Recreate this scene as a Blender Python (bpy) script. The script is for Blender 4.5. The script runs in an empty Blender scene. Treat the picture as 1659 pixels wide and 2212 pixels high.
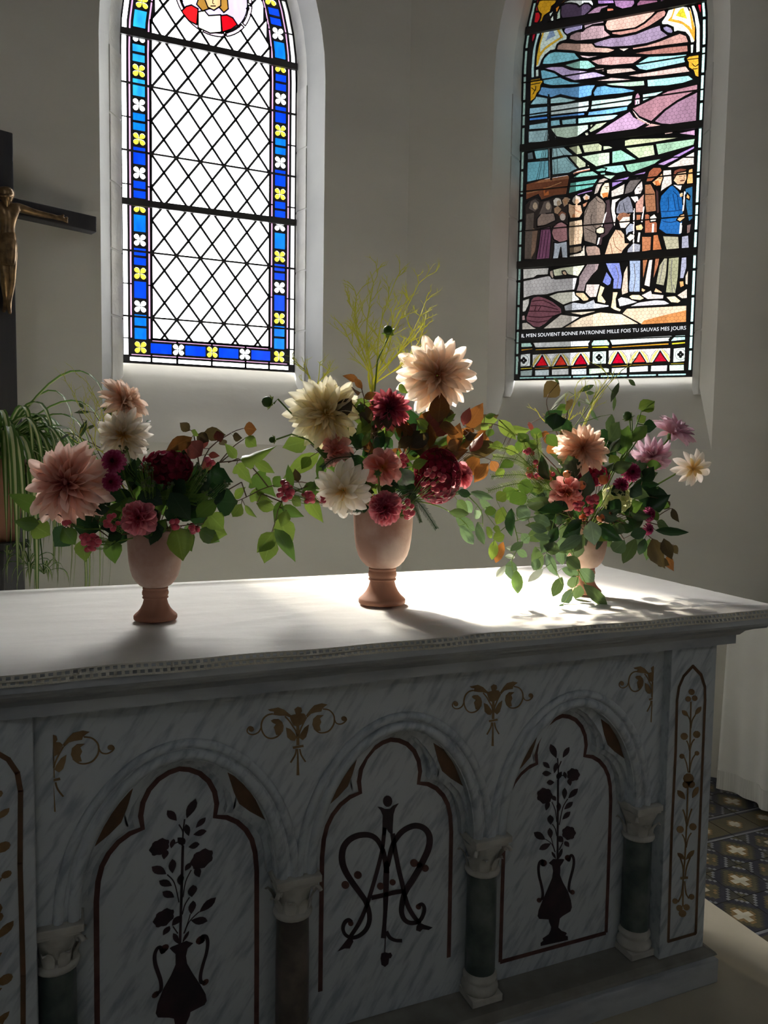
import bpy, bmesh, math, random
import numpy as np
from mathutils import Vector, Matrix
from mathutils.geometry import delaunay_2d_cdt, tessellate_polygon

random.seed(7)
scene = bpy.context.scene
COL = scene.collection
R = math.radians

# ------------------------------------------------------------------ camera
CAM = Vector((0.0, 0.0, 1.5))
CR = Matrix(((0.9225715, -0.0129022, 0.3856104),       # columns: right, down, forward
             (-0.3855026, -0.0717454, 0.9199132),
             (0.0157969, -0.9973395, -0.0711641)))
FPX, CX, CY = 1661.0, 829.5, 1106.0
cam_d = bpy.data.cameras.new('camera')
cam = bpy.data.objects.new('camera', cam_d)
COL.objects.link(cam)
cam_d.sensor_fit = 'HORIZONTAL'
cam_d.sensor_width = 36.0
cam_d.lens = 36.0 * FPX / 1659.0
cam_d.clip_start = 0.05
rgt, dwn, fwd = (Vector((CR[0][i], CR[1][i], CR[2][i])) for i in range(3))
m = Matrix((rgt, -dwn, -fwd)).transposed().to_4x4()
m.translation = CAM
cam.matrix_world = m
scene.camera = cam

# ------------------------------------------------------------------ sky, sun, exposure
SKY = 5.6
EXPO = 1.68
world = bpy.data.worlds.new('sky')
scene.world = world
world.use_nodes = True
bg = world.node_tree.nodes['Background']
bg.inputs['Color'].default_value = (0.97, 0.985, 1.0, 1)
bg.inputs['Strength'].default_value = SKY
sun_d = bpy.data.lights.new('sun', 'SUN')
sun_d.energy = 14.0
sun_d.angle = R(6.0)
sun_d.color = (1.0, 0.9, 0.72)
sun = bpy.data.objects.new('sun', sun_d)
COL.objects.link(sun)
sun.rotation_euler = Vector((0.16, -1.0, -0.95)).to_track_quat('-Z', 'Y').to_euler()
fill_sun_d = bpy.data.lights.new('sun_fill', 'SUN')              # second, wide sun added to brighten the altar cloth
fill_sun_d.energy = 7.5
fill_sun_d.angle = R(52)
fill_sun_d.color = (1.0, 0.96, 0.88)
fill_sun = bpy.data.objects.new('sun_fill', fill_sun_d)
COL.objects.link(fill_sun)
fill_sun.rotation_euler = sun.rotation_euler
scene.view_settings.view_transform = 'Standard'
scene.view_settings.look = 'None'
scene.view_settings.gamma = 1.0
scene.view_settings.use_curve_mapping = False
scene.view_settings.exposure = EXPO
scene.cycles.max_bounces = 8
scene.cycles.diffuse_bounces = 5
scene.cycles.transparent_max_bounces = 16
scene.cycles.sample_clamp_indirect = 6.0
scene.cycles.caustics_reflective = False
scene.cycles.caustics_refractive = False

# ------------------------------------------------------------------ helpers
def ray(px, py):
    return rgt * ((px - CX) / FPX) + dwn * ((py - CY) / FPX) + fwd
def onY(px, py, Y):
    d = ray(px, py)
    return CAM + d * ((Y - CAM.y) / d.y)
def onZ(px, py, Z):
    d = ray(px, py)
    return CAM + d * ((Z - CAM.z) / d.z)
def pxm(P):                                   # pixels per metre at a point
    return FPX / ((P - CAM).dot(fwd))
def cdir(r, u, f):                            # right / up / towards the camera -> world direction
    return (rgt * r - dwn * u - fwd * f).normalized()
def lin(c):
    return tuple(((v / 255) / 12.92 if v / 255 <= 0.04045 else ((v / 255 + 0.055) / 1.055) ** 2.4) for v in c)
def empty(name, loc=(0, 0, 0), parent=None):
    o = bpy.data.objects.new(name, None)
    COL.objects.link(o)
    o.location = loc
    o.empty_display_size = 0.05
    if parent: o.parent = parent
    return o
def tag(o, label=None, cat=None, group=None, kind=None):
    if label: o['label'] = label
    if cat: o['category'] = cat
    if group: o['group'] = group
    if kind: o['kind'] = kind
    return o
def link(name, me, parent=None):
    o = bpy.data.objects.new(name, me)
    COL.objects.link(o)
    if parent:
        o.parent = parent
        if parent.location.length > 0 or parent.parent:
            o.matrix_parent_inverse = world_of(parent).inverted()
    return o
def world_of(o):
    mw = o.matrix_basis.copy()
    if o.parent: mw = world_of(o.parent) @ o.matrix_parent_inverse @ mw
    return mw

class MB:
    def __init__(self):
        self.v, self.f, self.mi, self.uv = [], [], [], None
    def face(self, pts, mi=0):
        n = len(self.v)
        self.v += [tuple(p) for p in pts]
        self.f.append(tuple(range(n, n + len(pts)))); self.mi.append(mi)
    def box(self, a, b, mi=0):
        x0, y0, z0 = a; x1, y1, z1 = b
        n = len(self.v)
        self.v += [(x0,y0,z0),(x1,y0,z0),(x1,y1,z0),(x0,y1,z0),(x0,y0,z1),(x1,y0,z1),(x1,y1,z1),(x0,y1,z1)]
        for q in ((0,3,2,1),(4,5,6,7),(0,1,5,4),(1,2,6,5),(2,3,7,6),(3,0,4,7)):
            self.f.append(tuple(n + i for i in q)); self.mi.append(mi)
        return self
    def grid(self, rows, mi=0, closed=False):          # rows of points -> quads
        n = len(self.v); w = len(rows[0])
        for r in rows: self.v += [tuple(p) for p in r]
        for i in range(len(rows) - 1):
            for j in range(w if closed else w - 1):
                k = (j + 1) % w
                self.f.append((n + i*w + j, n + i*w + k, n + (i+1)*w + k, n + (i+1)*w + j)); self.mi.append(mi)
        return self
    def cap(self, pts, mi=0):
        self.face(pts, mi); return self
    def lathe(self, prof, c, seg=24, mi=0, wob=None):  # prof: (r, z)
        rows = []
        for r, z in prof:
            rows.append([(c[0] + r * math.cos(2*math.pi*j/seg), c[1] + r * math.sin(2*math.pi*j/seg), c[2] + z) for j in range(seg)])
        return self.grid(rows, mi, True)
    def tube(self, pts, rad, seg=6, mi=0, capped=True):
        pts = [Vector(p) for p in pts]
        if not isinstance(rad, (list, tuple)): rad = [rad] * len(pts)
        rows = []; up = None
        for i, p in enumerate(pts):
            t = (pts[min(i+1, len(pts)-1)] - pts[max(i-1, 0)])
            if t.length < 1e-9: t = Vector((0, 0, 1))
            t.normalize()
            if up is None:
                up = t.cross(Vector((0, 0, 1)) if abs(t.z) < .9 else Vector((1, 0, 0))).normalized()
            else:
                up = (up - t * up.dot(t))
                up = up.normalized() if up.length > 1e-6 else t.orthogonal().normalized()
            b = t.cross(up)
            rows.append([p + (up * math.cos(2*math.pi*j/seg) + b * math.sin(2*math.pi*j/seg)) * rad[i] for j in range(seg)])
        self.grid(rows, mi, True)
        if capped:
            self.face(rows[0][::-1], mi); self.face(rows[-1], mi)
        return self
    def prism(self, poly, fn, d0, d1, mi=0):           # poly in 2D; fn(a,b,d) -> 3D; extruded d0..d1
        tri = tessellate_polygon([[Vector((a, b, 0)) for a, b in poly]])
        n = len(self.v); k = len(poly)
        self.v += [tuple(fn(a, b, d1)) for a, b in poly] + [tuple(fn(a, b, d0)) for a, b in poly]
        for t in tri:
            self.f.append(tuple(n + i for i in t)); self.mi.append(mi)
        for i in range(k):
            j = (i + 1) % k
            self.f.append((n + i, n + j, n + k + j, n + k + i)); self.mi.append(mi)
        return self
    def mesh(self, name, mats, smooth=False):
        me = bpy.data.meshes.new(name)
        me.from_pydata(self.v, [], self.f)
        for mt in (mats if isinstance(mats, (list, tuple)) else [mats]): me.materials.append(mt)
        me.polygons.foreach_set('material_index', self.mi)
        if smooth: me.polygons.foreach_set('use_smooth', [True] * len(self.f))
        me.update()
        bm = bmesh.new(); bm.from_mesh(me)
        bmesh.ops.remove_doubles(bm, verts=bm.verts, dist=1e-6)
        bmesh.ops.recalc_face_normals(bm, faces=bm.faces)
        bm.to_mesh(me); bm.free()
        return me
    def build(self, name, mats, parent=None, smooth=False, kind=None):
        o = link(name, self.mesh(name, mats, smooth), parent)
        if kind: o['kind'] = kind
        return o

def bevel(o, w=0.003, seg=2):
    b = o.modifiers.new('bevel', 'BEVEL'); b.width = w; b.segments = seg; b.limit_method = 'ANGLE'; b.angle_limit = R(35)
    return o

# ------------------------------------------------------------------ materials
def newmat(name):
    mt = bpy.data.materials.new(name); mt.use_nodes = True
    nt = mt.node_tree; nt.nodes.clear()
    out = nt.nodes.new('ShaderNodeOutputMaterial')
    return mt, nt, out
def pbr(name, c, rough=0.6, c2=None, scale=8.0, bump=0.0, bscale=None, metal=0.0, detail=4.0, stretch=None, lo=0.35, hi=0.65, spec=0.5, rot=None):
    mt, nt, out = newmat(name)
    b = nt.nodes.new('ShaderNodeBsdfPrincipled')
    nt.links.new(b.outputs[0], out.inputs[0])
    b.inputs['Base Color'].default_value = (*c, 1)
    b.inputs['Roughness'].default_value = rough
    b.inputs['Metallic'].default_value = metal
    b.inputs['Specular IOR Level'].default_value = spec
    if c2 or bump:
        tc = nt.nodes.new('ShaderNodeTexCoord'); mp = nt.nodes.new('ShaderNodeMapping')
        nt.links.new(tc.outputs['Object'], mp.inputs[0])
        if stretch: mp.inputs['Scale'].default_value = stretch
        if rot:
            mp.vector_type = 'TEXTURE'; mp.inputs['Rotation'].default_value = rot; mp.inputs['Scale'].default_value = tuple(1/v for v in stretch)
    if c2:
        nz = nt.nodes.new('ShaderNodeTexNoise'); nz.inputs['Scale'].default_value = scale; nz.inputs['Detail'].default_value = detail
        nt.links.new(mp.outputs[0], nz.inputs['Vector'])
        cr = nt.nodes.new('ShaderNodeValToRGB')
        cr.color_ramp.elements[0].position = lo; cr.color_ramp.elements[0].color = (*c, 1)
        cr.color_ramp.elements[1].position = hi; cr.color_ramp.elements[1].color = (*c2, 1)
        nt.links.new(nz.outputs[0], cr.inputs[0]); nt.links.new(cr.outputs[0], b.inputs['Base Color'])
    if bump:
        n2 = nt.nodes.new('ShaderNodeTexNoise'); n2.inputs['Scale'].default_value = bscale or scale * 3; n2.inputs['Detail'].default_value = 5
        nt.links.new(mp.outputs[0], n2.inputs['Vector'])
        bp = nt.nodes.new('ShaderNodeBump'); bp.inputs['Strength'].default_value = bump; bp.inputs['Distance'].default_value = 0.01
        nt.links.new(n2.outputs[0], bp.inputs['Height']); nt.links.new(bp.outputs[0], b.inputs['Normal'])
    return mt
def leafmat(name, base, tip, trans=0.4, rough=0.5, tcol=None, noise=0.0, vein=0.0):
    """thin plant tissue: diffuse + translucent, colour runs along the UV length"""
    mt, nt, out = newmat(name)
    uv = nt.nodes.new('ShaderNodeUVMap')
    sp = nt.nodes.new('ShaderNodeSeparateXYZ'); nt.links.new(uv.outputs[0], sp.inputs[0])
    cr = nt.nodes.new('ShaderNodeValToRGB')
    cr.color_ramp.elements[0].position = 0.05; cr.color_ramp.elements[0].color = (*base, 1)
    cr.color_ramp.elements[1].position = 0.75; cr.color_ramp.elements[1].color = (*tip, 1)
    src = sp.outputs[1]
    if noise:
        oi = nt.nodes.new('ShaderNodeObjectInfo')
        tc = nt.nodes.new('ShaderNodeTexCoord'); nz = nt.nodes.new('ShaderNodeTexNoise'); nz.inputs['Scale'].default_value = 25
        ad = nt.nodes.new('ShaderNodeVectorMath'); nt.links.new(tc.outputs['Object'], ad.inputs[0]); nt.links.new(oi.outputs['Location'], ad.inputs[1])
        nt.links.new(ad.outputs[0], nz.inputs['Vector'])
        ma = nt.nodes.new('ShaderNodeMath'); ma.operation = 'MULTIPLY_ADD'; nt.links.new(nz.outputs[0], ma.inputs[0]); ma.inputs[1].default_value = noise
        nt.links.new(src, ma.inputs[2])
        m2 = nt.nodes.new('ShaderNodeMath'); m2.operation = 'SUBTRACT'; nt.links.new(ma.outputs[0], m2.inputs[0]); m2.inputs[1].default_value = noise * .5
        src = m2.outputs[0]
    nt.links.new(src, cr.inputs[0])
    b = nt.nodes.new('ShaderNodeBsdfPrincipled'); b.inputs['Roughness'].default_value = rough; b.inputs['Specular IOR Level'].default_value = 0.35
    t = nt.nodes.new('ShaderNodeBsdfTranslucent')
    colr = cr.outputs[0]; tc_ = None
    if tcol:
        rg = nt.nodes.new('ShaderNodeRGB'); rg.outputs[0].default_value = (*tcol, 1); tc_ = rg.outputs[0]
    if vein:
        def mth(op, a, b_=None, c_=None):
            n = nt.nodes.new('ShaderNodeMath'); n.operation = op
            for i, v in enumerate((a, b_, c_)):
                if v is None: continue
                if isinstance(v, (int, float)): n.inputs[i].default_value = v
                else: nt.links.new(v, n.inputs[i])
            return n.outputs[0]
        du = mth('ABSOLUTE', mth('SUBTRACT', sp.outputs[0], .5))
        mid = mth('LESS_THAN', du, .035)
        side = mth('LESS_THAN', mth('FRACT', mth('SUBTRACT', mth('MULTIPLY', sp.outputs[1], 7.0), mth('MULTIPLY', du, 3.0))), .10)
        fac = mth('MINIMUM', mth('ADD', mid, mth('MULTIPLY', side, .45)), 1.0)
        fac = mth('MULTIPLY', fac, vein)
        def lighten(src, k):
            mx_ = nt.nodes.new('ShaderNodeMixRGB'); mx_.inputs[2].default_value = (*k, 1)
            nt.links.new(fac, mx_.inputs[0]); nt.links.new(src, mx_.inputs[1]); return mx_.outputs[0]
        vc = tuple(min(1, v*1.9 + .02) for v in base)
        colr = lighten(colr, vc)
        if tc_: tc_ = lighten(tc_, tuple(v*.6 for v in tcol))
    nt.links.new(colr, b.inputs['Base Color'])
    nt.links.new(tc_ or colr, t.inputs[0])
    mx = nt.nodes.new('ShaderNodeMixShader'); mx.inputs[0].default_value = trans
    nt.links.new(b.outputs[0], mx.inputs[1]); nt.links.new(t.outputs[0], mx.inputs[2]); nt.links.new(mx.outputs[0], out.inputs[0])
    return mt
def glassmat(name, tint, vary=0.0, streak=(9, 9, 3)):
    """stained glass: what lies outside shows through, filtered by the tint"""
    mt, nt, out = newmat(name)
    t = nt.nodes.new('ShaderNodeBsdfTransparent')
    t.inputs[0].default_value = (*tint, 1)
    if vary:
        tc = nt.nodes.new('ShaderNodeTexCoord'); mp = nt.nodes.new('ShaderNodeMapping'); mp.inputs['Scale'].default_value = streak
        nz = nt.nodes.new('ShaderNodeTexNoise'); nz.inputs['Scale'].default_value = 3.0; nz.inputs['Detail'].default_value = 6
        nt.links.new(tc.outputs['Object'], mp.inputs[0]); nt.links.new(mp.outputs[0], nz.inputs['Vector'])
        cr = nt.nodes.new('ShaderNodeValToRGB')
        cr.color_ramp.elements[0].position = 0.3; cr.color_ramp.elements[0].color = (*[c * (1 - vary) for c in tint], 1)
        cr.color_ramp.elements[1].position = 0.7; cr.color_ramp.elements[1].color = (*[min(1, c * (1 + vary)) for c in tint], 1)
        nt.links.new(nz.outputs[0], cr.inputs[0]); nt.links.new(cr.outputs[0], t.inputs[0])
    g = nt.nodes.new('ShaderNodeBsdfGlossy'); g.inputs['Roughness'].default_value = 0.15; g.inputs[0].default_value = (.5, .5, .5, 1)
    mx = nt.nodes.new('ShaderNodeMixShader'); mx.inputs[0].default_value = 0.03
    nt.links.new(t.outputs[0], mx.inputs[1]); nt.links.new(g.outputs[0], mx.inputs[2]); nt.links.new(mx.outputs[0], out.inputs[0])
    return mt
_gl = {}
def tint(c, vary=0.18):                       # seen colour (sRGB) -> tint of glass in front of the sky
    k = (tuple(c), vary)
    if k not in _gl:
        _gl[k] = glassmat('stained_glass', tuple(min(1.0, v / (SKY * 2**EXPO) * 1.95) for v in lin(c)), vary)
    return _gl[k]

M = {}
M['plaster'] = pbr('white_plaster', (.71, .69, .625), .9, (.65, .63, .575), 1.3, .12, 14, stretch=(1, 1, 2))
M['reveal'] = pbr('window_reveal_plaster', (.31, .31, .295), .9, (.27, .27, .26), 3, .12, 18)  # wall plaster coloured darker, to dim the over-bright jambs of the first window
M['stone'] = pbr('pale_stone_block', (.60, .59, .55), .85, (.5, .49, .46), 9, .25, 40)
M['lead'] = pbr('lead_came', (.03, .03, .034), .55)
M['iron'] = pbr('iron_bar', (.028, .026, .026), .6)
M['marble'] = pbr('white_marble', (.34, .38, .43), .38, (.56, .60, .62), 9.0, 0, detail=10, stretch=(6.0, 6.0, 1.3), rot=(0, R(34), 0), lo=.32, hi=.52)
M['marble2'] = pbr('grey_veined_marble', (.36, .385, .42), .4, (.54, .565, .58), 4, 0, detail=8, stretch=(1, 3, 3), lo=.35, hi=.55)
M['base_stone'] = pbr('ledge_stone', (.30, .29, .25), .6, (.22, .21, .18), 12, .05)
M['cap_stone'] = pbr('carved_white_marble', (.62, .60, .54), .6, (.45, .43, .38), 14, .15, 60)
M['green_marble'] = pbr('green_marble', (.07, .095, .085), .35, (.20, .22, .20), 14, detail=9, lo=.4, hi=.75)
M['brown_marble'] = pbr('brown_marble', (.10, .085, .07), .4, (.21, .17, .14), 16, detail=9, lo=.4, hi=.7)
M['inlay_dark'] = pbr('dark_inlay', (.022, .016, .02), .5, (.05, .025, .03), 18)
M['inlay_red'] = pbr('red_brown_inlay', (.075, .028, .024), .5, (.13, .06, .045), 30)
M['inlay_gold'] = pbr('gilt_inlay', (.20, .115, .045), .5, (.28, .18, .08), 25)
M['inlay_brown'] = pbr('brown_inlay', (.15, .075, .035), .5, (.10, .06, .03), 25)
M['cloth'] = pbr('white_linen', (.80, .79, .76), .85, (.77, .76, .73), 4, .30, 5, stretch=(1.5, 3.6, 1))
M['lace'] = pbr('lace', (.72, .69, .60), .9, (.62, .59, .5), 60, .2, 300)
M['terracotta'] = pbr('pale_terracotta', (.36, .20, .145), .75, (.56, .42, .35), 9, .15, 60, detail=7, lo=.4, hi=.68)
M['terracotta_foot'] = pbr('terracotta_foot', (.30, .125, .07), .7, (.36, .17, .105), 10, .1, 60)
M['floor_stone'] = pbr('beige_stone', (.62, .56, .43), .6, (.50, .45, .34), 3, .05, 30)
M['floor'] = pbr('floor_grout', (.22, .21, .19), .7, (.17, .16, .14), 6)
M['ceiling'] = pbr('dark_timber_ceiling', (.10, .08, .06), .8)
M['nave'] = pbr('old_stone_wall', (.13, .135, .14), .9)
M['wood'] = pbr('dark_wood', (.022, .022, .028), .5, (.03, .028, .03), 10, .1, 40, stretch=(4, 4, .5))
M['bronze'] = pbr('bronze', (.30, .19, .09), .33, (.12, .075, .04), 30, .05, 60, metal=.75)
M['render'] = pbr('buttress_render', (.90, .93, .96), .9)
M['wire'] = pbr('wire', (.10, .10, .10), .6)

# ------------------------------------------------------------------ the apse: three facets, floor, nave
A44 = R(44)
class Frame:
    def __init__(s, O, e, n): s.O, s.e, s.n = Vector(O), Vector(e), Vector(n)
    def __call__(s, u, z, w=0.0): return Vector((s.O.x + s.e.x*u + s.n.x*w, s.O.y + s.e.y*u + s.n.y*w, z))
    def px(s, x, y, w):
        d = ray(x, y); o = s.O + s.n * w; o.z = 0
        t = (o - CAM).dot(s.n) / d.dot(s.n)
        P = CAM + d * t
        return ((P - s.O).dot(s.e), P.z)
WALL_Y = 4.05
FC = Frame((0, WALL_Y, 0), (1, 0, 0), (0, 1, 0))
KX = 1.8134
FR = Frame((KX, WALL_Y, 0), (math.cos(A44), -math.sin(A44), 0), (math.sin(A44), math.cos(A44), 0))
LX = -0.262
SIDE = 2.075
HT = 6.2
ZF = -0.10

def outline(u0, u1, zb, zs, rise, n=10):
    """lancet outline from bottom left, over the arch, to bottom right"""
    c = (u0 + u1) / 2; h = (u1 - u0) / 2
    Rr = (rise*rise + h*h) / (2*h)
    pts = [(u0, zb + (zs - zb) * i / 6) for i in range(6)]
    a1 = math.asin(min(1, rise / Rr))
    for i in range(n + 1):
        a = a1 * i / n
        pts.append((u0 + Rr - Rr*math.cos(a), zs + Rr*math.sin(a)))
    right = [(2*c - u, z) for u, z in pts[:-1]][::-1]
    return pts + right

def wall_with_window(name, F, ua, ub, ol):
    mb = MB()
    u0, u1, zb = ol[0][0], ol[-1][0], ol[0][1]
    mb.face([F(ua, ZF - .05), F(u0, ZF - .05), F(u0, HT), F(ua, HT)])
    mb.face([F(u1, ZF - .05), F(ub, ZF - .05), F(ub, HT), F(u1, HT)])
    mb.face([F(u0, ZF - .05), F(u1, ZF - .05), F(u1, zb), F(u0, zb)])
    for a, b in zip(ol, ol[1:]):
        if abs(b[0] - a[0]) > 1e-6:
            mb.face([F(a[0], a[1]), F(b[0], b[1]), F(b[0], HT), F(a[0], HT)])
    # outer skin so that no daylight leaks in
    o = mb.build(name, M['plaster']); o['kind'] = 'structure'
    return o

W1_OUT = outline(0.187, 1.320, 1.557, 3.50, 1.12)
W1_IN = outline(0.244, 1.276, 1.92, 3.58, 1.06)
W1_GL = outline(0.302, 1.250, 1.985, 3.62, 1.02)
W2_OUT = outline(0.480, 1.630, 1.562, 3.55, 1.15)
W2_IN = outline(0.538, 1.562, 1.90, 3.62, 1.09)
W2_GL = outline(0.564, 1.531, 1.958, 3.70, 1.04)
GW = 0.30

wall_with_window('wall_back', FC, LX, KX, W1_OUT)
wall_with_window('wall_right', FR, 0, SIDE, W2_OUT)
mb = MB()
FL = Frame((LX, WALL_Y, 0), (-math.cos(A44), -math.sin(A44), 0), (-math.sin(A44), math.cos(A44), 0))
mb.face([FL(0, ZF - .05), FL(SIDE, ZF - .05), FL(SIDE, HT), FL(0, HT)])
mb.build('wall_left', M['plaster'])['kind'] = 'structure'
PL, PR = FL(SIDE, 0), FR(SIDE, 0)
YB = -5.0
# choir side walls, each with two unseen windows added to light the altar front
ADDED_WIN = [(-3.9, -2.7), (-1.6, -0.4)]
def side_wall(name, X):
    mb = MB(); z0, z1 = 2.2, 4.6
    ys = [YB] + [y for w in ADDED_WIN for y in w] + [PL.y]
    for i in range(len(ys) - 1):
        if i % 2 == 0:
            mb.face([(X, ys[i], ZF - .05), (X, ys[i+1], ZF - .05), (X, ys[i+1], HT), (X, ys[i], HT)])
        else:
            mb.face([(X, ys[i], ZF - .05), (X, ys[i+1], ZF - .05), (X, ys[i+1], z0), (X, ys[i], z0)])
            mb.face([(X, ys[i], z1), (X, ys[i+1], z1), (X, ys[i+1], HT), (X, ys[i], HT)])
    mb.build(name, M['nave'])['kind'] = 'structure'
side_wall('wall_choir_left', PL.x)
side_wall('wall_choir_right', PR.x)
MB().box((PL.x - .2, YB - .2, ZF - .05), (PR.x + .2, YB, HT)).build('wall_front', M['nave'])['kind'] = 'structure'
mb = MB()
mb.face([(-3, YB - .3, HT), (5, YB - .3, HT), (5, 6, HT), (-3, 6, HT)])
mb.build('ceiling', M['ceiling'])['kind'] = 'structure'
mb = MB()
mb.face([(-3, YB - .3, ZF - .012), (5, YB - .3, ZF - .012), (5, 6, ZF - .012), (-3, 6, ZF - .012)])
mb.build('floor', M['floor'])['kind'] = 'structure'
mb = MB().box((-.60, YB, ZF - .04), (2.031, 2.75, 0))
bevel(mb.build('floor_platform', M['floor_stone']), .006)['kind'] = 'structure'

# glass in the added side windows
for i, X in enumerate((PL.x, PR.x)):
    for j, (y0, y1) in enumerate(ADDED_WIN):
        s = -1 if i == 0 else 1
        w = MB().box((X + s*.05, y0, 2.2), (X + s*.056, y1, 4.6)).build('window_%d' % (3 + i*2 + j), glassmat('added_window_glass', (.02, .025, .034)))
        w['kind'] = 'structure'

def reveal(idx, F, out, inn, gl):
    """splayed plaster jambs, sloping sill, stone blocks and rebate round the glass"""
    root = empty('window_%d' % idx, F(out[0][0], out[0][1])); root['kind'] = 'structure'
    mb = MB()
    rows = [[F(u, z, 0.0) for u, z in out], [F(u, z, 0.19) for u, z in inn]]
    mb.grid(rows)
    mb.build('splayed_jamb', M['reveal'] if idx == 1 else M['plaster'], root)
    mb = MB()
    mb.face([F(out[0][0], out[0][1], 0), F(out[-1][0], out[-1][1], 0), F(inn[-1][0], gl[-1][1] - .005, GW + .02), F(inn[0][0], gl[0][1] - .005, GW + .02)])
    mb.face([F(out[0][0], out[0][1], 0), F(inn[0][0], inn[0][1], .19), F(inn[0][0], gl[0][1] - .005, GW + .02)])
    mb.face([F(out[-1][0], out[-1][1], 0), F(inn[-1][0], inn[-1][1], .19), F(inn[-1][0], gl[-1][1] - .005, GW + .02)])
    mb.build('window_sill', M['plaster'], root)
    # stone blocks: between the splay and the glass, joint by joint
    k = len(inn)
    i = 0
    zs = [inn[0][1] - .05 + .335 * q for q in range(6)]
    for side in (0, 1):
        sgn = 1 if side == 0 else -1
        ui = inn[0][0] if side == 0 else inn[-1][0]
        ug = gl[0][0] if side == 0 else gl[-1][0]
        for a, b in zip(zs, zs[1:]):
            b = min(b, gl[6][1])
            if b - a < .05: continue
            bb = MB()
            poly = [(ui - sgn*.02, .185), (ui + sgn*.004, .185), (ug + sgn*.003, GW - .035), (ug + sgn*.003, GW + .02), (ui - sgn*.02, GW + .02)]
            ring0 = [F(u, a + .005, w) for u, w in poly]; ring1 = [F(u, b - .005, w) for u, w in poly]
            bb.grid([ring0, ring1], closed=True); bb.face(ring0); bb.face(ring1)
            bevel(bb.build('stone_block', M['stone'], root), .003)
    # backing of the joints and the arch stones
    mb = MB()
    inn2 = [(u + (-.0 if j < k/2 else .0), z) for j, (u, z) in enumerate(inn)]
    rows = [[F(u, z, 0.19) for u, z in inn], [F(u, z, GW - .03) for u, z in gl], [F(u, z, GW + .03) for u, z in gl]]
    mb.grid(rows)
    mb.build('reveal_stone', M['stone'], root)
    mb = MB()                                   # outer masonry that closes the wall thickness
    big = [(u + (-.5 if j < k/2 else .5), z + (.5 if z > gl[0][1] + .1 else -.6)) for j, (u, z) in enumerate(gl)]
    mb.grid([[F(u, z, GW + .03) for u, z in gl], [F(u, z, GW + .03) for u, z in big]])
    mb.face([F(gl[0][0], gl[0][1], GW + .03), F(gl[-1][0], gl[-1][1], GW + .03), F(big[-1][0], big[-1][1], GW + .03), F(big[0][0], big[0][1], GW + .03)])
    mb.build('outer_masonry', M['stone'], root)
    return root
WIN1 = reveal(1, FC, W1_OUT, W1_IN, W1_GL)
WIN2 = reveal(2, FR, W2_OUT, W2_IN, W2_GL)
WIN1['label'] = 'arched window with clear diamond panes and blue, yellow and white flower border'
WIN2['label'] = 'arched stained-glass window with procession of barefoot fishermen and an inscription'

# daylight portals (they only guide the sampling of the sky)
def portal(F, gl, name):
    u0, u1 = gl[0][0], gl[-1][0]; z0, z1 = gl[0][1], max(z for u, z in gl)
    d = bpy.data.lights.new(name, 'AREA'); d.shape = 'RECTANGLE'; d.size = u1 - u0 + .1; d.size_y = z1 - z0 + .1
    d.cycles.is_portal = True
    o = bpy.data.objects.new(name, d); COL.objects.link(o)
    o.location = F((u0 + u1)/2, (z0 + z1)/2, GW + .06)
    o.rotation_euler = (-F.n).to_track_quat('-Z', 'Y').to_euler()
portal(FC, W1_GL, 'portal'); portal(FR, W2_GL, 'portal')
for s, X in ((1, PL.x), (-1, PR.x)):
    for y0, y1 in ADDED_WIN:
        d = bpy.data.lights.new('portal', 'AREA'); d.shape = 'RECTANGLE'; d.size = y1 - y0; d.size_y = 2.4; d.cycles.is_portal = True
        o = bpy.data.objects.new('portal', d); COL.objects.link(o)
        o.location = (X - s*.12, (y0 + y1)/2, 3.4)
        o.rotation_euler = Vector((s, 0, 0)).to_track_quat('-Z', 'Y').to_euler()

# ------------------------------------------------------------------ the altar
AX = 0.745                                     # middle of the altar
PILX = (1.549, 1.713); PY = 1.62; SPY = 1.65; PANY = 1.715
BAY = 0.5125
COLX = [AX + BAY * (k - 1.5) for k in range(4)]
ARCX = [AX + BAY * (k - 1) for k in range(3)]
altar = empty('altar', (AX, 1.9, 0))
tag(altar, 'white marble altar with three arched inlaid panels and small columns', 'altar')
X0, X1 = 2*AX - PILX[1], PILX[1]
YBK = 2.20
# plinth
mb = MB()
mb.box((X0 - .022, 1.576, 0), (X1 + .018, YBK + .02, .071))
bevel(mb.build('plinth', M['marble2'], altar), .004)
mb = MB()
lo_, hi_ = .071, .086
def ringz(o, z): return [(X0 - o, PY - o, z), (X1 + o, PY - o, z), (X1 + o, YBK, z), (X0 - o, YBK, z)]
mb.grid([ringz(.028, .0712), ringz(.024, .078), ringz(.006, .086)], closed=True); mb.face(ringz(.006, .086))
mb.build('ledge', M['base_stone'], altar)
MB().box((X0 + .01, PANY, .086), (X1 - .01, YBK - .02, .995)).build('core', M['marble'], altar)
# mensa with its cornice
prof = [(-.02, .992), (.034, .992), (.034, 1.016), (.040, 1.018), (.050, 1.030), (.070, 1.040), (.088, 1.044), (.090, 1.050), (.104, 1.056), (.122, 1.060), (.125, 1.068), (.135, 1.070), (.135, 1.099), (.130, 1.103)]
def ring(o, z): return [(X0 - o, PY - o, z), (X1 + o, PY - o, z), (X1 + o, YBK + o, z), (X0 - o, YBK + o, z)]
mb = MB().grid([ring(o, z) for o, z in prof], closed=True)
mb.face(ring(*prof[0])); mb.face(ring(*prof[-1]))
mensa = mb.build('mensa', M['marble2'], altar)
# pilasters
PIL = []
for s in (0, 1):
    a, b = (PILX if s else (2*AX - PILX[1], 2*AX - PILX[0]))
    mb = MB().box((a, PY, .0855), (b, 1.80, .992))
    PIL.append(bevel(mb.build('pilaster', M['marble'], altar), .002))

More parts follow.
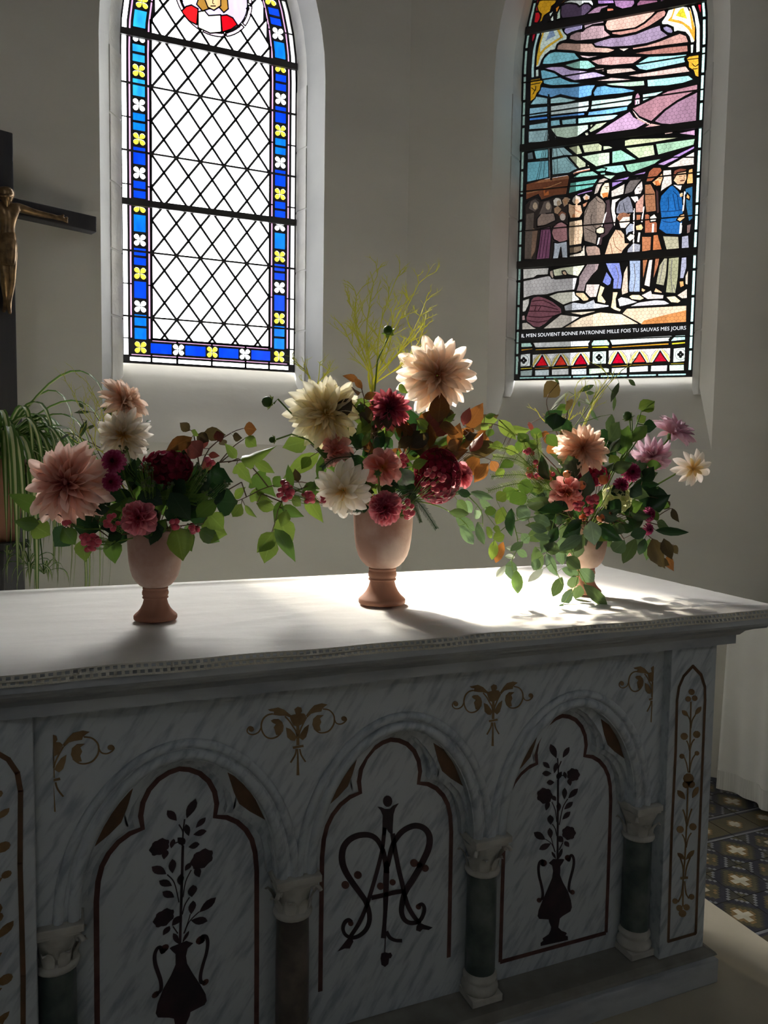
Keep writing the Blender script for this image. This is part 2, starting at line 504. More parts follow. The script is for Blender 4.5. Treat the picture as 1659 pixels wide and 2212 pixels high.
# arches
AA, AB, AZ = .208, .300, .535
def ell(t, a=AA, b=AB): return (a*math.cos(t), AZ + b*math.sin(t)*(1 + .02*math.sin(t)**6))
N = 28
def arch_pts(a=AA, b=AB): return [ell(math.pi*i/N, a, b) for i in range(N + 1)]       # right to left
# spandrel wall
mb = MB()
xl, xr = 2*AX - PILX[0], PILX[0]
top = .992
for c in ARCX:
    ap = arch_pts()
    L, Rr = (xl if c == ARCX[0] else c - BAY/2), (xr if c == ARCX[2] else c + BAY/2)
    for (a0, z0), (a1, z1) in zip(ap, ap[1:]):
        mb.face([(c + a0, SPY, z0), (c + a1, SPY, z1), (c + a1, SPY, top), (c + a0, SPY, top)])
    mb.face([(c + AA, SPY, AZ), (Rr, SPY, AZ), (Rr, SPY, top), (c + AA, SPY, top)])
    mb.face([(c - AA, SPY, AZ), (L, SPY, AZ), (L, SPY, top), (c - AA, SPY, top)])
    # soffit of the arch
    mb.grid([[(c + a, SPY, z) for a, z in ap], [(c + a, PANY, z) for a, z in ap]])
    mb.face([(c + AA, SPY, AZ), (Rr, SPY, AZ), (Rr, PANY, AZ), (c + AA, PANY, AZ)])
    mb.face([(c - AA, SPY, AZ), (L, SPY, AZ), (L, PANY, AZ), (c - AA, PANY, AZ)])
for X in (xl, xr):
    mb.face([(X, SPY, AZ), (X, PANY, AZ), (X, PANY, top), (X, SPY, top)])
spandrel = mb.build('spandrel_wall', M['marble'], altar)

# trefoil edge (right half, from the apex down), local to the arch centre
LOBE = [(0, .800), (.022, .795), (.045, .783), (.065, .762), (.078, .735), (.083, .706), (.079, .677), (.106, .670), (.130, .655), (.150, .633), (.164, .607), (.172, .575), (.176, .53)]
def off(pts, d):
    res = []
    for i, p in enumerate(pts):
        a = Vector(pts[max(i-1, 0)]); b = Vector(pts[min(i+1, len(pts)-1)])
        t = (b - a).normalized(); n = Vector((-t.y, t.x)) * -1
        n = Vector((t.y, -t.x)) if False else Vector((-t.y, t.x))
        res.append((p[0] + n.x*d, p[1] + n.y*d))
    return res
def trefoil(d):
    h = off(LOBE, d)
    h[0] = (0, LOBE[0][1] + d*1.15)
    k = 6
    h[k] = (LOBE[k][0] + d*.95, LOBE[k][1] + d*.75)
    h = [(max(0, min(x, AA)), z) for x, z in h]
    return h
PANELS = []
for i, c in enumerate(ARCX):
    panel = MB().box((c - BAY/2 + .001, PANY - .003, .0865), (c + BAY/2 - .001, PANY + .01, .90)).build('arch_panel', M['marble'], altar)
    PANELS.append(panel)
    # tracery plate between the arch and the trefoil, in two steps
    for d, y0, nm in ((.020, 1.690, 'tracery'), (.034, 1.674, 'tracery_moulding')):
        h = trefoil(d)
        mb = MB()
        for s in (1, -1):
            ap = [ell(math.pi/2 - (math.pi/2)*j/(len(h)-1)) for j in range(len(h))]
            ap = [(a*1.005, z + .002) for a, z in ap]
            h2 = [(min(x, a), min(z, zz)) for (x, z), (a, zz) in zip(h, ap)]
            mb.grid([[(c + s*x, y0, z) for x, z in h2], [(c + s*a, y0, z) for a, z in ap]])
            mb.grid([[(c + s*x, y0, z) for x, z in h2], [(c + s*x, PANY, z) for x, z in h2]])
        mb.build(nm, M['marble'], altar)
    # brown spandrel triangles
    for s in (1, -1):
        poly = [(.100, .792), (.128, .772), (.158, .732), (.186, .668), (.150, .694), (.126, .716), (.114, .745)]
        MB().prism([(c + s*a, z) for a, z in poly], lambda a, b, d: (a, d, b), 1.680, 1.6725).build('inlay_triangle', M['inlay_brown'], panel)
    # roll mouldings
    for a, b, r, y in ((.2225, .314, .0125, 1.652), (.2515, .338, .0105, 1.650)):
        pts = [(c + a, y, AZ - .005)] + [(c + x, y, z) for x, z in arch_pts(a, b)] + [(c - a, y, AZ - .005)]
        pts = [p for p in pts if xl + .001 <= p[0] <= xr - .001]
        if len(pts) > 3:
            MB().tube(pts, r, 8).build('arch_roll', M['marble'], altar, smooth=True)

# columns
for k, cx in enumerate(COLX):
    cy = 1.685
    col = empty('column', (cx, cy, .086), altar)
    col.matrix_parent_inverse = world_of(altar).inverted()
    bevel(MB().box((cx - .045, cy - .045, .0862), (cx + .045, cy + .04, .106)).build('column_block', M['cap_stone'], col), .002)
    MB().lathe([(.0, .106), (.046, .106), (.049, .113), (.049, .120), (.046, .127), (.041, .131), (.041, .136), (.045, .141), (.045, .148), (.042, .153), (.0405, .160)], (cx, cy, 0), 24).build('column_base', M['cap_stone'], col, True)
    shaft = [M['green_marble'], M['brown_marble'], M['green_marble'], M['green_marble']][k]
    MB().lathe([(.0395, .158), (.0395, .30), (.038, .428)], (cx, cy, 0), 24).build('shaft', shaft, col, True)
    MB().lathe([(.038, .424), (.045, .427), (.047, .432), (.045, .438), (.037, .441), (.035, .45), (.037, .465), (.043, .485), (.052, .505), (.052, .512)], (cx, cy, 0), 20).build('capital', M['cap_stone'], col, True)
    mb = MB()                                 # leaves and corner volutes of the capital
    for q in range(8):
        a = 2*math.pi*q/8 + math.pi/8
        d = Vector((math.cos(a), math.sin(a), 0)); s_ = Vector((-d.y, d.x, 0))
        c0 = Vector((cx, cy, 0))
        rows = []
        for t, rr, w in ((.442, .038, .012), (.462, .041, .014), (.478, .049, .012), (.486, .058, .007), (.482, .062, .003)):
            rows.append([c0 + d*rr - s_*w + Vector((0, 0, t)), c0 + d*(rr + .005) + Vector((0, 0, t)), c0 + d*rr + s_*w + Vector((0, 0, t))])
        mb.grid(rows)
    mb.build('capital_leaf', M['cap_stone'], col, True)
    for sx in (-1, 1):
        for sy in (-1, 1):
            mb = MB()
            c0 = Vector((cx + sx*.044, cy + sy*.044, .496))
            d = Vector((sx, sy, 0)).normalized()
            pts = []
            for j in range(13):
                a = j/12*4.2; r = .013*(1 - j/14)
                pts.append(c0 + d*(r*math.cos(a) - .002) + Vector((0, 0, r*math.sin(a))))
            mb.tube(pts, [.0055*(1 - j/22) for j in range(13)], 6)
            mb.build('volute', M['cap_stone'], col, True)
    mb = MB().box((cx - .047, cy - .05, .509), (cx + .047, PANY + .002, .5185)).box((cx - .054, cy - .057, .5185), (cx + .054, PANY + .002, .535))
    bevel(mb.build('abacus', M['cap_stone'], col), .002)

# ---- inlay drawing: traced shapes laid a millimetre proud of the marble
def smooth_path(pts, n=4):
    P = [Vector((p[0], p[1])) for p in pts]
    if len(P) < 3: return [tuple(p) for p in P]
    o = []
    for i in range(len(P) - 1):
        p0 = P[max(i-1, 0)]; p1 = P[i]; p2 = P[i+1]; p3 = P[min(i+2, len(P)-1)]
        for j in range(n):
            t = j/n
            o.append(tuple(.5*((2*p1) + (p2 - p0)*t + (2*p0 - 5*p1 + 4*p2 - p3)*t*t + (3*p1 - p0 - 3*p2 + p3)*t*t*t)))
    o.append(tuple(P[-1]))
    return o
def leaf_poly(a, b, w, n=5):
    a = Vector(a); b = Vector(b); t = b - a; nn = Vector((-t.y, t.x)).normalized()*w/2
    up = [a + t*(i/n) + nn*math.sin(math.pi*(i/n)**.85) for i in range(n + 1)]
    dn = [a + t*(i/n) - nn*math.sin(math.pi*(i/n)**.85) for i in range(n - 1, 0, -1)]
    return [tuple(p) for p in up + dn]
def blob(c, r, n=10, w=0.0, k=5, ry=None):
    ry = ry or r
    return [(c[0] + r*(1 + w*math.cos(k*2*math.pi*i/n*1.0))*math.cos(2*math.pi*i/n), c[1] + ry*(1 + w*math.cos(k*2*math.pi*i/n))*math.sin(2*math.pi*i/n)) for i in range(n)]
def stroke_poly(pts, w, n=4, w1=None):
    p = smooth_path(pts, n); L = []; Rr = []
    for i, q in enumerate(p):
        a = Vector(p[max(i-1, 0)]); b = Vector(p[min(i+1, len(p)-1)])
        t = (b - a).normalized() if (b - a).length > 1e-9 else Vector((1, 0)); nn = Vector((-t.y, t.x))
        if isinstance(w, (list, tuple)):
            f = i/(len(p)-1)*(len(w)-1); k = min(int(f), len(w)-2); ww = w[k] + (w[k+1]-w[k])*(f-k)
        else: ww = w
        L.append(tuple(Vector(q) + nn*ww/2)); Rr.append(tuple(Vector(q) - nn*ww/2))
    return L, Rr
class Inlay:
    """crop pixel -> point on a marble plane, kept relative to a centre so that the motif can be repeated or mirrored"""
    def __init__(s, x0, y0, sc, Y, cx): s.a = (x0, y0, sc, Y, cx)
    def loc(s, p):
        x0, y0, sc, Y, cx = s.a
        q = onY(x0 + p[0]/sc, y0 + p[1]/sc, Y)
        return (q.x - cx, q.z)
    def put(s, kind, data, name, mat, parent, cx, mirror=False, keep=0, th=.0012):
        Y = s.a[3]; sg = -1 if mirror else 1
        fn = lambda a, b, d: (cx + a, d, b)
        def T(pts):
            r = []
            for p in pts:
                u, z = s.loc(p); u *= sg
                if keep > 0: u = max(u, 0)
                if keep < 0: u = min(u, 0)
                r.append((u, z))
            return r
        mb = MB()
        for k, *a in ([(kind, *data)] if kind != 'multi' else data):
            if k == 'poly': mb.prism(T(a[0]), fn, Y + .004, Y - th)
            elif k == 'stroke':
                L, Rr = stroke_poly(a[0], a[1]); L = T(L); Rr = T(Rr)
                n = len(mb.v)
                mb.grid([[(cx + u, Y - th, z) for u, z in L], [(cx + u, Y - th, z) for u, z in Rr]])
                mb.grid([[(cx + u, Y - th, z) for u, z in L], [(cx + u, Y + .003, z) for u, z in L]])
                mb.grid([[(cx + u, Y - th, z) for u, z in Rr], [(cx + u, Y + .003, z) for u, z in Rr]])
        me = mb.mesh(name, mat)
        if len(me.polygons) == 0 or max((v.co.x for v in me.vertices), default=0) - min((v.co.x for v in me.vertices), default=0) < 1e-4: return
        return link(name, me, parent)
PF = PANY - .003
# the trefoil line inlay of each panel
for i, c in enumerate(ARCX):
    zb = (.05, .19, .138)[i]
    half = LOBE + [(.177, .30), (.177, zb)]
    path = [(-x, z) for x, z in half[::-1]] + half[1:]
    w = .0115; 
    L, Rr = [], []
    for j, q in enumerate(path):
        a = Vector(path[max(j-1, 0)]); b = Vector(path[min(j+1, len(path)-1)]); t = (b - a).normalized(); n = Vector((-t.y, t.x))
        L.append(Vector(q) + n*w/2); Rr.append(Vector(q) - n*w/2)
    mb = MB().grid([[(c + p.x, PF - .001, p.y) for p in L], [(c + p.x, PF - .001, p.y) for p in Rr]])
    if i == 2: mb.box((c - .177, PF - .001, zb - .006), (c + .177, PF + .002, zb + .005))
    mb.build('inlay_line', M['inlay_red'], PANELS[i])

# rose vase (traced from one panel, mirrored on the other)
V = Inlay(1120, 1580, 4.61, PF, 1.2575)
VASE = [(300,1310),(330,1285),(345,1270),(440,1270),(455,1275),(435,1310),(415,1340),(412,1430),(440,1500),(490,1590),(520,1680),(530,1750),(515,1790),(440,1835),(410,1860),(400,1920),(395,1950),(430,1985),(470,2000),(480,2010),(465,2030),(490,2040),(490,2075),(220,2135),(220,2105),(245,2085),(240,2060),(300,2020),(320,1980),(325,1950),(305,1900),(300,1870),(205,1865),(190,1840),(200,1780),(240,1680),(290,1570),(335,1460),(345,1390),(335,1335)]
VLEAF = [((245,305),(310,365),48),((235,420),(325,415),52),((380,310),(355,415),40),((280,510),(355,505),52),((460,560),(455,675),50),((590,568),(495,665),55),((540,700),(455,775),48),((515,798),(437,875),48),((152,1005),(265,1075),72),((310,960),(320,1065),52),((205,1175),(320,1115),58),((400,705),(400,795),45),((380,470),(430,400),48),((318,125),(375,265),66),((505,155),(440,260),48),((315,830),(320,925),64),((330,1195),(372,1270),26),((435,1165),(395,1270),32),((500,470),(515,540),44),((300,690),(272,785),48),((335,640),(372,690),44),((460,1095),(502,1148),48),((388,1045),(445,1100),62),((455,400),(470,470),36)]
VROSE = [((545,430),62),((260,640),76),((500,1010),66)]
VST = [([(388,265),(395,380),(393,490)],10),([(425,295),(398,360),(395,420)],8),([(393,480),(390,900),(388,1275)],17),([(330,700),(365,780),(380,900)],7),([(335,920),(365,970),(380,1040)],8),([(490,670),(440,760),(405,930)],7),([(265,1070),(330,1120),(362,1200)],7),([(325,1060),(340,1120),(365,1200)],6),([(450,440),(420,440),(395,480)],8),([(440,1105),(405,1180)],7)]
VH = [([(262,1330),(230,1325),(245,1285),(212,1300),(198,1360),(205,1440),(225,1520),(240,1600),(235,1660),(205,1682)],24),([(478,1262),(500,1285),(515,1240),(535,1235),(550,1280),(545,1350),(525,1430),(505,1510),(502,1580),(530,1602)],24)]
for pi, mir in ((2, False), (0, True)):
    c = ARCX[pi]; pn = PANELS[pi]
    V.put('poly', (VASE,), 'inlay_vase', M['inlay_dark'], pn, c, mir)
    for a, b, w in VLEAF: V.put('poly', (leaf_poly(a, b, w),), 'inlay_leaf', M['inlay_dark'], pn, c, mir)
    for q, r in VROSE: V.put('poly', (blob(q, r, 24, .08, 7),), 'inlay_rose', M['inlay_dark'], pn, c, mir)
    V.put('multi', [('stroke', p, w) for p, w in VST], 'inlay_stem', M['inlay_dark'], pn, c, mir)
    for p, w in VH: V.put('stroke', (p, w), 'inlay_handle', M['inlay_dark'], pn, c, mir)
    for q, r in (((250,1308),32),((205,1680),24),((490,1258),30),((535,1600),24)): V.put('poly', (blob(q, r),), 'inlay_knob', M['inlay_red'], pn, c, mir)
# monogram
MO = Inlay(720, 1700, 5.396, PF, ARCX[1]); pn = PANELS[1]; c = ARCX[1]
MS = [([(575,760),(555,690),(510,615),(450,570),(370,555),(270,570),(180,620),(120,700),(100,800),(110,900),(150,1000),(220,1110),(300,1220),(370,1320),(400,1400),(420,1490),(415,1580),(380,1660),(320,1720),(250,1752),(190,1750),(140,1720),(115,1670),(115,1620),(140,1570),(180,1550),(210,1575)],[45,60,66,70,76,70,62,55,48,42,38,45,48]),
      ([(598,470),(585,600),(570,720),(540,860),(490,1050),(430,1250),(370,1430),(290,1600),(200,1740)],44),
      ([(575,720),(605,860),(622,1000)],[48,60,60]),([(705,640),(665,770),(632,920)],[60,56,50]),
      ([(620,880),(615,1100),(610,1300),(605,1450),(595,1600),(585,1760)],[62,66,58,46,44,60]),
      ([(615,1680),(655,1750),(720,1785),(800,1790)],[46,44,38,40]),([(605,1760),(600,1930)],9),
      ([(690,540),(715,720),(760,950),(800,1120),(830,1260),(870,1390),(940,1510),(1010,1590)],[55,52,50,50,54,52,46]),
      ([(690,690),(720,620),(790,530),(870,475),(960,450),(1050,475),(1110,545),(1122,640),(1100,740),(1050,850),(1000,950),(930,1070),(860,1180),(820,1270),(800,1370),(795,1460),(825,1540),(885,1580),(960,1578),(1020,1540),(1055,1460),(1058,1400),(1030,1365),(990,1385)],[50,62,66,70,74,72,70,62,56,50,44,42,40]),
      ([(440,1290),(560,1265),(700,1230),(810,1212)],52)]
for p, w in MS: MO.put('stroke', (p, w), 'inlay_letter_stroke', M['inlay_dark'], pn, c)
for poly in ([(515,230),(560,235),(600,255),(660,255),(700,215),(760,190),(720,250),(700,320),(690,480),(690,570),(640,520),(620,480),(600,560),(570,560),(575,330),(550,270)],
             [(215,1735),(232,1800),(190,1880),(130,1880),(50,1915),(110,1840),(165,1770)], [(1000,1575),(1060,1605),(1155,1635),(1110,1665),(1040,1655),(1010,1685),(965,1670),(970,1625)],
             [(560,1940),(600,1925),(640,1935),(670,1930),(685,1960),(670,1990),(650,1995),(640,2060),(600,2095),(560,2070),(550,2000)]):
    MO.put('poly', (poly,), 'inlay_terminal', M['inlay_dark'], pn, c)
MO.put('poly', (blob((632,165), 54, 14, ry=66),), 'inlay_bud', M['inlay_dark'], pn, c)
for q, r in (((285,1025),46),((140,1140),46),((940,885),46),((1070,945),42),((1000,905),36),((550,1155),42),((690,1110),36),((202,1588),32),((992,1395),32)):
    MO.put('poly', (blob(q, r, 12),), 'inlay_knob', M['inlay_red'], pn, c)
# gilt scroll ornaments on the spandrels
S = Inlay(960, 1460, 8.295, SPY, COLX[2])
SL = [('poly',[(450,190),(600,158),(690,200),(760,270),(800,300),(790,330),(720,300),(680,290),(620,290),(520,275),(540,225),(480,215)]),
      ('poly',[(490,370),(530,345),(600,345),(650,390),(670,460),(660,540),(620,590),(560,600),(545,540),(530,480),(560,430),(510,400)]),
      ('poly',[(705,485),(770,510),(830,590),(855,640),(825,700),(770,690),(720,640)])]
SR = [('poly',[(1000,290),(1060,200),(1120,130),(1230,100),(1310,120),(1270,150),(1230,190),(1220,230),(1130,245),(1070,265),(1010,330)]),
      ('poly',[(1250,290),(1160,290),(1100,350),(1085,440),(1105,510),(1160,550),(1205,540),(1190,460),(1215,400),(1195,340)]),
      ('poly',[(1035,440),(970,490),(910,590),(890,650),(940,690),(990,640),(1020,540)])]
SLs = [([(520,258),(440,280),(380,340),(350,430),(355,520),(390,600),(440,645),(500,655),(570,630),(630,570)],22),([(345,480),(310,550),(240,588),(180,580),(145,540),(155,490),(190,462),(230,480)],18),([(690,300),(755,380),(800,460),(845,540),(862,620)],22)]
SRs = [([(1240,190),(1330,210),(1390,280),(1405,360),(1390,450),(1330,540),(1250,575),(1170,565),(1105,500)],20),([(1402,350),(1430,420),(1490,440),(1550,410),(1580,360),(1550,318)],18),([(1005,320),(950,430),(905,540),(885,620)],20)]
SC = [('poly',[(830,190),(880,150),(930,165),(940,220),(920,255),(970,262),(1000,300),(960,380),(940,430),(870,470),(810,450),(780,380),(765,330),(790,285),(850,270)])]
SCs = [([(875,460),(872,620),(870,770)],42),([(795,812),(950,782)],34),([(845,830),(830,920),(760,1050)],22),([(895,830),(915,930),(975,1040)],22),([(865,830),(865,1000),(862,1255)],[18,24,40])]
for k, cx in enumerate(COLX):
    keep = 1 if k == 0 else (-1 if k == 3 else 0)
    g = M['inlay_gold']
    if k != 0:
        for a in SL: S.put(a[0], (a[1],), 'inlay_leaf', g, spandrel, cx)
        for p, w in SLs: S.put('stroke', (p, w), 'inlay_scroll', g, spandrel, cx)
        S.put('poly', (blob((205,505), 40, 10),), 'inlay_knob', g, spandrel, cx)
    if k != 3:
        for a in SR: S.put(a[0], (a[1],), 'inlay_leaf', g, spandrel, cx)
        for p, w in SRs: S.put('stroke', (p, w), 'inlay_scroll', g, spandrel, cx)
        S.put('poly', (blob((1545,352), 40, 10),), 'inlay_knob', g, spandrel, cx)
    S.put('poly', (SC[0][1],), 'inlay_flower', g, spandrel, cx, keep=keep)
    S.put('multi', [('stroke', p, w) for p, w in SCs], 'inlay_stem', g, spandrel, cx, keep=keep)
# pilaster ornament
PI = Inlay(1430, 1420, 3.458, PY, 1.631)
fr = [(228,65),(160,140),(125,220),(110,320),(100,700),(70,1300),(45,2120),(250,2060),(270,1500),(295,900),(320,320),(318,220),(290,130),(228,65)]
for k, (cx, mir) in enumerate(((2*AX - 1.631, True), (1.631, False))):
    P_ = PIL[k]; g = M['inlay_gold']
    mb = MB()
    pts = [PI.loc(p) for p in fr]
    for a, b in zip(pts, pts[1:]):
        sg = -1 if mir else 1
        A_ = Vector((a[0]*sg, a[1])); B_ = Vector((b[0]*sg, b[1])); t = (B_ - A_).normalized(); n = Vector((-t.y, t.x))*.0048
        e_ = t*.002
        mb.face([(cx + q.x, PY - .0012, q.y) for q in (A_ + n - e_, B_ + n + e_, B_ - n + e_, A_ - n - e_)])
    mb.build('inlay_line', M['inlay_brown'], P_)
    for a, b, w in (((148,395),(195,440),34),((292,368),(245,430),32),((115,992),(172,1060),44),((270,965),(225,1050),38),((115,1460),(170,1510),34),((240,1440),(178,1510),34)):
        PI.put('poly', (leaf_poly(a, b, w),), 'inlay_leaf', g, P_, cx, mir)
    for q, r in (((220,258),23),((195,310),21),((243,305),21),((165,590),27),((258,575),27),((148,738),19),((260,716),17),((197,905),40),((180,950),28),((217,948),28),((135,1285),27),((230,1265),27),((97,1820),21),((220,1788),21),((130,1872),24),((182,1866),24),((152,1912),28)):
        PI.put('poly', (blob(q, r, 10),), 'inlay_flower', g, P_, cx, mir)
    PI.put('multi', [('stroke', p, w) for p, w in (([(215,330),(212,500),(205,860)],9),([(192,970),(185,1200),(170,1500),(157,1660),(155,1860)],10),([(190,430),(208,470),(212,530)],7),([(248,430),(225,470),(215,530)],7),([(182,620),(196,650),(206,700)],7),([(242,610),(222,640),(207,700)],7),([(165,745),(182,790),(195,860)],7),([(248,725),(222,770),(203,860)],7),([(155,1135),(170,1180),(184,1260)],9),([(222,1130),(205,1180),(186,1260)],9),([(148,1320),(165,1350),(178,1420)],7),([(218,1310),(195,1350),(180,1420)],7),([(130,1480),(155,1560),(160,1650)],9),([(220,1470),(185,1560),(170,1650)],9),([(135,1650),(192,1644)],17),([(118,1828),(145,1770),(158,1670)],9),([(200,1800),(178,1760),(168,1670)],9))], 'inlay_stem', g, P_, cx, mir)

# ------------------------------------------------------------------ the altar cloth
ZT = 1.1045
cloth = empty('altar_cloth', (AX, 1.9, ZT))
tag(cloth, 'white linen altar cloth with lace edge, covering the marble altar top', 'cloth')
cloth_mb = MB()
rng = random.Random(3)
nx, ny = 150, 64
CX0, CX1 = -.40, 1.83
wr = [(rng.uniform(CX0, CX1), rng.uniform(1.5, 2.3), rng.uniform(-.35, .35), rng.uniform(.05, .25), rng.uniform(.006, .016), rng.uniform(-.0016, .0022)) for _ in range(150)]
wr = np.array(wr)
wr2 = [(1.30, 1.70, .15, .30, .012, .004), (1.45, 1.60, .35, .25, .010, .004), (1.55, 1.56, .2, .22, .010, .005), (1.2, 1.58, -.1, .2, .012, .003), (.45, 1.80, .3, .2, .016, .003), (.50, 1.95, .15, .16, .012, .0025), (1.70, 1.54, .0, .16, .012, .006), (.35, 1.62, -.4, .2, .012, .0025)]
wr = np.vstack([wr, np.array(wr2)])
def wrinkle(x, y):
    dx = x - wr[:, 0]; dy = y - wr[:, 1]
    c, s = np.cos(wr[:, 2]), np.sin(wr[:, 2])
    a = dx*c + dy*s; b = -dx*s + dy*c
    return float(np.sum(wr[:, 5]*np.exp(-(a/wr[:, 3])**2 - (b/wr[:, 4])**2)))
rows = []
for j in range(ny + 1):
    t = j/ny
    row = []
    for i in range(nx + 1):
        s = i/nx
        xr_ = 1.828 + .050*t
        x = CX0 + (xr_ - CX0)*s
        y = 1.487 + (2.338 - 1.487)*t + .004*math.sin(x*9) * (1 - t)
        z = ZT + max(-.0004, min(.0055, wrinkle(x, y)*.9 + .0003))
        if t > .985: z += .004
        row.append((x, y, z))
    rows.append(row)
cloth_mb.grid(rows)
# back hem standing up a little, right edge turned down
cloth_mb.grid([rows[-1], [(x, y + .012, z + .006) for x, y, z in rows[-1]], [(x, y + .02, z - .012) for x, y, z in rows[-1]]])
ob = cloth_mb.build('linen', M['cloth'], cloth, smooth=True)
# lace: a netted strip along the front edge, holes in two rows
mb = MB()
per = .0137
n = int((1.845 - CX0)/per)
for i in range(n):
    xa = CX0 + i*per
    def lp(f, v):
        x = xa + f*per
        y = 1.487 + .004*math.sin(x*9) - .004 - .010*v + .0015*math.sin(x*17)
        y = max(1.4795, y) if v > .5 else y
        return Vector((x, y - .0015 - .002*v, ZT + .003 - .0215*v + .001*math.sin(x*23)))
    V_ = (0, .12, .36, .46, .56, .82, 1.0)
    for a, b in ((0, 1), (2, 3), (3, 4), (5, 6)):
        mb.face([lp(0, V_[a]), lp(1, V_[a]), lp(1, V_[b]), lp(0, V_[b])])
    for (a, b, o_) in ((1, 2, 0), (4, 5, .5)):
        if o_ == 0:
            for f0, f1 in ((0, .22), (.78, 1)):
                mb.face([lp(f0, V_[a]), lp(f1, V_[a]), lp(f1, V_[b]), lp(f0, V_[b])])
        else:
            mb.face([lp(.28, V_[a]), lp(.72, V_[a]), lp(.72, V_[b]), lp(.28, V_[b])])
lace = mb.build('lace_edging', M['lace'], cloth)
sd = lace.modifiers.new('thick', 'SOLIDIFY'); sd.thickness = .0012

# ------------------------------------------------------------------ urns
def urn(px, py, label, sc=1.0, bw=.92):
    P = onZ(px, py, ZT + .006)
    root = empty('urn', P); tag(root, label, 'vase', 'terracotta urns on the altar')
    c = (P.x, P.y, P.z)
    s = sc
    foot = [(0, 0), (.0595, 0), (.061, .003), (.061, .010), (.058, .014), (.050, .021), (.042, .031), (.036, .043), (.0325, .056), (.0325, .060)]
    MB().lathe([(r*s, z*s) for r, z in foot], c, 40).build('foot', M['terracotta_foot'], root, True)
    stem = [(.0325, .060), (.036, .061), (.0365, .064), (.035, .0655), (.034, .067), (.0365, .071), (.0372, .077), (.0355, .084), (.0335, .0865), (.0355, .088), (.0355, .0915), (.033, .0935)]
    MB().lathe([(r*s, z*s) for r, z in stem], c, 36).build('stem_ring', M['terracotta_foot'], root, True)
    body = [(.033, .093), (.046, .099), (.058, .110), (.068, .125), (.075, .145), (.0795, .170), (.0822, .200), (.0835, .225), (.0845, .247), (.0865, .256), (.0860, .260), (.0830, .260), (.080, .245), (.077, .20), (.072, .15), (.06, .118), (.0, .108)]
    MB().lathe([((.033 + (r - .033)*(1 - (1 - bw)*1.6) if r > .033 else r)*s, z*s) for r, z in body], c, 40).build('bowl', M['terracotta'], root, True)
    return P, P + Vector((0, 0, .25*s))
U1, MO1 = urn(336, 1336, 'terracotta urn with the large blush dahlia, near the crucifix side', .82)
U2, MO2 = urn(825, 1302, 'terracotta urn in the middle, standing in the sunlight', 1.03)
U3, MO3 = urn(1262, 1280, 'terracotta urn half hidden by trailing eucalyptus', .80)

# ------------------------------------------------------------------ stained glass: panes cut by painter's order, leads on every joint
def poly_area(p):
    return .5*sum(p[i][0]*p[(i+1) % len(p)][1] - p[(i+1) % len(p)][0]*p[i][1] for i in range(len(p)))
def glaze(F, root, panes, base, came=.0085, w0=GW):
    """panes: list of (name, polygon(u,z), material, leaded). Later panes lie over earlier ones."""
    polys = [('lead_sheet', base, None, True)] + panes
    V, faces = [], []
    for nm, p, mt, ld in polys:
        q = [p[0]]
        for a in p[1:]:
            if (Vector(a) - Vector(q[-1])).length > 1e-4: q.append(a)
        if (Vector(q[0]) - Vector(q[-1])).length < 1e-4: q.pop()
        if poly_area(q) < 0: q = q[::-1]
        n = len(V); V += [Vector(a) for a in q]; faces.append(list(range(n, n + len(q))))
    vo, eo, fo, ov, oe, of = delaunay_2d_cdt(V, [], faces, 1, 1e-5, True)
    own = [max(ids) if ids else 0 for ids in of]
    by = {}
    for f, k in zip(fo, own): by.setdefault(k, []).append(f)
    cache = None
    for k, fs in by.items():
        nm, p, mt, ld = polys[k]
        if k == 0: continue
        mb = MB()
        for f in fs: mb.face([F(vo[i].x, vo[i].y, w0) for i in f])
        mb.build(nm, mt, root)
    # everything not glass is lead
    mb = MB()
    for f in by.get(0, []): mb.face([F(vo[i].x, vo[i].y, w0 - .001) for i in f])
    edge = {}
    for f, k in zip(fo, own):
        for i in range(3):
            a, b = f[i], f[(i+1) % 3]
            edge.setdefault((min(a, b), max(a, b)), []).append(k)
    for (a, b), ks in edge.items():
        if len(ks) == 2 and ks[0] == ks[1]: continue
        if not all(polys[k][3] for k in ks): continue
        A = vo[a]; B = vo[b]; t = B - A
        if t.length < 1e-6: continue
        cw = came if all(polys[k][0] in ('clear_pane', 'glass_pane', 'lead_sheet') for k in ks) else min(came, .0062)
        t.normalize(); n = Vector((-t.y, t.x))*cw/2; e = t*cw*.35
        q = [A + n - e, B + n + e, B - n + e, A - n - e]
        top = [F(v.x, v.y, w0 - .004) for v in q]
        mb.face(top)
        for i in (0, 2):
            j = (i + 1) % 4
            mb.face([top[i], top[j], F(q[j].x, q[j].y, w0), F(q[i].x, q[i].y, w0)])
    mb.build('lead_came', M['lead'], root)
def bar(F, root, u0, z0, u1, z1, h, w0=GW, d=.014, name='saddle_bar'):
    mb = MB()
    for s in (0,):
        P = [(u0, z0 - h/2), (u1, z1 - h/2), (u1, z1 + h/2), (u0, z0 + h/2)]
        mb.prism(P, lambda a, b, dd: F(a, b, dd), w0 - .002, w0 - .006 - d)
    return mb.build(name, M['iron'], root)
def halfw_at(gl, z):                         # half width of a lancet at height z
    c = (gl[0][0] + gl[-1][0])/2
    zs = [(q[1], c - q[0]) for q in gl[:len(gl)//2 + 1]]
    for (za, ha), (zb, hb) in zip(zs, zs[1:]):
        if za <= z <= zb: return ha + (hb - ha)*(z - za)/max(1e-9, zb - za)
    return zs[0][1] if z < zs[0][0] else 0
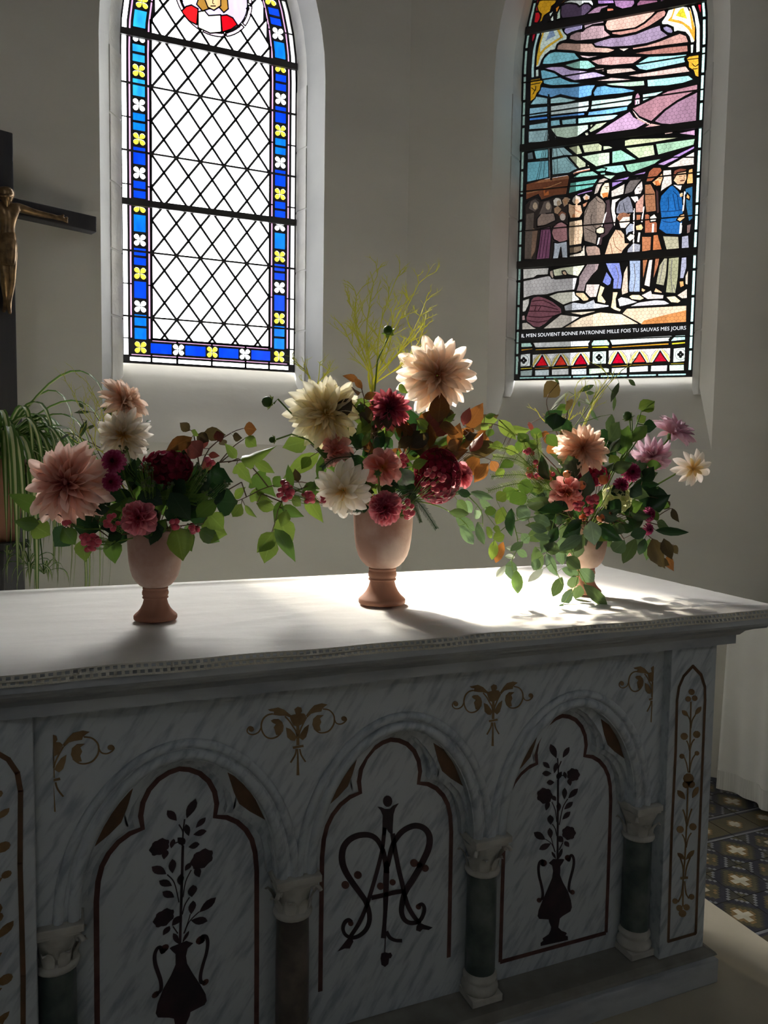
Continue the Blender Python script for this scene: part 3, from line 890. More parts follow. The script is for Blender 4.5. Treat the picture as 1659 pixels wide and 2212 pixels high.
def offset_line(gl, o, z0, z1, side, n=1):
    """points along the jamb at inset o between two heights"""
    c = (gl[0][0] + gl[-1][0])/2; pts = []
    k = max(1, n)
    for i in range(k + 1):
        z = z0 + (z1 - z0)*i/k
        h = max(0, halfw_at(gl, z) - o)
        pts.append((c + (h if side > 0 else -h), z))
    return pts
def strip(gl, o0, o1, z0, z1, side):
    n = 1 if z1 < gl[6][1] else 3
    return offset_line(gl, o0, z0, z1, side, n) + offset_line(gl, o1, z0, z1, side, n)[::-1]

# ---- window 1: clear lattice with a border of blue squares and flowers
G = W1_GL
clear = glassmat('clear_glass', (.80, .80, .80), .04)
milky = glassmat('milky_border_glass', (.12, .122, .118), .15)
pink = tint((222, 165, 205), .12); blue = tint((8, 60, 226), .25); blue2 = tint((12, 110, 232), .35)
yellow = tint((236, 220, 70), .15); whitef = glassmat('white_flower_glass', (.16, .165, .165), .1); skyblue = tint((40, 160, 235), .3)
c1 = (G[0][0] + G[-1][0])/2; h1 = (G[-1][0] - G[0][0])/2; zb = G[0][1]
panes = []
O = dict(w=(.006, .034), p=(.040, .054), b=(.060, .128), q=(.134, .148), l=.153)
LZ = 4.45
# lattice
lat = [(c1 - h1 + O['l'], zb + .128), (c1 + h1 - O['l'], zb + .128)]
latpoly = [lat[0], lat[1]] + offset_line(G, O['l'], 3.62, LZ, 1, 6) + offset_line(G, O['l'], 3.62, LZ, -1, 6)[::-1]
def clip(poly, x0, x1, z0, hi_fn=None):
    def half(p, f):
        o = []
        for i in range(len(p)):
            a, b = p[i], p[(i+1) % len(p)]; fa, fb = f(a), f(b)
            if fa >= 0: o.append(a)
            if (fa >= 0) != (fb >= 0):
                t = fa/(fa - fb); o.append((a[0] + (b[0]-a[0])*t, a[1] + (b[1]-a[1])*t))
        return o
    for f in (lambda p: p[0] - x0, lambda p: x1 - p[0], lambda p: p[1] - z0):
        if len(poly) < 3: return []
        poly = half(poly, f)
    return poly
DW, DH, ZN = .1275, .1705, 2.225
nx_ = 5
for r in range(-2, 28):
    for k in range(-1, 7):
        cx_ = c1 + (k - 2.5)*DW + (0 if r % 2 else DW/2) - DW/2 + DW/2
        cz_ = ZN + r*DH/2
        d = [(cx_ - DW/2, cz_), (cx_, cz_ - DH/2), (cx_ + DW/2, cz_), (cx_, cz_ + DH/2)]
        if cz_ > 3.62:
            hw = max(0, halfw_at(G, min(cz_, 4.6)) - O['l'])
        else: hw = h1 - O['l']
        if hw < .03: continue
        d = clip(d, c1 - hw, c1 + hw, zb + .128)
        if len(d) > 2 and abs(poly_area(d)) > 2e-4: panes.append(('clear_pane', d, clear, True))
# jamb strips
bars1 = [2.225, 2.566, 2.82, 3.078, 3.419, 3.675, 3.93, 4.2]
cuts = [zb + .125, 2.225, 2.395, 2.566, 2.82, 2.907, 3.078, 3.248, 3.419, 3.675, 3.85, 4.02, 4.19, 4.35]
for side in (-1, 1):
    for a, b in zip(cuts, cuts[1:]):
        panes.append(('border_pane', strip(G, *O['w'], a, b, side), milky if side > 0 else clear, True))
        panes.append(('pink_pane', strip(G, *O['p'], a, b, side), pink, True))
        panes.append(('pink_pane', strip(G, *O['q'], a, b, side), pink, True))
    panes.append(('border_pane', strip(G, *O['w'], zb + .035, zb + .125, side), milky if side > 0 else clear, True))
# blue squares and four-petal flowers
def flower(cx_, cz_, s, mt, ang=45):
    for q in range(4):
        a = R(ang + 90*q); dx, dz = math.cos(a), math.sin(a); nx2, nz2 = -dz, dx
        P = []
        for l, w in ((.08, .02), (.30, .22), (.62, .42), (.98, .40), (1.20, .20)):
            P.append((cx_ + s*(dx*l + nx2*w), cz_ + s*(dz*l + nz2*w)))
        for l, w in ((1.20, -.20), (.98, -.40), (.62, -.42), (.30, -.22), (.08, -.02)):
            P.append((cx_ + s*(dx*l + nx2*w), cz_ + s*(dz*l + nz2*w)))
        panes.append(('flower_petal_pane', P, mt, False))
zc0 = zb + .080
for side in (-1, 1):
    zc = zc0; k = 0
    while zc < 4.3:
        hw = halfw_at(G, min(zc, 4.6)); cu = c1 + side*(hw - .094)
        flower(cu, zc, .030, yellow if (k % 2 == 0) == (side < 0) or k == 0 else whitef)
        z0, z1 = zc + .040, zc + .173 - .040
        if k == 0: z1 = zc + .215 - .040
        bm_ = blue if k % 3 else blue2
        if zc > 3.2 and side < 0: bm_ = skyblue
        if k % 2 == 0 and z1 - z0 > .05:
            zm = (z0 + z1)/2
            panes.append(('blue_pane', strip(G, .061, .127, z0, zm - .003, side), bm_, True))
            panes.append(('blue_pane', strip(G, .061, .127, zm + .003, z1, side), bm_, True))
        else: panes.append(('blue_pane', strip(G, .061, .127, z0, z1, side), bm_, True))
        zc += .215 if k == 0 else .173; k += 1
# bottom rows
ua, ub = c1 - h1, c1 + h1
nb = [ua + .034, ua + .15, ua + .285, ua + .472, ua + .66, ua + .795, ub - .034]
for a, b in zip(nb, nb[1:]):
    panes.append(('border_pane', [(a + .003, zb + .004), (b - .003, zb + .004), (b - .003, zb + .030), (a + .003, zb + .030)], clear, True))
    panes.append(('pink_pane', [(max(a, ua + .042) + .002, zb + .035), (min(b, ub - .042) - .002, zb + .035), (min(b, ub - .042) - .002, zb + .045), (max(a, ua + .042) + .002, zb + .045)], pink, True))
    if b > ua + .16 and a < ub - .16:
        panes.append(('pink_pane', [(max(a, ua + .15) + .002, zb + .114), (min(b, ub - .15) - .002, zb + .114), (min(b, ub - .15) - .002, zb + .124), (max(a, ua + .15) + .002, zb + .124)], pink, True))
us = np.linspace(ua + .155, ub - .155, 8)
for i, u in enumerate(us[:-1]):
    v = us[i + 1]
    if i % 2 == 0: panes.append(('blue_pane', [(u - .012, zb + .050), (v + .012, zb + .050), (v + .012, zb + .109), (u - .012, zb + .109)], blue, True))
    else: flower((u + v)/2, zb + .080, .029, whitef if i != 3 else yellow)
# medallion
MC = (0.785, 3.955); 
circ = lambda r, n=40: [(MC[0] + r*math.cos(2*math.pi*i/n), MC[1] + r*math.sin(2*math.pi*i/n)) for i in range(n)]
lilac = tint((205, 190, 236), .1)
for q in range(10):
    a0, a1 = 2*math.pi*(q + .04)/10, 2*math.pi*(q + .96)/10
    arc = [a0 + (a1 - a0)*j/5 for j in range(6)]
    panes.append(('medallion_ring_pane', [(MC[0] + .207*math.cos(a), MC[1] + .207*math.sin(a)) for a in arc] + [(MC[0] + .188*math.cos(a), MC[1] + .188*math.sin(a)) for a in arc[::-1]], tint((236, 205, 225), .1), True))
panes.append(('medallion_ground_pane', circ(.182), lilac, True))
def w1(pts): return [FC.px(200 + x/3.072, y/3.072, GW) for x, y in pts]
MED = [((590,75),(620,45),(655,35),(700,60),(690,165),(640,140),(605,100)), ((850,105),(890,100),(930,120),(960,165),(920,195),(860,215)), ((700,80),(740,70),(770,105),(850,100),(855,215),(780,222),(700,185)), ((690,30),(720,-60),(760,-90),(850,-90),(890,-50),(900,60),(870,85),(840,50),(770,60),(730,75)), ((745,0),(750,-60),(850,-60),(850,40),(805,70),(765,50))]
for p, cc in zip(MED, ((225, 25, 30), (200, 10, 25), (245, 240, 225), (165, 120, 50), (226, 180, 130))):
    panes.append(('medallion_figure_pane', w1(p), tint(cc, .15), True))
for p, w_ in (([(772,-12),(788,-14)],5), ([(815,-14),(832,-12)],5), ([(800,-8),(797,22),(808,24)],4), ([(782,40),(818,40)],6), ([(765,-24),(790,-28)],4), ([(812,-28),(838,-24)],4)):
    L_, R_ = stroke_poly(p, w_*1.4, 2)
    panes.append(('painted_line', w1(L_ + R_[::-1]), M['lead'], False))
glaze(FC, WIN1, panes, G, .0125)
for z in (2.225, 2.566, 3.078, 3.419): bar(FC, WIN1, ua - .01, z, ub + .01, z, .0095, d=.004)
for z, dz in ((2.818, .0), (3.672, .0)): bar(FC, WIN1, ua - .03, z - .004, ub + .03, z + .004, .034)

# ---- window 2: the procession
G = W2_GL
CR_ = {'A': (1110, 0, 7.3727), 'B': (1320, 0, 7.3727), 'C': (1110, 270, 7.3727), 'D': (1300, 340, 6.5045), 'E': (1100, 540, 7.6286), 'F': (1290, 540, 7.5409), 'H': (1060, 0, 2.7696)}
def w2(s):
    """'A 10,20 30,40 B 1,2' -> points on the window plane"""
    t = None; o = []
    for w in s.split():
        if w in CR_: t = CR_[w]
        else:
            x, y = w.split(','); o.append(FR.px(t[0] + float(x)/t[2], t[1] + float(y)/t[2], GW))
    return o
panes = []
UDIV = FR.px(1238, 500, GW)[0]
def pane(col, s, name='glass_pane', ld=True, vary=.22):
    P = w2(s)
    if sum(u for u, z in P)/len(P) < UDIV: col = tuple(min(255, int(v*1.2 + 4)) for v in col)     # tint lightened to offset the buttress's dimming
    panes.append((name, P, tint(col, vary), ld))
def ellp(t, cx, cy, rx, ry, col, name='painted_face_pane', ld=False):
    a = CR_[t]
    panes.append((name, [FR.px(a[0] + (cx + rx*math.cos(2*math.pi*i/12))/a[2], a[1] + (cy + ry*math.sin(2*math.pi*i/12))/a[2], GW) for i in range(12)], tint(col, .15), ld))
def line2(t, pts, w, col, name='painted_line', dark=False):
    L, Rr = stroke_poly(pts, w, 2)
    a = CR_[t]
    poly = [FR.px(a[0] + x/a[2], a[1] + y/a[2], GW) for x, y in L + Rr[::-1]]
    panes.append((name, poly, M['lead'] if dark else tint(col, .1), False))
# border strips of pale green glass
bz = [1.985, 2.10, 2.24, 2.38, 2.52, 2.61, 2.72, 2.86, 3.0, 3.14, 3.26, 3.38, 3.52, 3.66, 3.80, 3.90, 4.05, 4.2, 4.35, 4.5]
for a, b in zip(bz, bz[1:]):
    panes.append(('border_pane', strip(G, .008, .026, a + .004, b - .004, -1), tint((172, 206, 196), .1), True))
    panes.append(('border_pane', strip(G, .008, .026, a + .004, b - .004, 1), tint((196, 244, 232), .1), True))
u0_, u1_ = G[0][0], G[-1][0]
ubs = np.linspace(u0_ + .03, u1_ - .03, 7)
for a, b in zip(ubs, ubs[1:]): panes.append(('border_pane', [(a + .003, 1.962), (b - .003, 1.962), (b - .003, 1.976), (a + .003, 1.976)], tint((176, 228, 226), .1), True))
# above the picture: cloud panes up to the arch
for i, (a, b) in enumerate(((4.07, 4.2), (4.2, 4.33), (4.33, 4.46))):
    for j in range(3):
        hw = halfw_at(G, b) - .035
        cg = (u0_ + u1_)/2
        panes.append(('cloud_pane', [(cg - hw + 2*hw*j/3 + .004, a), (cg - hw + 2*hw*(j+1)/3 - .004, a), (cg - hw + 2*hw*(j+1)/3 - .004, b - .006), (cg - hw + 2*hw*j/3 + .004, b - .006)], tint(((165, 125, 175), (190, 150, 165), (140, 105, 150))[(i + j) % 3]), True))
for col, s in (
 ((75,60,80), 'A 755,100 830,60 920,55 1000,70 1050,110 1120,60 1190,60 1250,120 1200,190 1130,250 1000,275 850,290 770,300 745,230 750,150'),
 ((205,225,205), 'A 740,90 820,30 900,0 1240,0 1270,60 1260,110 1190,55 1120,55 1050,105 1000,65 920,50 830,55'),
 ((220,130,40), 'A 740,60 800,10 840,0 900,0 820,25 745,80'), ((225,125,40), 'A 665,130 720,90 735,100 700,190 670,210'),
 ((190,215,190), 'A 745,110 745,300 680,320 690,220 720,160'),
 ((190,140,30), 'A 410,10 470,0 690,0 660,60 600,110 580,190 520,230 480,260 450,340 400,370 430,290 440,230 390,180 370,110'),
 ((185,25,35), 'A 340,200 400,190 425,240 420,300 380,370 320,370 335,260'), ((150,20,30), 'A 372,0 408,0 370,90 392,185 345,185'),
 ((200,215,200), 'A 560,220 630,170 640,340 590,345'), ((170,60,40), 'A 630,200 640,215 560,340 540,345'),
 ((165,125,150), 'A 1280,130 1350,100 1510,80 1500,110 1400,150 1370,210 1140,240'), ((165,125,185), 'A 1330,0 1622,0 1622,60 1340,75'),
 ((190,110,90), 'A 1480,130 1580,130 1600,160 1580,185 1480,190'),
 ((150,110,150), 'B 40,0 370,0 380,60 300,160 180,150 70,110'), ((130,85,110), 'B 410,60 460,0 740,0 750,45 410,110'),
 ((150,110,140), 'B 780,0 940,0 920,25 790,45'), ((225,225,215), 'B 960,0 1060,0 1000,20 950,25'),
 ((165,25,45), 'A 300,520 370,490 350,560 300,700 285,650'),
 ((170,205,205), 'A 370,510 440,490 400,600 360,750 345,900 330,1070 330,1240 275,1250 275,1100 290,900 300,800'),
 ((195,215,200), 'A 480,470 650,450 760,440 790,500 850,570 850,610 840,640 740,670 690,710 660,800 590,810 500,880 450,960 410,1060 370,1080 350,1080 360,900 400,700 440,560'),
 ((190,212,200), 'A 345,1110 400,1095 400,1225 345,1235'),
 ((130,195,210), 'A 450,1030 480,930 560,850 660,820 970,840 1000,880 1060,945 800,1000 600,1030'),
 ((165,220,205), 'A 790,1040 1060,960 1190,960 1320,1070 1170,1110 960,1100'),
 ((120,185,210), 'A 425,1120 480,1110 650,1160 760,1240 900,1300 1120,1320 1000,1350 600,1370 480,1340 440,1250'),
 ((190,170,215), 'A 460,1090 600,1060 780,1060 900,1110 1150,1130 1320,1150 1500,1215 1200,1260 960,1290 800,1230 640,1140'),
 ((100,150,195), 'A 440,1380 600,1400 900,1390 1180,1350 1310,1350 1250,1450 1240,1530 1050,1570 900,1550 740,1510 600,1560 450,1530 380,1510'),
 ((110,170,210), 'A 1320,1380 1450,1360 B 0,1385 200,1400 400,1440 350,1470 150,1500 0,1510 A 1280,1540 1260,1480'),
 ((150,195,220), 'A 250,1680 360,1530 540,1560 540,1660'), ((165,205,220), 'A 580,1570 740,1540 950,1580 1050,1590 850,1640 580,1660'),
 ((140,185,215), 'A 250,1720 540,1690 540,1830 240,1870'), ((195,225,225), 'A 585,1690 1200,1600 1200,1720 1170,1780 585,1840'),
 ((200,230,220), 'A 1240,1600 1622,1560 B 350,1510 330,1640 270,1690 A 1220,1750'),
 ((70,130,210), 'A 245,1880 540,1850 540,1900 245,1930'), ((90,140,200), 'A 585,1850 1130,1790 1130,1840 585,1890'),
 ((120,180,225), 'A 1170,1850 1190,1780 B 270,1690 260,1760 0,1820'),
 ((150,195,230), 'A 240,1990 545,1940 545,2050 240,2070'), ((140,195,230), 'A 585,1920 730,1900 745,2000 585,2020'),
 ((150,200,235), 'A 760,1910 1000,1880 995,1980 770,1995'), ((185,235,235), 'A 1020,1880 1622,1820 B 130,1830 40,1900 A 1530,1920 1020,1980'),
 ((150,180,185), 'A 230,2090 545,2060 545,2180 C 545,270 230,290'), ((185,205,185), 'A 590,2040 1190,1980 1190,2060 1000,2190 C 1000,195 840,220 680,190 600,90'),
 ((220,225,190), 'A 1210,1990 1270,1970 1250,2020 1220,2040'), ((205,215,180), 'A 1310,1970 1520,1930 1380,2040 1220,2120 1190,2080'),
 ((215,215,190), 'A 1120,2120 1180,2100 1200,2150 1150,2180'),
 ((175,165,210), 'A 800,480 850,410 1000,390 1100,400 1090,470 920,520 850,560 800,520'), ((195,165,175), 'A 1110,400 1430,330 1440,370 1250,400 1130,470'),
 ((195,160,165), 'A 880,630 900,560 1000,510 1100,500 1150,450 1250,410 1440,400 1450,480 1550,570 1400,620 1200,640 1000,660'),
 ((215,170,155), 'A 1450,400 1480,330 B 0,290 600,190 720,180 650,260 520,370 380,450 180,480 0,500 A 1540,500 1480,480'),
 ((185,135,125), 'B 740,190 850,160 880,200 860,260 760,330 600,430 400,520 150,570 10,550 10,510 180,490 400,450 540,370'),
 ((150,130,155), 'B 0,600 150,590 400,540 620,450 780,400 800,480 920,570 760,640 560,700 300,740 0,760 A 1300,740 1260,690 1400,640'),
 ((140,130,160), 'B 820,440 880,410 960,440 990,500 970,540 900,530 840,490'),
 ((205,165,150), 'A 680,800 700,720 780,680 1000,690 1250,690 1300,750 1500,760 1622,790 B 40,820 A 1500,850 1050,840 900,810'),
 ((190,145,135), 'B 330,760 560,720 760,660 960,580 1100,530 1200,570 1240,680 1100,700 700,750 350,800'),
 ((160,110,100), 'B 310,860 500,820 900,750 1220,720 1230,830 1000,860 600,880'), ((215,195,185), 'B 90,770 320,760 200,830'),
 ((220,190,190), 'A 1030,870 1200,890 1420,880 1550,860 1180,940 1080,920'),
 ((205,160,155), 'A 1210,970 1420,920 1622,880 B 0,900 510,900 440,960 350,1020 0,1050 A 1340,1040'),
 ((200,175,165), 'B 0,1090 320,1080 430,1140 0,1190 A 1480,1180 1470,1090'), ((205,175,165), 'A 1240,1100 1440,1080 1440,1150 1360,1140'),
 ((150,205,205), 'B 370,1040 530,940 600,900 1000,880 1220,860 1170,940 1190,1000 900,1060 560,1130 450,1110'),
 ((215,180,170), 'B 200,1210 640,1140 1190,1050 1270,1150 800,1210 450,1240'), ((215,185,180), 'B 0,1230 440,1270 200,1290 0,1300 A 1190,1300 1500,1250'),
 ((185,215,190), 'B 0,1320 530,1280 540,1370 300,1390 0,1370 A 1420,1340'), ((165,220,215), 'B 570,1270 1240,1200 1320,1270 1150,1330 900,1370 580,1390'),
 ((225,235,215), 'B 910,160 1010,130 1150,100 1220,110 1290,270 1330,470 1330,680 1270,690 1240,590 1180,520 1060,500 1000,520 990,440 900,400 810,400 800,350 870,250'),
 ((225,240,225), 'B 1270,90 1330,80 1380,200 1420,400 1420,830 1350,850 1350,480 1320,270'), ((190,15,40), 'B 1370,70 1440,65 1430,270'),
 ((215,230,215), 'B 1260,710 1320,700 1310,850 1265,860'),
 ((175,130,150), 'B 370,1600 390,1510 430,1470 465,1530 465,1660 370,1690'), ((190,235,225), 'B 500,1500 880,1440 720,1530 500,1620'),
 ((165,120,130), 'B 330,1730 500,1650 900,1450 1380,1340 1380,1430 1050,1610 850,1750 640,1940 450,1860'),
 ((150,115,135), 'B 680,1940 860,1760 1060,1620 1380,1460 1360,1940 950,1990 800,1980'),
 ((185,150,180), 'B 0,1960 300,1770 360,1860 560,1970 400,2060 0,2130 A 1240,2170'), ((190,145,150), 'B 480,2060 640,1960 900,2010 620,2040'),
 # the sea and the shore
 ((130,190,200), 'C 320,410 550,380 550,530 350,550'), ((90,105,110), 'C 215,450 300,420 320,550 220,560'), ((165,200,205), 'C 605,370 800,350 960,490 800,490 605,530'),
 ((110,170,185), 'C 215,590 555,560 560,840 205,920'), ((150,190,195), 'C 605,550 850,500 1020,700 880,770 610,800'), ((200,205,165), 'C 860,360 1040,320 1100,460 1000,480'),
 ((205,210,170), 'C 1080,320 1350,285 1410,330 1400,420 1120,450'), ((200,215,180), 'C 1420,330 1520,330 1600,370 1420,410'), ((200,205,170), 'C 870,500 1010,490 1150,600 1150,670 1040,700'),
 ((195,215,185), 'C 1060,500 1400,440 1530,430 1530,620 1310,670'), ((215,215,180), 'C 1170,620 1230,660 1170,670'),
 ((150,205,180), 'D 135,0 460,0 500,40 140,90'), ((150,205,180), 'H 725,905 780,895 880,955 725,980'), ((190,205,165), 'H 800,885 975,865 985,930 885,950'), ((150,185,155), 'H 985,860 1225,828 1215,870 1000,930'),
 ((195,200,160), 'H 800,840 840,830 1170,820 970,855 800,878'), ((130,175,150), 'D 320,100 860,10 740,100 420,220 360,200'), ((150,205,190), 'D 0,130 300,100 350,200 200,230 0,190'),
 ((140,200,180), 'C 1280,720 1400,680 1480,690 1450,740 1330,750'), ((145,200,185), 'C 1370,760 1460,750 1460,800 1380,800'), ((150,205,185), 'C 920,850 1060,760 1260,730 1350,790 1340,810 940,850'),
 ((120,195,180), 'C 900,920 1350,850 1260,990 870,1100'), ((170,200,175), 'D 0,250 210,245 120,320 60,290'), ((200,170,160), 'B 830,2110 1000,2070 980,2130 860,2150'), ((180,140,170), 'B 1030,2130 1340,2060 1340,2170'),
 ((165,130,190), 'H 985,985 1220,872 1220,890 1040,990'), ((225,210,200), 'H 1040,1000 1220,905 1220,990'),
 ((175,140,190), 'D 760,100 1000,0 1120,0 870,120'), ((165,130,190), 'D 410,250 640,190 600,240 420,260'), ((160,130,195), 'D 140,330 400,260 370,310 140,430'),
 ((215,200,190), 'D 900,140 1140,0 1300,0 1300,110 960,150'), ((210,195,185), 'D 860,180 980,170 990,380 850,470 820,500'), ((205,195,185), 'D 130,470 330,360 310,520 130,570'),
 ((225,215,205), 'D 140,590 290,560 200,640 190,760 210,820 190,960 150,1000 120,760'), ((165,125,185), 'C 900,1130 1000,1100 1120,1060 1250,1030 1260,1060 1000,1130'),
 ((235,220,200), 'C 880,2110 890,2070 1060,2030 1130,1880 1140,2090')):
    pane(col, s)
pane((205,165,50), 'A 455,500 490,490 420,720 420,830 520,730 640,650 740,590 680,460 720,460 790,590 640,690 500,790 420,900 380,1040 355,1040 370,860 410,680', 'painted_gold', False)
pane((120,140,170), 'A 580,480 625,475 660,570 560,620 500,660', 'painted_star', False)
pane((215,150,50), 'B 1000,130 1025,130 970,300 1130,340 1250,420 1290,480 1240,120 1265,150 1335,440 1330,660 1310,620 1240,480 1130,380 900,330 960,260', 'painted_gold', False)
pane((220,195,50), 'B 1100,150 1150,120 1210,300 1030,250', 'painted_star', False)
pane((200,150,35), 'A 265,1270 420,1245 470,1300 430,1360 420,1440 370,1490 340,1570 260,1630 260,1400', 'corbel_pane')
pane((220,160,50), 'B 1190,940 1250,890 1400,870 1400,1240 1340,1220 1310,1130 1230,1080 1230,1000', 'corbel_pane')
for t, p in (('A', [(280,1400),(330,1440),(300,1500)]), ('A', [(350,1370),(340,1450)]), ('A', [(270,1350),(420,1320)]), ('B', [(1290,1010),(1340,1060),(1390,1020)]), ('B', [(1300,1100),(1380,1090)]), ('B', [(1200,950),(1390,930)])): line2(t, p, 14, None, 'painted_line', True)
pane((200,160,150), 'B 330,1740 440,1880 620,1970 930,2010 900,2030 600,1992 420,1900', 'painted_road', False)
pane((235,225,240), 'B 395,1660 400,1590 425,1570 445,1600 450,1655', 'painted_door', False)
line2('B', [(422,1655),(425,1610)], 14, None, 'painted_line', True)
pane((150,185,195), 'B 420,1060 900,1000 1170,950 1165,985 900,1040 430,1100', 'painted_shade', False)
# boat, mast and rigging
pane((110,65,45), 'C 195,940 400,880 870,800 890,830 880,890 850,1060 840,1110 650,1130 440,1200 390,1110 190,1200', 'boat_pane')
pane((150,100,70), 'C 400,880 870,800 890,850 700,880 330,930', 'painted_plank', False)
line2('A', [(555,1500),(560,1800),(565,2212)], 26, None, 'mast', True)
line2('C', [(570,60),(580,500),(595,880)], 34, None, 'mast', True)
for p in ([(520,80),(460,400),(360,880)], [(545,90),(480,420),(390,880)], [(550,120),(500,500),(470,840)], [(620,380),(650,790)], [(650,60),(690,500),(700,880)], [(700,350),(860,560),(1020,700)], [(360,860),(350,900)]): line2('C', p, 7, None, 'rigging', True)
line2('C', [(205,1090),(480,1020),(760,910)], 12, (205,150,105))
pane((180,100,55), 'C 470,1000 505,985 490,1090 550,1050 560,1110 480,1130', 'painted_anchor', False)
line2('C', [(950,780),(1020,745),(1210,705)], 22, (225,150,120))
# the women and children on the quay
pane((48,40,38), 'C 180,1280 250,1200 340,1150 400,1170 440,1210 620,1160 880,1140 900,1300 870,1500 880,2050 600,2150 165,2150', 'figure_pane')
pane((85,75,70), 'C 240,1330 270,1220 340,1180 400,1230 390,1330 330,1380', 'painted_hood', False); ellp('C', 340, 1290, 38, 58, (200,175,150))
pane((92,80,74), 'C 200,1420 320,1400 300,1900 280,2130 170,2130', 'painted_cloak', False)
pane((120,95,80), 'C 300,1640 380,1680 340,2000 270,2130 290,1800', 'painted_fold', False)
pane((95,84,78), 'C 400,1430 480,1220 560,1205 610,1300 590,1400', 'painted_hood', False); ellp('C', 545, 1290, 38, 62, (205,182,160))
pane((140,120,110), 'C 430,1420 640,1400 670,1520 500,1600 370,1620 370,1500', 'figure_pane')
pane((122,75,102), 'C 430,1650 580,1620 600,1750 570,2130 355,2150 400,1900', 'skirt_pane')
pane((205,195,185), 'C 630,1200 680,1150 740,1180 765,1250 690,1290 640,1280', 'bonnet_pane', False); ellp('C', 715, 1242, 34, 46, (210,180,150))
pane((165,132,105), 'C 640,1330 700,1290 760,1340 700,1420 650,1400', 'figure_pane', False)
pane((155,128,105), 'C 770,1200 820,1140 900,1180 860,1260 800,1300', 'bonnet_pane', False); ellp('C', 825, 1222, 30, 42, (205,152,110))
pane((130,85,65), 'C 705,1430 760,1370 830,1410 825,1460 740,1460', 'painted_hair', False); ellp('C', 778, 1465, 46, 56, (238,218,206))
pane((168,120,124), 'C 700,1560 760,1540 850,1590 860,1830 760,1900 690,1850 640,1830 600,1720 630,1620', 'figure_pane')
pane((180,186,196), 'C 640,1870 700,1880 850,1850 860,2120 770,2120 750,1950 710,2130 615,2140 640,1980', 'trousers_pane')
pane((228,212,196), 'C 920,1220 940,1160 990,1110 1060,1140 1080,1220 1030,1260 960,1270', 'bonnet_pane'); ellp('C', 1000, 1225, 38, 55, (226,180,140))
pane((238,192,156), 'C 870,1240 940,1270 1070,1270 1100,1400 1050,1480 900,1490 865,1380', 'figure_pane')
pane((238,204,170), 'C 880,1540 1090,1500 1110,1700 1080,1900 880,1930 870,1700', 'skirt_pane')
pane((130,110,90), 'C 880,1950 1080,1920 1090,2000 1000,2040 885,2050', 'skirt_pane')
line2('C', [(940,1300),(1000,1370),(1080,1390)], 12, (190,120,80)); ellp('C', 955, 1450, 26, 34, (215,140,95))
for x in (930, 980, 1030): line2('C', [(x,1560),(x - 5,1900)], 10, (205,165,125))
for x in (420, 470, 520): line2('C', [(x + 40,1680),(x - 20,2120)], 12, (90,52,78))
pane((200,184,172), 'C 1090,1150 1150,1090 1220,1130 1210,1190 1120,1210', 'bonnet_pane'); ellp('C', 1160, 1165, 28, 38, (216,160,120)); pane((190,130,100), 'C 1090,1260 1190,1205 1150,1300 1100,1320', 'figure_pane')
# man in the grey coat
pane((60,45,48), 'C 1450,1200 1530,1170 1550,1400 1590,1610 1500,1750 1420,1800 1400,1930 1330,1900 1460,1450', 'coat_pane')
pane((238,206,172), 'C 1370,1080 1400,980 1450,920 1520,910 1530,1030 1505,1140 1420,1180 1370,1130', 'face_pane')
pane((205,122,62), 'C 1400,1090 1440,1080 1500,1070 1500,1150 1420,1160', 'painted_beard', False)
line2('C', [(1440,985),(1510,975)], 10, None, 'painted_line', True); line2('C', [(1460,1010),(1490,1005)], 12, None, 'painted_line', True)
pane((180,165,154), 'C 1270,1120 1300,980 1360,870 1440,840 1530,870 1450,900 1390,980 1340,1090', 'hat_pane')
pane((124,108,97), 'C 1110,1500 1120,1380 1200,1230 1320,1120 1420,1190 1470,1260 1450,1450 1420,1620 1300,1700 1330,1760 1310,1910 1120,1850 1110,1750 1100,1600', 'coat_pane')
for p in ([(1240,1420),(1230,1560),(1320,1660)], [(1290,1150),(1360,1230),(1430,1240)], [(1130,1640),(1280,1710)], [(1180,1300),(1130,1440)]): line2('C', p, 12, (62,52,46))
pane((238,216,182), 'C 1310,1660 1380,1620 1440,1640 1440,1720 1370,1740 1310,1720', 'hand_pane')
line2('C', [(1470,1390),(1405,1620)], 20, (235,225,215), 'staff_pane'); line2('C', [(1365,1790),(1335,1910)], 22, (235,225,215), 'staff_pane')
pane((172,142,127), 'C 1150,1930 1310,1920 1370,1960 1390,2090 1170,2095 1140,1990', 'trousers_pane')
# man in the dark hat
pane((115,115,126), 'D 195,790 200,720 240,620 370,540 400,560 440,700 450,780 220,800', 'coat_pane')
pane((188,142,126), 'D 470,650 540,560 600,500 590,700 580,780 470,780', 'vest_pane'); pane((162,102,72), 'D 480,800 560,800 540,900 480,900', 'vest_pane')
pane((226,216,210), 'D 410,560 500,550 520,600 470,640', 'scarf_pane', False); pane((218,206,200), 'D 450,470 490,400 570,320 582,440 550,520 460,530', 'face_pane')
pane((96,88,85), 'D 310,530 340,400 400,310 500,280 580,290 500,390 430,490', 'hat_pane')
for p in ([(500,430),(530,425)], [(520,480),(560,470)], [(300,640),(330,760)], [(250,660),(240,760)]): line2('D', p, 9, None, 'painted_line', True)
pane((160,165,180), 'D 330,1010 390,920 440,930 450,1040 380,1060 340,1110', 'sleeve_pane')
pane((232,190,140), 'D 470,960 560,930 590,990 560,1030 480,1030', 'hand_pane')
pane((150,150,160), 'D 360,1290 440,1200 550,1220 540,1330 350,1345', 'trousers_pane')
line2('D', [(455,720),(448,1000),(445,1335)], 18, (234,220,214), 'staff_pane'); line2('D', [(592,690),(562,910)], 18, (234,220,214), 'staff_pane'); line2('D', [(528,1060),(512,1190)], 26, (236,222,212), 'staff_pane')
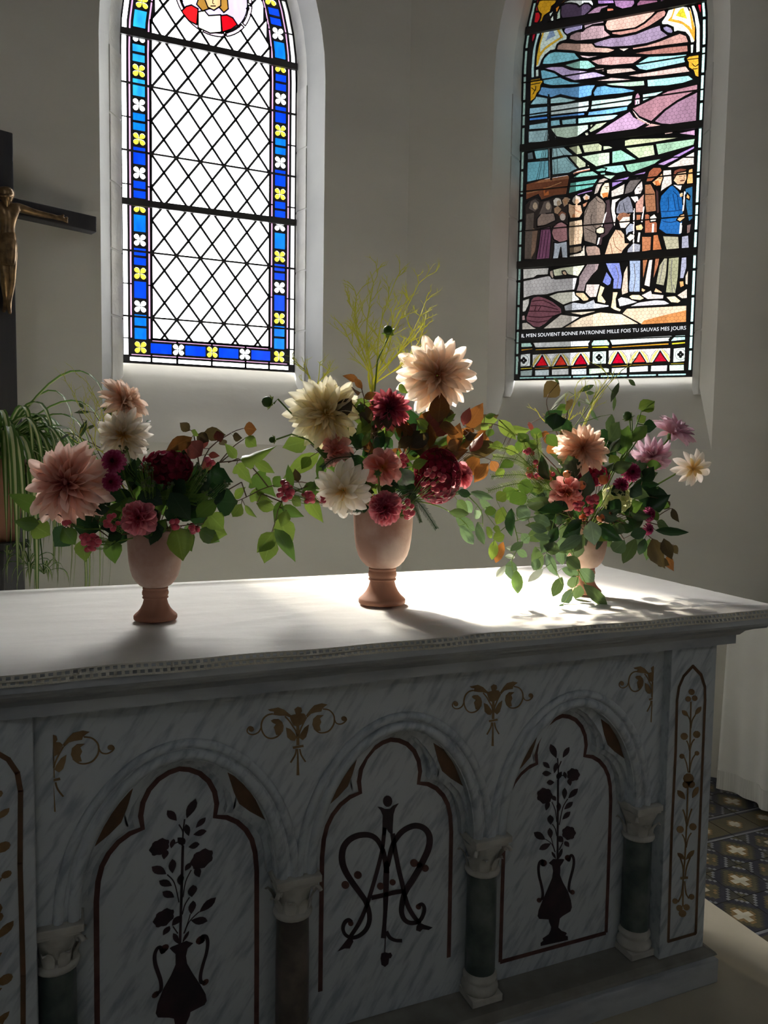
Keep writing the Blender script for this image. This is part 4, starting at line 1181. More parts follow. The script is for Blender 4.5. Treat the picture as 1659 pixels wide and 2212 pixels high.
# man in brown
pane((222,166,120), 'D 700,350 790,280 850,210 862,290 830,390 740,400', 'face_pane'); pane((190,110,60), 'D 740,340 790,320 830,390 760,400', 'painted_beard', False)
pane((150,86,60), 'D 615,350 660,200 720,140 830,140 850,190 790,260 700,340', 'hat_pane')
pane((152,102,72), 'D 600,380 690,370 760,500 770,760 620,780 600,600', 'coat_pane'); line2('D', [(610,520),(740,515)], 14, None, 'painted_line', True)
pane((60,40,40), 'D 750,420 800,480 812,780 770,800', 'coat_pane'); pane((166,96,66), 'D 600,800 650,790 780,920 780,1060 600,1070 600,900', 'coat_pane')
pane((246,232,212), 'D 670,840 740,790 780,850 760,900 680,910', 'hand_pane'); line2('D', [(722,930),(715,1060)], 28, (238,226,214), 'staff_pane')
pane((176,112,76), 'D 560,1110 700,1110 690,1310 560,1335', 'trousers_pane'); pane((170,102,62), 'D 720,1090 790,1080 850,1300 710,1312', 'trousers_pane')
line2('D', [(800,300),(840,290)], 9, None, 'painted_line', True)
# the man at the edge and the man in blue
pane((40,90,126), 'D 1170,440 1280,400 1280,860 1220,910 1180,700', 'coat_pane'); pane((226,162,100), 'D 1190,330 1220,170 1280,150 1287,370 1190,380', 'face_pane'); pane((222,160,100), 'D 1180,570 1200,500 1240,550 1230,600', 'hand_pane')
pane((110,85,80), 'D 1190,950 1260,930 1240,1060 1190,1080', 'coat_pane')
pane((152,152,168), 'D 1120,1110 1220,1090 1230,1280 1115,1285', 'trousers_pane')
pane((226,180,140), 'D 1000,330 1020,290 1060,220 1190,190 1197,300 1160,380 1060,390', 'face_pane'); pane((112,60,46), 'D 990,260 1020,180 1100,150 1205,160 1180,195 1060,220 1020,290', 'hair_pane')
for p, w in (([(1085,270),(1130,265)],8), ([(1150,265),(1180,260)],8), ([(1100,330),(1165,320)],16), ([(1150,280),(1165,310)],7)): line2('D', p, w, (80,40,30))
pane((26,88,150), 'D 810,640 830,540 960,400 1000,390 1080,470 1130,560 1150,800 1110,1090 900,1080 800,1010 830,850 820,760', 'coat_pane')
pane((228,222,216), 'D 1005,385 1070,400 1122,400 1105,462', 'collar_pane', False)
for p in ([(930,560),(940,700),(920,760)], [(830,760),(1000,755),(1130,735)], [(850,890),(960,915),(1060,890)], [(1000,520),(1040,740)], [(1060,540),(1090,740)], [(1000,470),(1080,550)]): line2('D', p, 11, (14,44,84))
pane((232,178,128), 'D 1050,880 1100,810 1160,790 1172,850 1100,910', 'hand_pane'); pane((232,178,128), 'D 1095,510 1135,500 1135,555 1098,555', 'hand_pane', False)
line2('D', [(1168,480),(1140,760)], 20, (236,226,216), 'staff_pane'); line2('D', [(1116,920),(1102,1070)], 32, (236,226,216), 'staff_pane')
pane((156,151,126), 'D 850,1100 1080,1110 1092,1285 905,1305', 'trousers_pane')
# the boy with folded hands
pane((204,168,138), 'D 30,1385 100,1160 190,1010 270,1020 320,1080 330,1200 400,1200 300,1310 270,1385', 'shirt_pane')
pane((246,226,206), 'D 230,900 290,830 400,820 400,920 330,1000 260,1000', 'face_pane'); pane((136,90,66), 'D 212,850 240,790 300,775 400,795 395,835 300,840 245,905', 'hair_pane', False)
for p, w in (([(330,880),(360,875)],8), ([(370,880),(390,875)],7), ([(330,950),(360,945)],8)): line2('D', p, w, (150,95,70))
pane((242,226,202), 'D 340,1130 400,1070 470,1090 460,1140 390,1190', 'hand_pane')
for p in ([(160,1120),(190,1250),(280,1320)], [(210,1020),(290,1130)], [(120,1200),(150,1360)]): line2('D', p, 10, (135,92,70))
# the quay, legs and feet
for col, s in (((205,200,195), 'E 225,310 660,290 640,410 460,420 410,460 230,490'), ((230,210,180), 'E 690,330 860,290 1260,240 1140,440 980,410 750,440'),
 ((190,185,185), 'E 230,510 420,470 650,420 760,480 1130,450 1080,660 800,690 620,740 400,750 230,800'), ((205,200,195), 'E 220,830 340,790 330,900 270,1020 215,1030'),
 ((215,205,190), 'E 640,760 810,700 1080,680 1170,830 1000,870 890,910'), ((200,200,205), 'E 900,920 1060,860 1230,880 1400,810 1420,870 1602,900 F 190,890 200,930 0,960 E 920,1010'),
 ((190,160,160), 'E 210,1080 260,1070 270,1160 210,1170'), ((205,195,185), 'E 210,1200 290,1190 440,1290 560,1290 850,1060 1180,1100 870,1290 210,1320'),
 ((225,205,180), 'E 930,1030 1602,990 1460,1010 1190,1080'), ((230,205,175), 'E 880,1290 1190,1110 1460,1030 F 60,1010 400,1040 700,1210 0,1250'),
 ((222,192,162), 'F 400,1040 480,950 1460,900 1455,1170 710,1210'), ((205,200,205), 'F 500,930 670,850 950,810 1100,820 1200,880 1100,900'),
 ((215,210,210), 'F 330,800 390,760 500,780 680,850 460,910 360,930'), ((220,195,175), 'F 430,370 500,220 510,700 400,740 390,650'), ((225,205,195), 'F 760,580 840,160 910,150 870,520 860,610'),
 ((220,205,195), 'F 700,740 880,650 900,710 1090,730 1080,800 820,810'), ((215,195,180), 'F 1290,740 1470,620 1470,790 1380,800'), ((225,200,180), 'F 0,300 110,200 130,330 60,520 0,760 E 1260,560 1370,420 1460,330 1490,230 1560,220 1560,330'),
 ((225,205,195), 'E 1250,700 1270,560 1500,560 1440,780 1330,790'), ((215,190,170), 'F 1430,430 1490,290 1480,580 1430,560')): pane(col, s)
pane((190,125,70), 'F 760,1150 1100,1060 1455,980 1455,1170 710,1212', 'painted_sand', False)
pane((128,82,92), 'E 360,830 400,780 490,760 600,790 720,850 860,960 870,1040 720,1100 600,1220 500,1280 400,1270 280,1170 280,1110 320,1000', 'basket_pane')
for p in ([(370,850),(560,830),(760,930)], [(340,920),(540,920),(800,980)], [(310,1010),(560,1010),(840,1020)], [(300,1090),(520,1110),(760,1080)], [(300,1160),(480,1190),(640,1160)], [(420,1000),(440,930)], [(480,1000),(520,930)]): line2('E', p, 15, (84,46,56))
pane((152,132,132), 'E 1280,230 1490,220 1460,330 1370,420 1270,560 1240,690 1100,680 1140,560 1150,440', 'trousers_pane'); pane((238,206,162), 'E 1085,700 1230,700 1320,800 1300,840 1220,850 1170,800 1100,750', 'foot_pane')
pane((190,170,155), 'E 665,350 720,330 740,460 700,470 670,410', 'foot_pane'); pane((215,180,150), 'E 870,350 920,340 960,400 930,425 880,400', 'foot_pane')
pane((112,122,190), 'F 80,530 150,340 240,470 220,560 170,590', 'trousers_pane'); pane((246,220,176), 'F 50,570 130,610 80,740 150,840 130,880 0,850 0,760', 'foot_pane')
pane((122,132,198), 'F 130,210 370,205 410,430 410,500 390,640 250,640 260,480 180,330', 'trousers_pane'); pane((246,216,176), 'F 250,680 350,680 310,800 320,930 400,970 370,1010 270,980 215,940 240,800', 'foot_pane')
pane((152,166,192), 'F 520,170 710,165 700,690 520,690 510,600 530,400', 'trousers_pane'); pane((240,215,176), 'F 510,760 560,725 690,725 780,790 700,825 560,810', 'foot_pane')
pane((152,96,62), 'F 735,160 830,150 740,540', 'trousers_pane'); pane((162,102,72), 'F 940,140 1020,130 1000,260 900,530', 'trousers_pane'); pane((230,185,140), 'F 720,610 800,650 760,690 715,680', 'foot_pane')
pane((152,147,122), 'F 950,560 1010,250 1090,130 1150,130 1130,400 1090,590', 'trousers_pane'); pane((150,148,116), 'F 1110,700 1140,440 1160,130 1340,110 1320,450 1280,710', 'trousers_pane')
pane((240,215,176), 'F 1110,760 1270,745 1370,830 1320,870 1200,860', 'foot_pane'); pane((230,180,140), 'F 915,690 950,610 1060,680 1060,710', 'foot_pane')
pane((152,152,172), 'F 1370,120 1460,110 1460,280 1410,470 1340,470', 'trousers_pane'); pane((216,150,92), 'F 1330,510 1410,500 1420,590 1350,620', 'foot_pane')
for p in ([(1220,150),(1200,430),(1230,690)], [(1080,200),(1010,540)], [(600,220),(620,450),(590,680)], [(300,260),(350,420),(320,620)], [(1240,560),(1280,690)]): line2('F', p, 12, (100,95,95))
# ornamental foot of the window
for col, s in (((175,210,200), 'E 195,1520 345,1515 400,1600 195,1610'), ((215,225,230), 'E 385,1520 1360,1470 1310,1550 1320,1590 430,1615'), ((185,220,200), 'E 1350,1540 1400,1470 1602,1460 F 150,1440 210,1520 200,1560 E 1350,1585'),
 ((225,235,230), 'F 190,1440 1240,1390 1170,1460 1190,1490 240,1555'), ((185,225,215), 'F 1200,1470 1270,1390 1440,1380 1440,1470 1200,1495'),
 ((220,150,50), 'E 195,1635 390,1618 400,1640 195,1670'), ((236,160,40), 'E 430,1632 1310,1592 1310,1622 430,1660'), ((226,206,40), 'E 1360,1592 1602,1580 F 190,1572 190,1602 E 1360,1622'), ((236,160,40), 'F 230,1572 1170,1512 1170,1550 230,1600'), ((226,206,40), 'F 1210,1510 1440,1490 1440,1530 1210,1550'),
 ((205,226,216), 'E 185,1720 355,1700 350,1920 180,1930'), ((205,226,216), 'E 1370,1670 1602,1660 F 155,1640 150,1860 E 1365,1885'), ((216,232,220), 'F 1240,1600 1440,1580 1430,1820 1230,1840'),
 ((222,216,210), 'E 380,1720 1340,1670 1330,1900 380,1940'), ((226,214,206), 'F 180,1630 1200,1590 1190,1830 180,1870'),
 ((150,165,165), 'E 180,1990 390,1970 380,2080 180,2085'), ((190,200,205), 'E 420,1980 665,1965 660,2075 420,2080'), ((230,225,215), 'E 695,1965 985,1950 985,2060 700,2070'), ((220,225,225), 'E 1020,1960 1280,1950 1280,2060 1020,2065'),
 ((205,226,196), 'E 1310,1950 1602,1940 F 200,1930 200,2000 E 1310,2055'), ((222,226,222), 'F 230,1920 490,1905 490,2010 230,2015'), ((222,230,226), 'F 520,1900 835,1880 835,1985 520,2000'), ((222,226,222), 'F 870,1880 1150,1870 1140,1980 865,1985'), ((205,226,206), 'F 1170,1870 1420,1860 1420,1970 1170,1975'),
 ((214,190,50), 'E 185,1945 385,1935 385,1962 185,1975'), ((226,130,60), 'E 420,1945 665,1930 665,1955 420,1970'), ((232,170,50), 'E 700,1930 985,1915 985,1940 700,1955'), ((226,130,60), 'E 1020,1925 1280,1912 1280,1940 1020,1950'), ((222,202,50), 'F 1190,1845 1420,1835 1420,1860 1190,1868'), ((232,170,50), 'F 230,1885 490,1870 490,1895 230,1908'), ((232,170,50), 'F 520,1865 1150,1845 1150,1862 520,1890')): pane(col, s)
for t, tri, col in (('E', [(545,1735),(585,1810),(640,1908),(425,1920),(500,1815)], (208,20,36)), ('E', [(850,1735),(900,1805),(950,1900),(745,1912),(800,1820)], (226,58,40)), ('E', [(1180,1715),(1230,1790),(1285,1887),(1065,1900),(1120,1800)], (192,10,40)),
                    ('F', [(340,1665),(390,1740),(450,1850),(235,1857),(295,1745)], (184,5,38)), ('F', [(690,1665),(740,1740),(795,1832),(575,1842),(640,1755)], (232,50,50)), ('F', [(1025,1645),(1080,1730),(1145,1820),(915,1828),(975,1735)], (176,5,36))):
    a = tri[0]; l = tri[3]; r = tri[2]
    for e_, sg in ((l, -1), (r, 1)):
        line2(t, [(a[0] + sg*25, a[1] - 25), ((a[0] + e_[0])/2 + sg*48, (a[1] + e_[1])/2 - 12), (e_[0] + sg*42, e_[1] + 8)], [14, 46, 14], (226,206,116), 'painted_leaf')
        line2(t, [(a[0] + sg*60, a[1] - 22), ((a[0] + e_[0])/2 + sg*84, (a[1] + e_[1])/2 - 20), (e_[0] + sg*58, e_[1] + 6)], 6, None, 'painted_line', True)
    pane(col, t + ' ' + ' '.join('%d,%d' % p for p in tri), 'red_pane')
for t, cx_, cy_ in (('E', 238, 1820), ('E', 1480, 1770), ('F', 1358, 1702)):
    for k in range(4):
        a = k*math.pi/2; q = CR_[t]
        panes.append(('painted_quatrefoil', [FR.px(q[0] + (cx_ + 30*math.cos(a) + 27*math.cos(2*math.pi*i/8))/q[2], q[1] + (cy_ + 32*math.sin(a) + 27*math.sin(2*math.pi*i/8))/q[2], GW) for i in range(8)], M['lead'], False))
    for r_ in (84,):
        pts = [(cx_ + r_*math.cos(2*math.pi*i/16), cy_ + (r_ + 6)*math.sin(2*math.pi*i/16)) for i in range(17)]
        line2(t, pts, 6, None, 'painted_line', True)
glaze(FR, WIN2, panes, G, .0061)
for z, h in ((2.612, .040), (3.262, .038), (3.897, .040)): bar(FR, WIN2, u0_ - .02, z - .003, u1_ + .02, z, h)
for z in (2.17, 2.80, 3.02, 3.44, 3.62): bar(FR, WIN2, u0_ + .0, z, u1_ + .0, z, .006, d=.003)
# inscription
def letter_band():
    a = w2('E 205,1463 F 1445,1318'); b = w2('E 205,1385 F 1445,1232')
    (ua_, za_), (ub_, zb_) = a
    hgt = ((b[0][1] - a[0][1]) + (b[1][1] - a[1][1]))/2
    cu = bpy.data.curves.new('inscription', 'FONT'); cu.body = "IL M'EN SOUVIENT BONNE PATRONNE MILLE FOIS TU SAUVAS MES JOURS"
    cu.space_character = 1.02; cu.resolution_u = 4; cu.fill_mode = 'FRONT'
    o = bpy.data.objects.new('inscription', cu); COL.objects.link(o)
    dg = bpy.context.evaluated_depsgraph_get()
    me = bpy.data.meshes.new_from_object(o.evaluated_get(dg)); bpy.data.objects.remove(o)
    xs = [v.co.x for v in me.vertices]; ys = [v.co.y for v in me.vertices]
    w = max(xs) - min(xs); h = max(ys) - min(ys); x0 = min(xs); y0 = min(ys)
    for v in me.vertices:
        t = (v.co.x - x0)/w
        p = FR(ua_ + (ub_ - ua_)*t, za_ + (zb_ - za_)*t + hgt*(v.co.y - y0)/h*.97, GW - .0055)
        v.co = p
    mt, nt, out = newmat('emissive_lettering')  # letters emit, standing in for daylight through clear glass
    e = nt.nodes.new('ShaderNodeEmission'); e.inputs[0].default_value = (.93, .96, 1, 1); e.inputs[1].default_value = .36
    nt.links.new(e.outputs[0], out.inputs[0])
    me.materials.clear(); me.materials.append(mt)
    link('inscription', me, WIN2)
letter_band()

# ---- outside the second window: wire guard and the buttress at the corner
mb = MB()
us0, us1, zz0, zz1, s_ = u0_ - .05, u1_ + .05, 1.9, 4.2, .0125
dx = s_*math.sqrt(3); r_ = 0; wv = .00042
z = zz0
segs = []
while z < zz1:
    u = us0 + (dx/2 if r_ % 2 else 0)
    while u < us1:
        segs += [((u, z), (u, z + s_)), ((u, z + s_), (u + dx/2, z + 1.5*s_)), ((u, z + s_), (u - dx/2, z + 1.5*s_))]
        u += dx
    z += 1.5*s_; r_ += 1
for a, b in segs:
    A = Vector(a); B = Vector(b); t = (B - A).normalized(); n = Vector((-t.y, t.x))*wv
    mb.face([FR(q.x, q.y, GW + .07) for q in (A + n, B + n, B - n, A - n)])
mb.build('wire_guard', M['wire'], WIN2)['kind'] = 'stuff'
ue = FR.px(1241, 500, 1.0)[0]
mb = MB().prism([(ue - 1.2, .35 + .45), (ue, .45 + .55), (ue, 2.2), (ue - 1.2, 2.2)], lambda a, b, d: FR(a, d, b), -.1, 6.0)
bt = mb.build('wall_buttress', M['render']); bt['kind'] = 'structure'

# ------------------------------------------------------------------ patterned floor tiles, side table
TP = [(.025, .027, .045), (.11, .09, .045), (.62, .58, .46), (.30, .19, .07), (.24, .25, .27), (.055, .052, .04)]
TM = [pbr('tile_' + n, c, .35, tuple(v*.75 for v in c), 20) for n, c in zip(('navy', 'olive', 'cream', 'ochre', 'grey', 'dark'), TP)]
def tile_mesh(kind):
    T = .1728; n = 14; mb = MB(); h = T/n
    for i in range(n):
        for j in range(n):
            x, y = abs(i - (n-1)/2), abs(j - (n-1)/2); d = x + y
            if kind == 0:
                c = 2 if (d < 3.5 and not (abs(x - y) < .6 and d > 1.5)) else 3 if d < 4.5 else 1 if d < 7 else 5 if d < 8 else 0 if d < 10.5 else 4 if d < 11.5 else 1
            elif kind == 1:
                c = 4 if y > 5.9 else 0 if y > 4.6 else (2 if (d < 2.6 and not d < .9) else 3 if d < 3.6 else 1)
            else:
                c = 0 if abs(d - 7) < 1.6 else 4 if abs(d - 9.2) < .8 else (3 if (3 < d < 5 and abs(x - y) < 1.2) else 1 if d < 6 else 5)
                if d < 1.2: c = 2
            x0, y0 = -T/2 + i*h, -T/2 + j*h
            mb.face([(x0, y0, 0), (x0 + h, y0, 0), (x0 + h, y0 + h, 0), (x0, y0 + h, 0)], c)
    for a, b in (((-1,-1),(1,-1)), ((1,-1),(1,1)), ((1,1),(-1,1)), ((-1,1),(-1,-1))):
        mb.face([(a[0]*T/2, a[1]*T/2, 0), (b[0]*T/2, b[1]*T/2, 0), (b[0]*T/2, b[1]*T/2, -.01), (a[0]*T/2, a[1]*T/2, -.01)], 5)
    return mb.mesh('tile', TM)
TMESH = [tile_mesh(k) for k in range(3)]
floor_o = bpy.data.objects['floor']
for i in range(-2, 8):
    for j in range(-4, 9):
        x = 2.298 + (i + .5)*.176; y = 2.004 + (j + .5)*.176
        if x - .088 < 2.035 and x + .09 < 2.035: continue
        o = bpy.data.objects.new('tile', TMESH[(1 if j % 4 == 2 else (2 if (j + i) % 2 else 0))]); COL.objects.link(o)
        o.location = (x, y, ZF - .002); o.parent = floor_o
# table by the wall under a long white cloth
tbl = empty('side_table', (3.05, 2.3, ZF)); tag(tbl, 'low table by the wall under a long white cloth with a striped hem', 'table')
hangm = pbr('white_cotton', (.80, .79, .74), .9, (.76, .75, .70), 6, .05, 200); bandm = pbr('striped_hem', (.66, .65, .60), .9, (.78, .77, .72), 30, stretch=(1, 12, .1), lo=.45, hi=.55)
ys = np.linspace(1.75, 2.70, 70)
def fold(y, t): return .022*math.sin(y*21 + 1.0)*t + .012*math.sin(y*47)*t
zs = [.795, .78, .6, .4, .2, .03]
mb = MB()
rows = [[(3.19, y, .80) for y in ys], [(2.935, y, .80) for y in ys]] + [[(2.925 - .0 - fold(y, (.86 - z)/.9), y, z + .012*math.sin(y*9)*(.86 - z)) for y in ys] for z in zs]
mb.grid(rows)
end = rows[2:]
mb.grid([[(r[-1][0] + (3.19 - r[-1][0])*k/6, r[-1][1] + .002*k, r[-1][2]) for k in range(7)] for r in end])
mb.grid([[(r[0][0] + (3.19 - r[0][0])*k/6, r[0][1], r[0][2]) for k in range(7)] for r in end])
mb.build('table_cloth', hangm, tbl, True)
mb = MB().grid([[(2.924 - fold(y, (.86 - z)/.9), y, z + .012*math.sin(y*9)*(.86 - z)) for y in ys] for z in (.03, -.06)])
mb.build('cloth_hem', bandm, tbl, True)
for x in (3.0, 3.15):
    for y in (1.85, 2.5): MB().box((x - .02, y - .02, ZF), (x + .02, y + .02, .785)).build('leg', M['wood'], tbl)
MB().box((2.94, 1.77, .775), (3.18, 2.68, .797)).build('table_top', M['wood'], tbl)

# ------------------------------------------------------------------ crucifix set across the corner
CA = R(20.8)
ca = Vector((math.cos(CA), math.sin(CA), 0)); cf = Vector((math.sin(CA), -math.cos(CA), 0))
pe = onY(203, 488, 3.955)
pu = onY(24, 500, 3.84)
C0 = Vector((pu.x, 3.84, 0)) - ca*.047
# put the upright on the line of the arm
C0 = Vector((pe.x, 3.955, 0)) - ca*((Vector((pe.x, 3.955, 0)) - C0).dot(ca))
ARM = (Vector((pe.x, 3.955, 0)) - C0).dot(ca)
cross = empty('crucifix', (C0.x, C0.y, ZF)); tag(cross, 'tall dark wooden crucifix with a bronze figure in the corner', 'crucifix')
zt = onY(20, 288, C0.y).z; za = pe.z
def cb(r0, r1, z0, z1, d0, d1, name, mat, par=cross, bv=.004):
    mb = MB(); P = lambda r, z, d: C0 + ca*r + cf*d + Vector((0, 0, z))
    q = [P(r0, z0, d0), P(r1, z0, d0), P(r1, z1, d0), P(r0, z1, d0)]; k = [P(r0, z0, d1), P(r1, z0, d1), P(r1, z1, d1), P(r0, z1, d1)]
    mb.face(q); mb.face(k)
    for i in range(4): mb.face([q[i], q[(i+1) % 4], k[(i+1) % 4], k[i]])
    return bevel(mb.build(name, mat, par), bv)
cb(-.047, .047, .35, zt, -.03, .03, 'upright', M['wood'])
cb(-ARM, ARM, za - .036, za + .036, -.028, .032, 'cross_arm', M['wood'])
cb(-.06, .06, ZF + .06, 1.66, -.045, .045, 'post', pbr('grey_painted_wood', (.055, .055, .062), .6, (.07, .07, .075), 12))
cb(-.09, .09, ZF, ZF + .06, -.07, .10, 'base', M['wood'])
# the bronze figure: one skinned body
def fp(x, y, d=.055):                     # crop pixel -> point in front of the cross
    px, py = x/3.688, 260 + y/3.688
    dr = ray(px, py); o = C0 + cf*d
    t = (o - CAM).dot(cf)/dr.dot(cf)
    return CAM + dr*t
J = {}
def addj(n, p, r): J[n] = (p, r)
mid = 62
addj('pelvis', fp(mid, 930), .034); addj('waist', fp(mid, 860), .027); addj('chest', fp(mid, 760), .042); addj('upper', fp(mid, 700), .038)
addj('neck', fp(56, 668, .06), .017); addj('jaw', fp(52, 640, .07), .024); addj('head', fp(50, 600, .07), .036); addj('crown', fp(48, 560, .066), .036); addj('top', fp(48, 535, .064), .022)
addj('shR', fp(135, 690), .022); addj('elR', fp(285, 738), .0155); addj('wrR', fp(425, 766, .05), .012); addj('haR', fp(480, 785, .045), .010)
addj('shL', fp(-12, 672), .019); addj('elL', fp(-165, 660), .0125); addj('wrL', fp(-300, 640, .05), .0095); addj('haL', fp(-365, 630, .045), .010)
addj('hipR', fp(92, 960), .026); addj('thR', fp(98, 1080, .062), .023); addj('knR', fp(92, 1190, .07), .021); addj('caR', fp(88, 1290, .06), .020); addj('anR', fp(70, 1440, .05), .013); addj('ftR', fp(72, 1500, .07), .0105); addj('toR', fp(80, 1545, .078), .007)
addj('hipL', fp(32, 955), .026); addj('thL', fp(30, 1080, .062), .023); addj('knL', fp(38, 1190, .07), .021); addj('caL', fp(38, 1290, .06), .020); addj('anL', fp(48, 1425, .045), .013); addj('ftL', fp(40, 1490, .06), .0105); addj('toL', fp(30, 1530, .07), .007)
for s, n0, sx in (('R', 'haR', 1), ('L', 'haL', -1)):
    h = J[n0][0]
    for q in range(4): addj('f%s%d' % (s, q), h + ca*sx*.034 + Vector((0, 0, .012 - .008*q)) + cf*.004, .0042)
    addj('th%s' % s + 'b', h + ca*sx*.014 + Vector((0, 0, .022)) + cf*.006, .0045)
E_ = [('pelvis','waist'),('waist','chest'),('chest','upper'),('upper','neck'),('neck','jaw'),('jaw','head'),('head','crown'),('crown','top'),('upper','shR'),('shR','elR'),('elR','wrR'),('wrR','haR'),('upper','shL'),('shL','elL'),('elL','wrL'),('wrL','haL'),
      ('pelvis','hipR'),('hipR','thR'),('thR','knR'),('knR','caR'),('caR','anR'),('anR','ftR'),('ftR','toR'),('pelvis','hipL'),('hipL','thL'),('thL','knL'),('knL','caL'),('caL','anL'),('anL','ftL'),('ftL','toL')]
E_ += [('haR', 'fR%d' % q) for q in range(4)] + [('haL', 'fL%d' % q) for q in range(4)] + [('haR', 'thRb'), ('haL', 'thLb')]
names = list(J); me = bpy.data.meshes.new('bronze_figure')
me.from_pydata([tuple(J[n][0]) for n in names], [(names.index(a), names.index(b)) for a, b in E_], [])
fig = link('bronze_figure', me, cross); fig['label'] = 'bronze figure with outstretched arms'
sk = fig.modifiers.new('skin', 'SKIN'); sk.use_smooth_shade = True
for i, n in enumerate(names):
    v = me.skin_vertices[0].data[i]; r = J[n][1]
    v.radius = (r, r); v.use_root = (n == 'pelvis')
ss = fig.modifiers.new('smooth', 'SUBSURF'); ss.levels = 2; ss.render_levels = 2
me.materials.append(M['bronze'])
def ringf(x0, x1, y, d, dep):
    a = fp(x0, y, d); b = fp(x1, y, d); c = (a + b)/2; h = (b - a)/2; n = 16
    return [c + h*math.cos(2*math.pi*k/n) + cf*dep*math.sin(2*math.pi*k/n)*(1 + .1*math.cos(6*2*math.pi*k/n)) for k in range(n)]
MB().grid([ringf(0, 124, 905, .055, .034), ringf(-6, 130, 960, .057, .040), ringf(-8, 134, 1030, .06, .040), ringf(-4, 130, 1100, .064, .040), ringf(0, 124, 1160, .066, .036), ringf(8, 116, 1162, .066, .028)], closed=True).build('loincloth', M['bronze'], fig, True)
MB().grid([[fp(62, 940, .104), fp(98, 935, .100), fp(130, 960, .094)], [fp(60, 1050, .110), fp(90, 1050, .108), fp(118, 1060, .100)], [fp(58, 1140, .108), fp(80, 1140, .108), fp(100, 1135, .10)]]).build('cloth_fold', M['bronze'], fig, True)
pts = [fp(49 + 60*math.cos(2*math.pi*k/20), 590 + 12*math.sin(2*math.pi*k/20) , .068 + .036*math.sin(2*math.pi*k/20)) for k in range(21)]
MB().tube(pts, .0055, 6).build('crown_of_thorns', M['bronze'], fig, True)
MB().grid([[fp(25, 615, .085), fp(50, 620, .10), fp(78, 615, .09)], [fp(30, 650, .082), fp(55, 660, .094), fp(80, 650, .085)], [fp(45, 690, .078), fp(58, 700, .082), fp(72, 690, .078)]]).build('beard', M['bronze'], fig, True)
MB().grid([[fp(44, 596, .088), fp(53, 596, .088)], [fp(42, 622, .100), fp(56, 622, .100)], [fp(46, 628, .09), fp(52, 628, .09)]]).build('nose', M['bronze'], fig, True)

# ------------------------------------------------------------------ spider plant on a stand
pc = onY(-14, 985, 3.05)
plant = empty('spider_plant', (pc.x, pc.y, pc.z)); tag(plant, 'spider plant with long striped arching leaves in a terracotta pot', 'plant')
MB().lathe([(.0, -.30), (.075, -.30), (.10, -.06), (.108, -.055), (.108, -.01), (.098, -.01), (.09, -.04), (0, -.04)], pc, 24).build('pot', M['terracotta_foot'], plant, True)
MB().lathe([(0, -.04), (.09, -.042)], pc, 16).build('soil', pbr('soil', (.03, .02, .015), .9), plant)
green_l = leafmat('spider_leaf_green', lin((70, 105, 45)), lin((95, 130, 60)), .35); cream_l = leafmat('spider_leaf_cream', lin((190, 200, 140)), lin((205, 210, 160)), .35)
rs = random.Random(11)
def arch_leaf(base, az, L, rise, droop, w, parent, n=12):
    d = Vector((math.cos(az), math.sin(az), 0)); s_ = Vector((-d.y, d.x, 0)); rows = []
    for i in range(n + 1):
        t = i/n
        out = L*(1 - (1 - t)**1.6)*.8*(1 - .25*droop*t*t)
        z = rise*4*t*(1 - t)*.9 + rise*.3*t - droop*L*t**2.4
        ww = w*(.55 + .45*math.sin(math.pi*min(1, t*1.2)*.6))*(1 - t**4)
        c = base + d*out + Vector((0, 0, z))
        up = Vector((0, 0, 1))
        rows.append([c - s_*ww + up*ww*.35, c - s_*ww*.38, c + s_*ww*.38, c + s_*ww + up*ww*.35])
    mb = MB()
    k = len(mb.v)
    mb.grid(rows)
    mb.mi = [(1 if (i % 3) == 1 else 0) for i in range(len(mb.f))]
    o = mb.build('leaf', [green_l, cream_l], parent, True)
    o.data.uv_layers.new(name='UVMap')
    return o
for i in range(150):
    az = rs.uniform(0, 2*math.pi); L = rs.uniform(.28, .62)
    dr = rs.uniform(.55, 1.25)
    arch_leaf(pc + Vector((rs.uniform(-.03, .03), rs.uniform(-.03, .03), 0)), az, L, rs.uniform(.05, .20), dr, rs.uniform(.010, .0155), plant)
ar = math.atan2(rgt.y, rgt.x)
for da, L, ri, dr, w in ((.0, .50, .28, -.05, .014), (.05, .50, .20, .12, .014), (-.1, .47, .16, .22, .013), (.12, .40, .26, .55, .013), (-.05, .36, .12, .9, .013), (.2, .38, .18, .8, .014), (-.25, .36, .22, .7, .013)):
    arch_leaf(pc + Vector((.01, 0, 0)), ar + da, L, ri, dr, w, plant)
for bx, by in ((62, 1225), (95, 1240), (20, 1200)):           # hanging plantlets
    q = onY(bx, by, 2.98)
    MB().tube([pc + Vector((.03, 0, .06)), (pc + q)/2 + Vector((.05, 0, .16)), q], .0022, 5).build('runner', green_l, plant, True)
    for k in range(9):
        arch_leaf(q, k*.7 + bx, rs.uniform(.08, .16), rs.uniform(.02, .06), rs.uniform(.2, .7), .006, plant, 7)
st = empty('plant_stand', (pc.x, pc.y, ZF)); tag(st, 'slim dark stand beneath the spider plant pot', 'stand')
MB().lathe([(0, pc.z - .325), (.11, pc.z - .325), (.11, pc.z - .302), (0, pc.z - .302)], (pc.x, pc.y, 0), 20).build('stand_top', M['wood'], st)
MB().lathe([(.025, ZF + .03), (.02, .5), (.03, pc.z - .325)], (pc.x, pc.y, 0), 12).build('stand_pole', M['wood'], st, True)
MB().lathe([(0, ZF), (.15, ZF), (.15, ZF + .02), (.03, ZF + .05)], (pc.x, pc.y, 0), 20).build('stand_base', M['wood'], st, True)

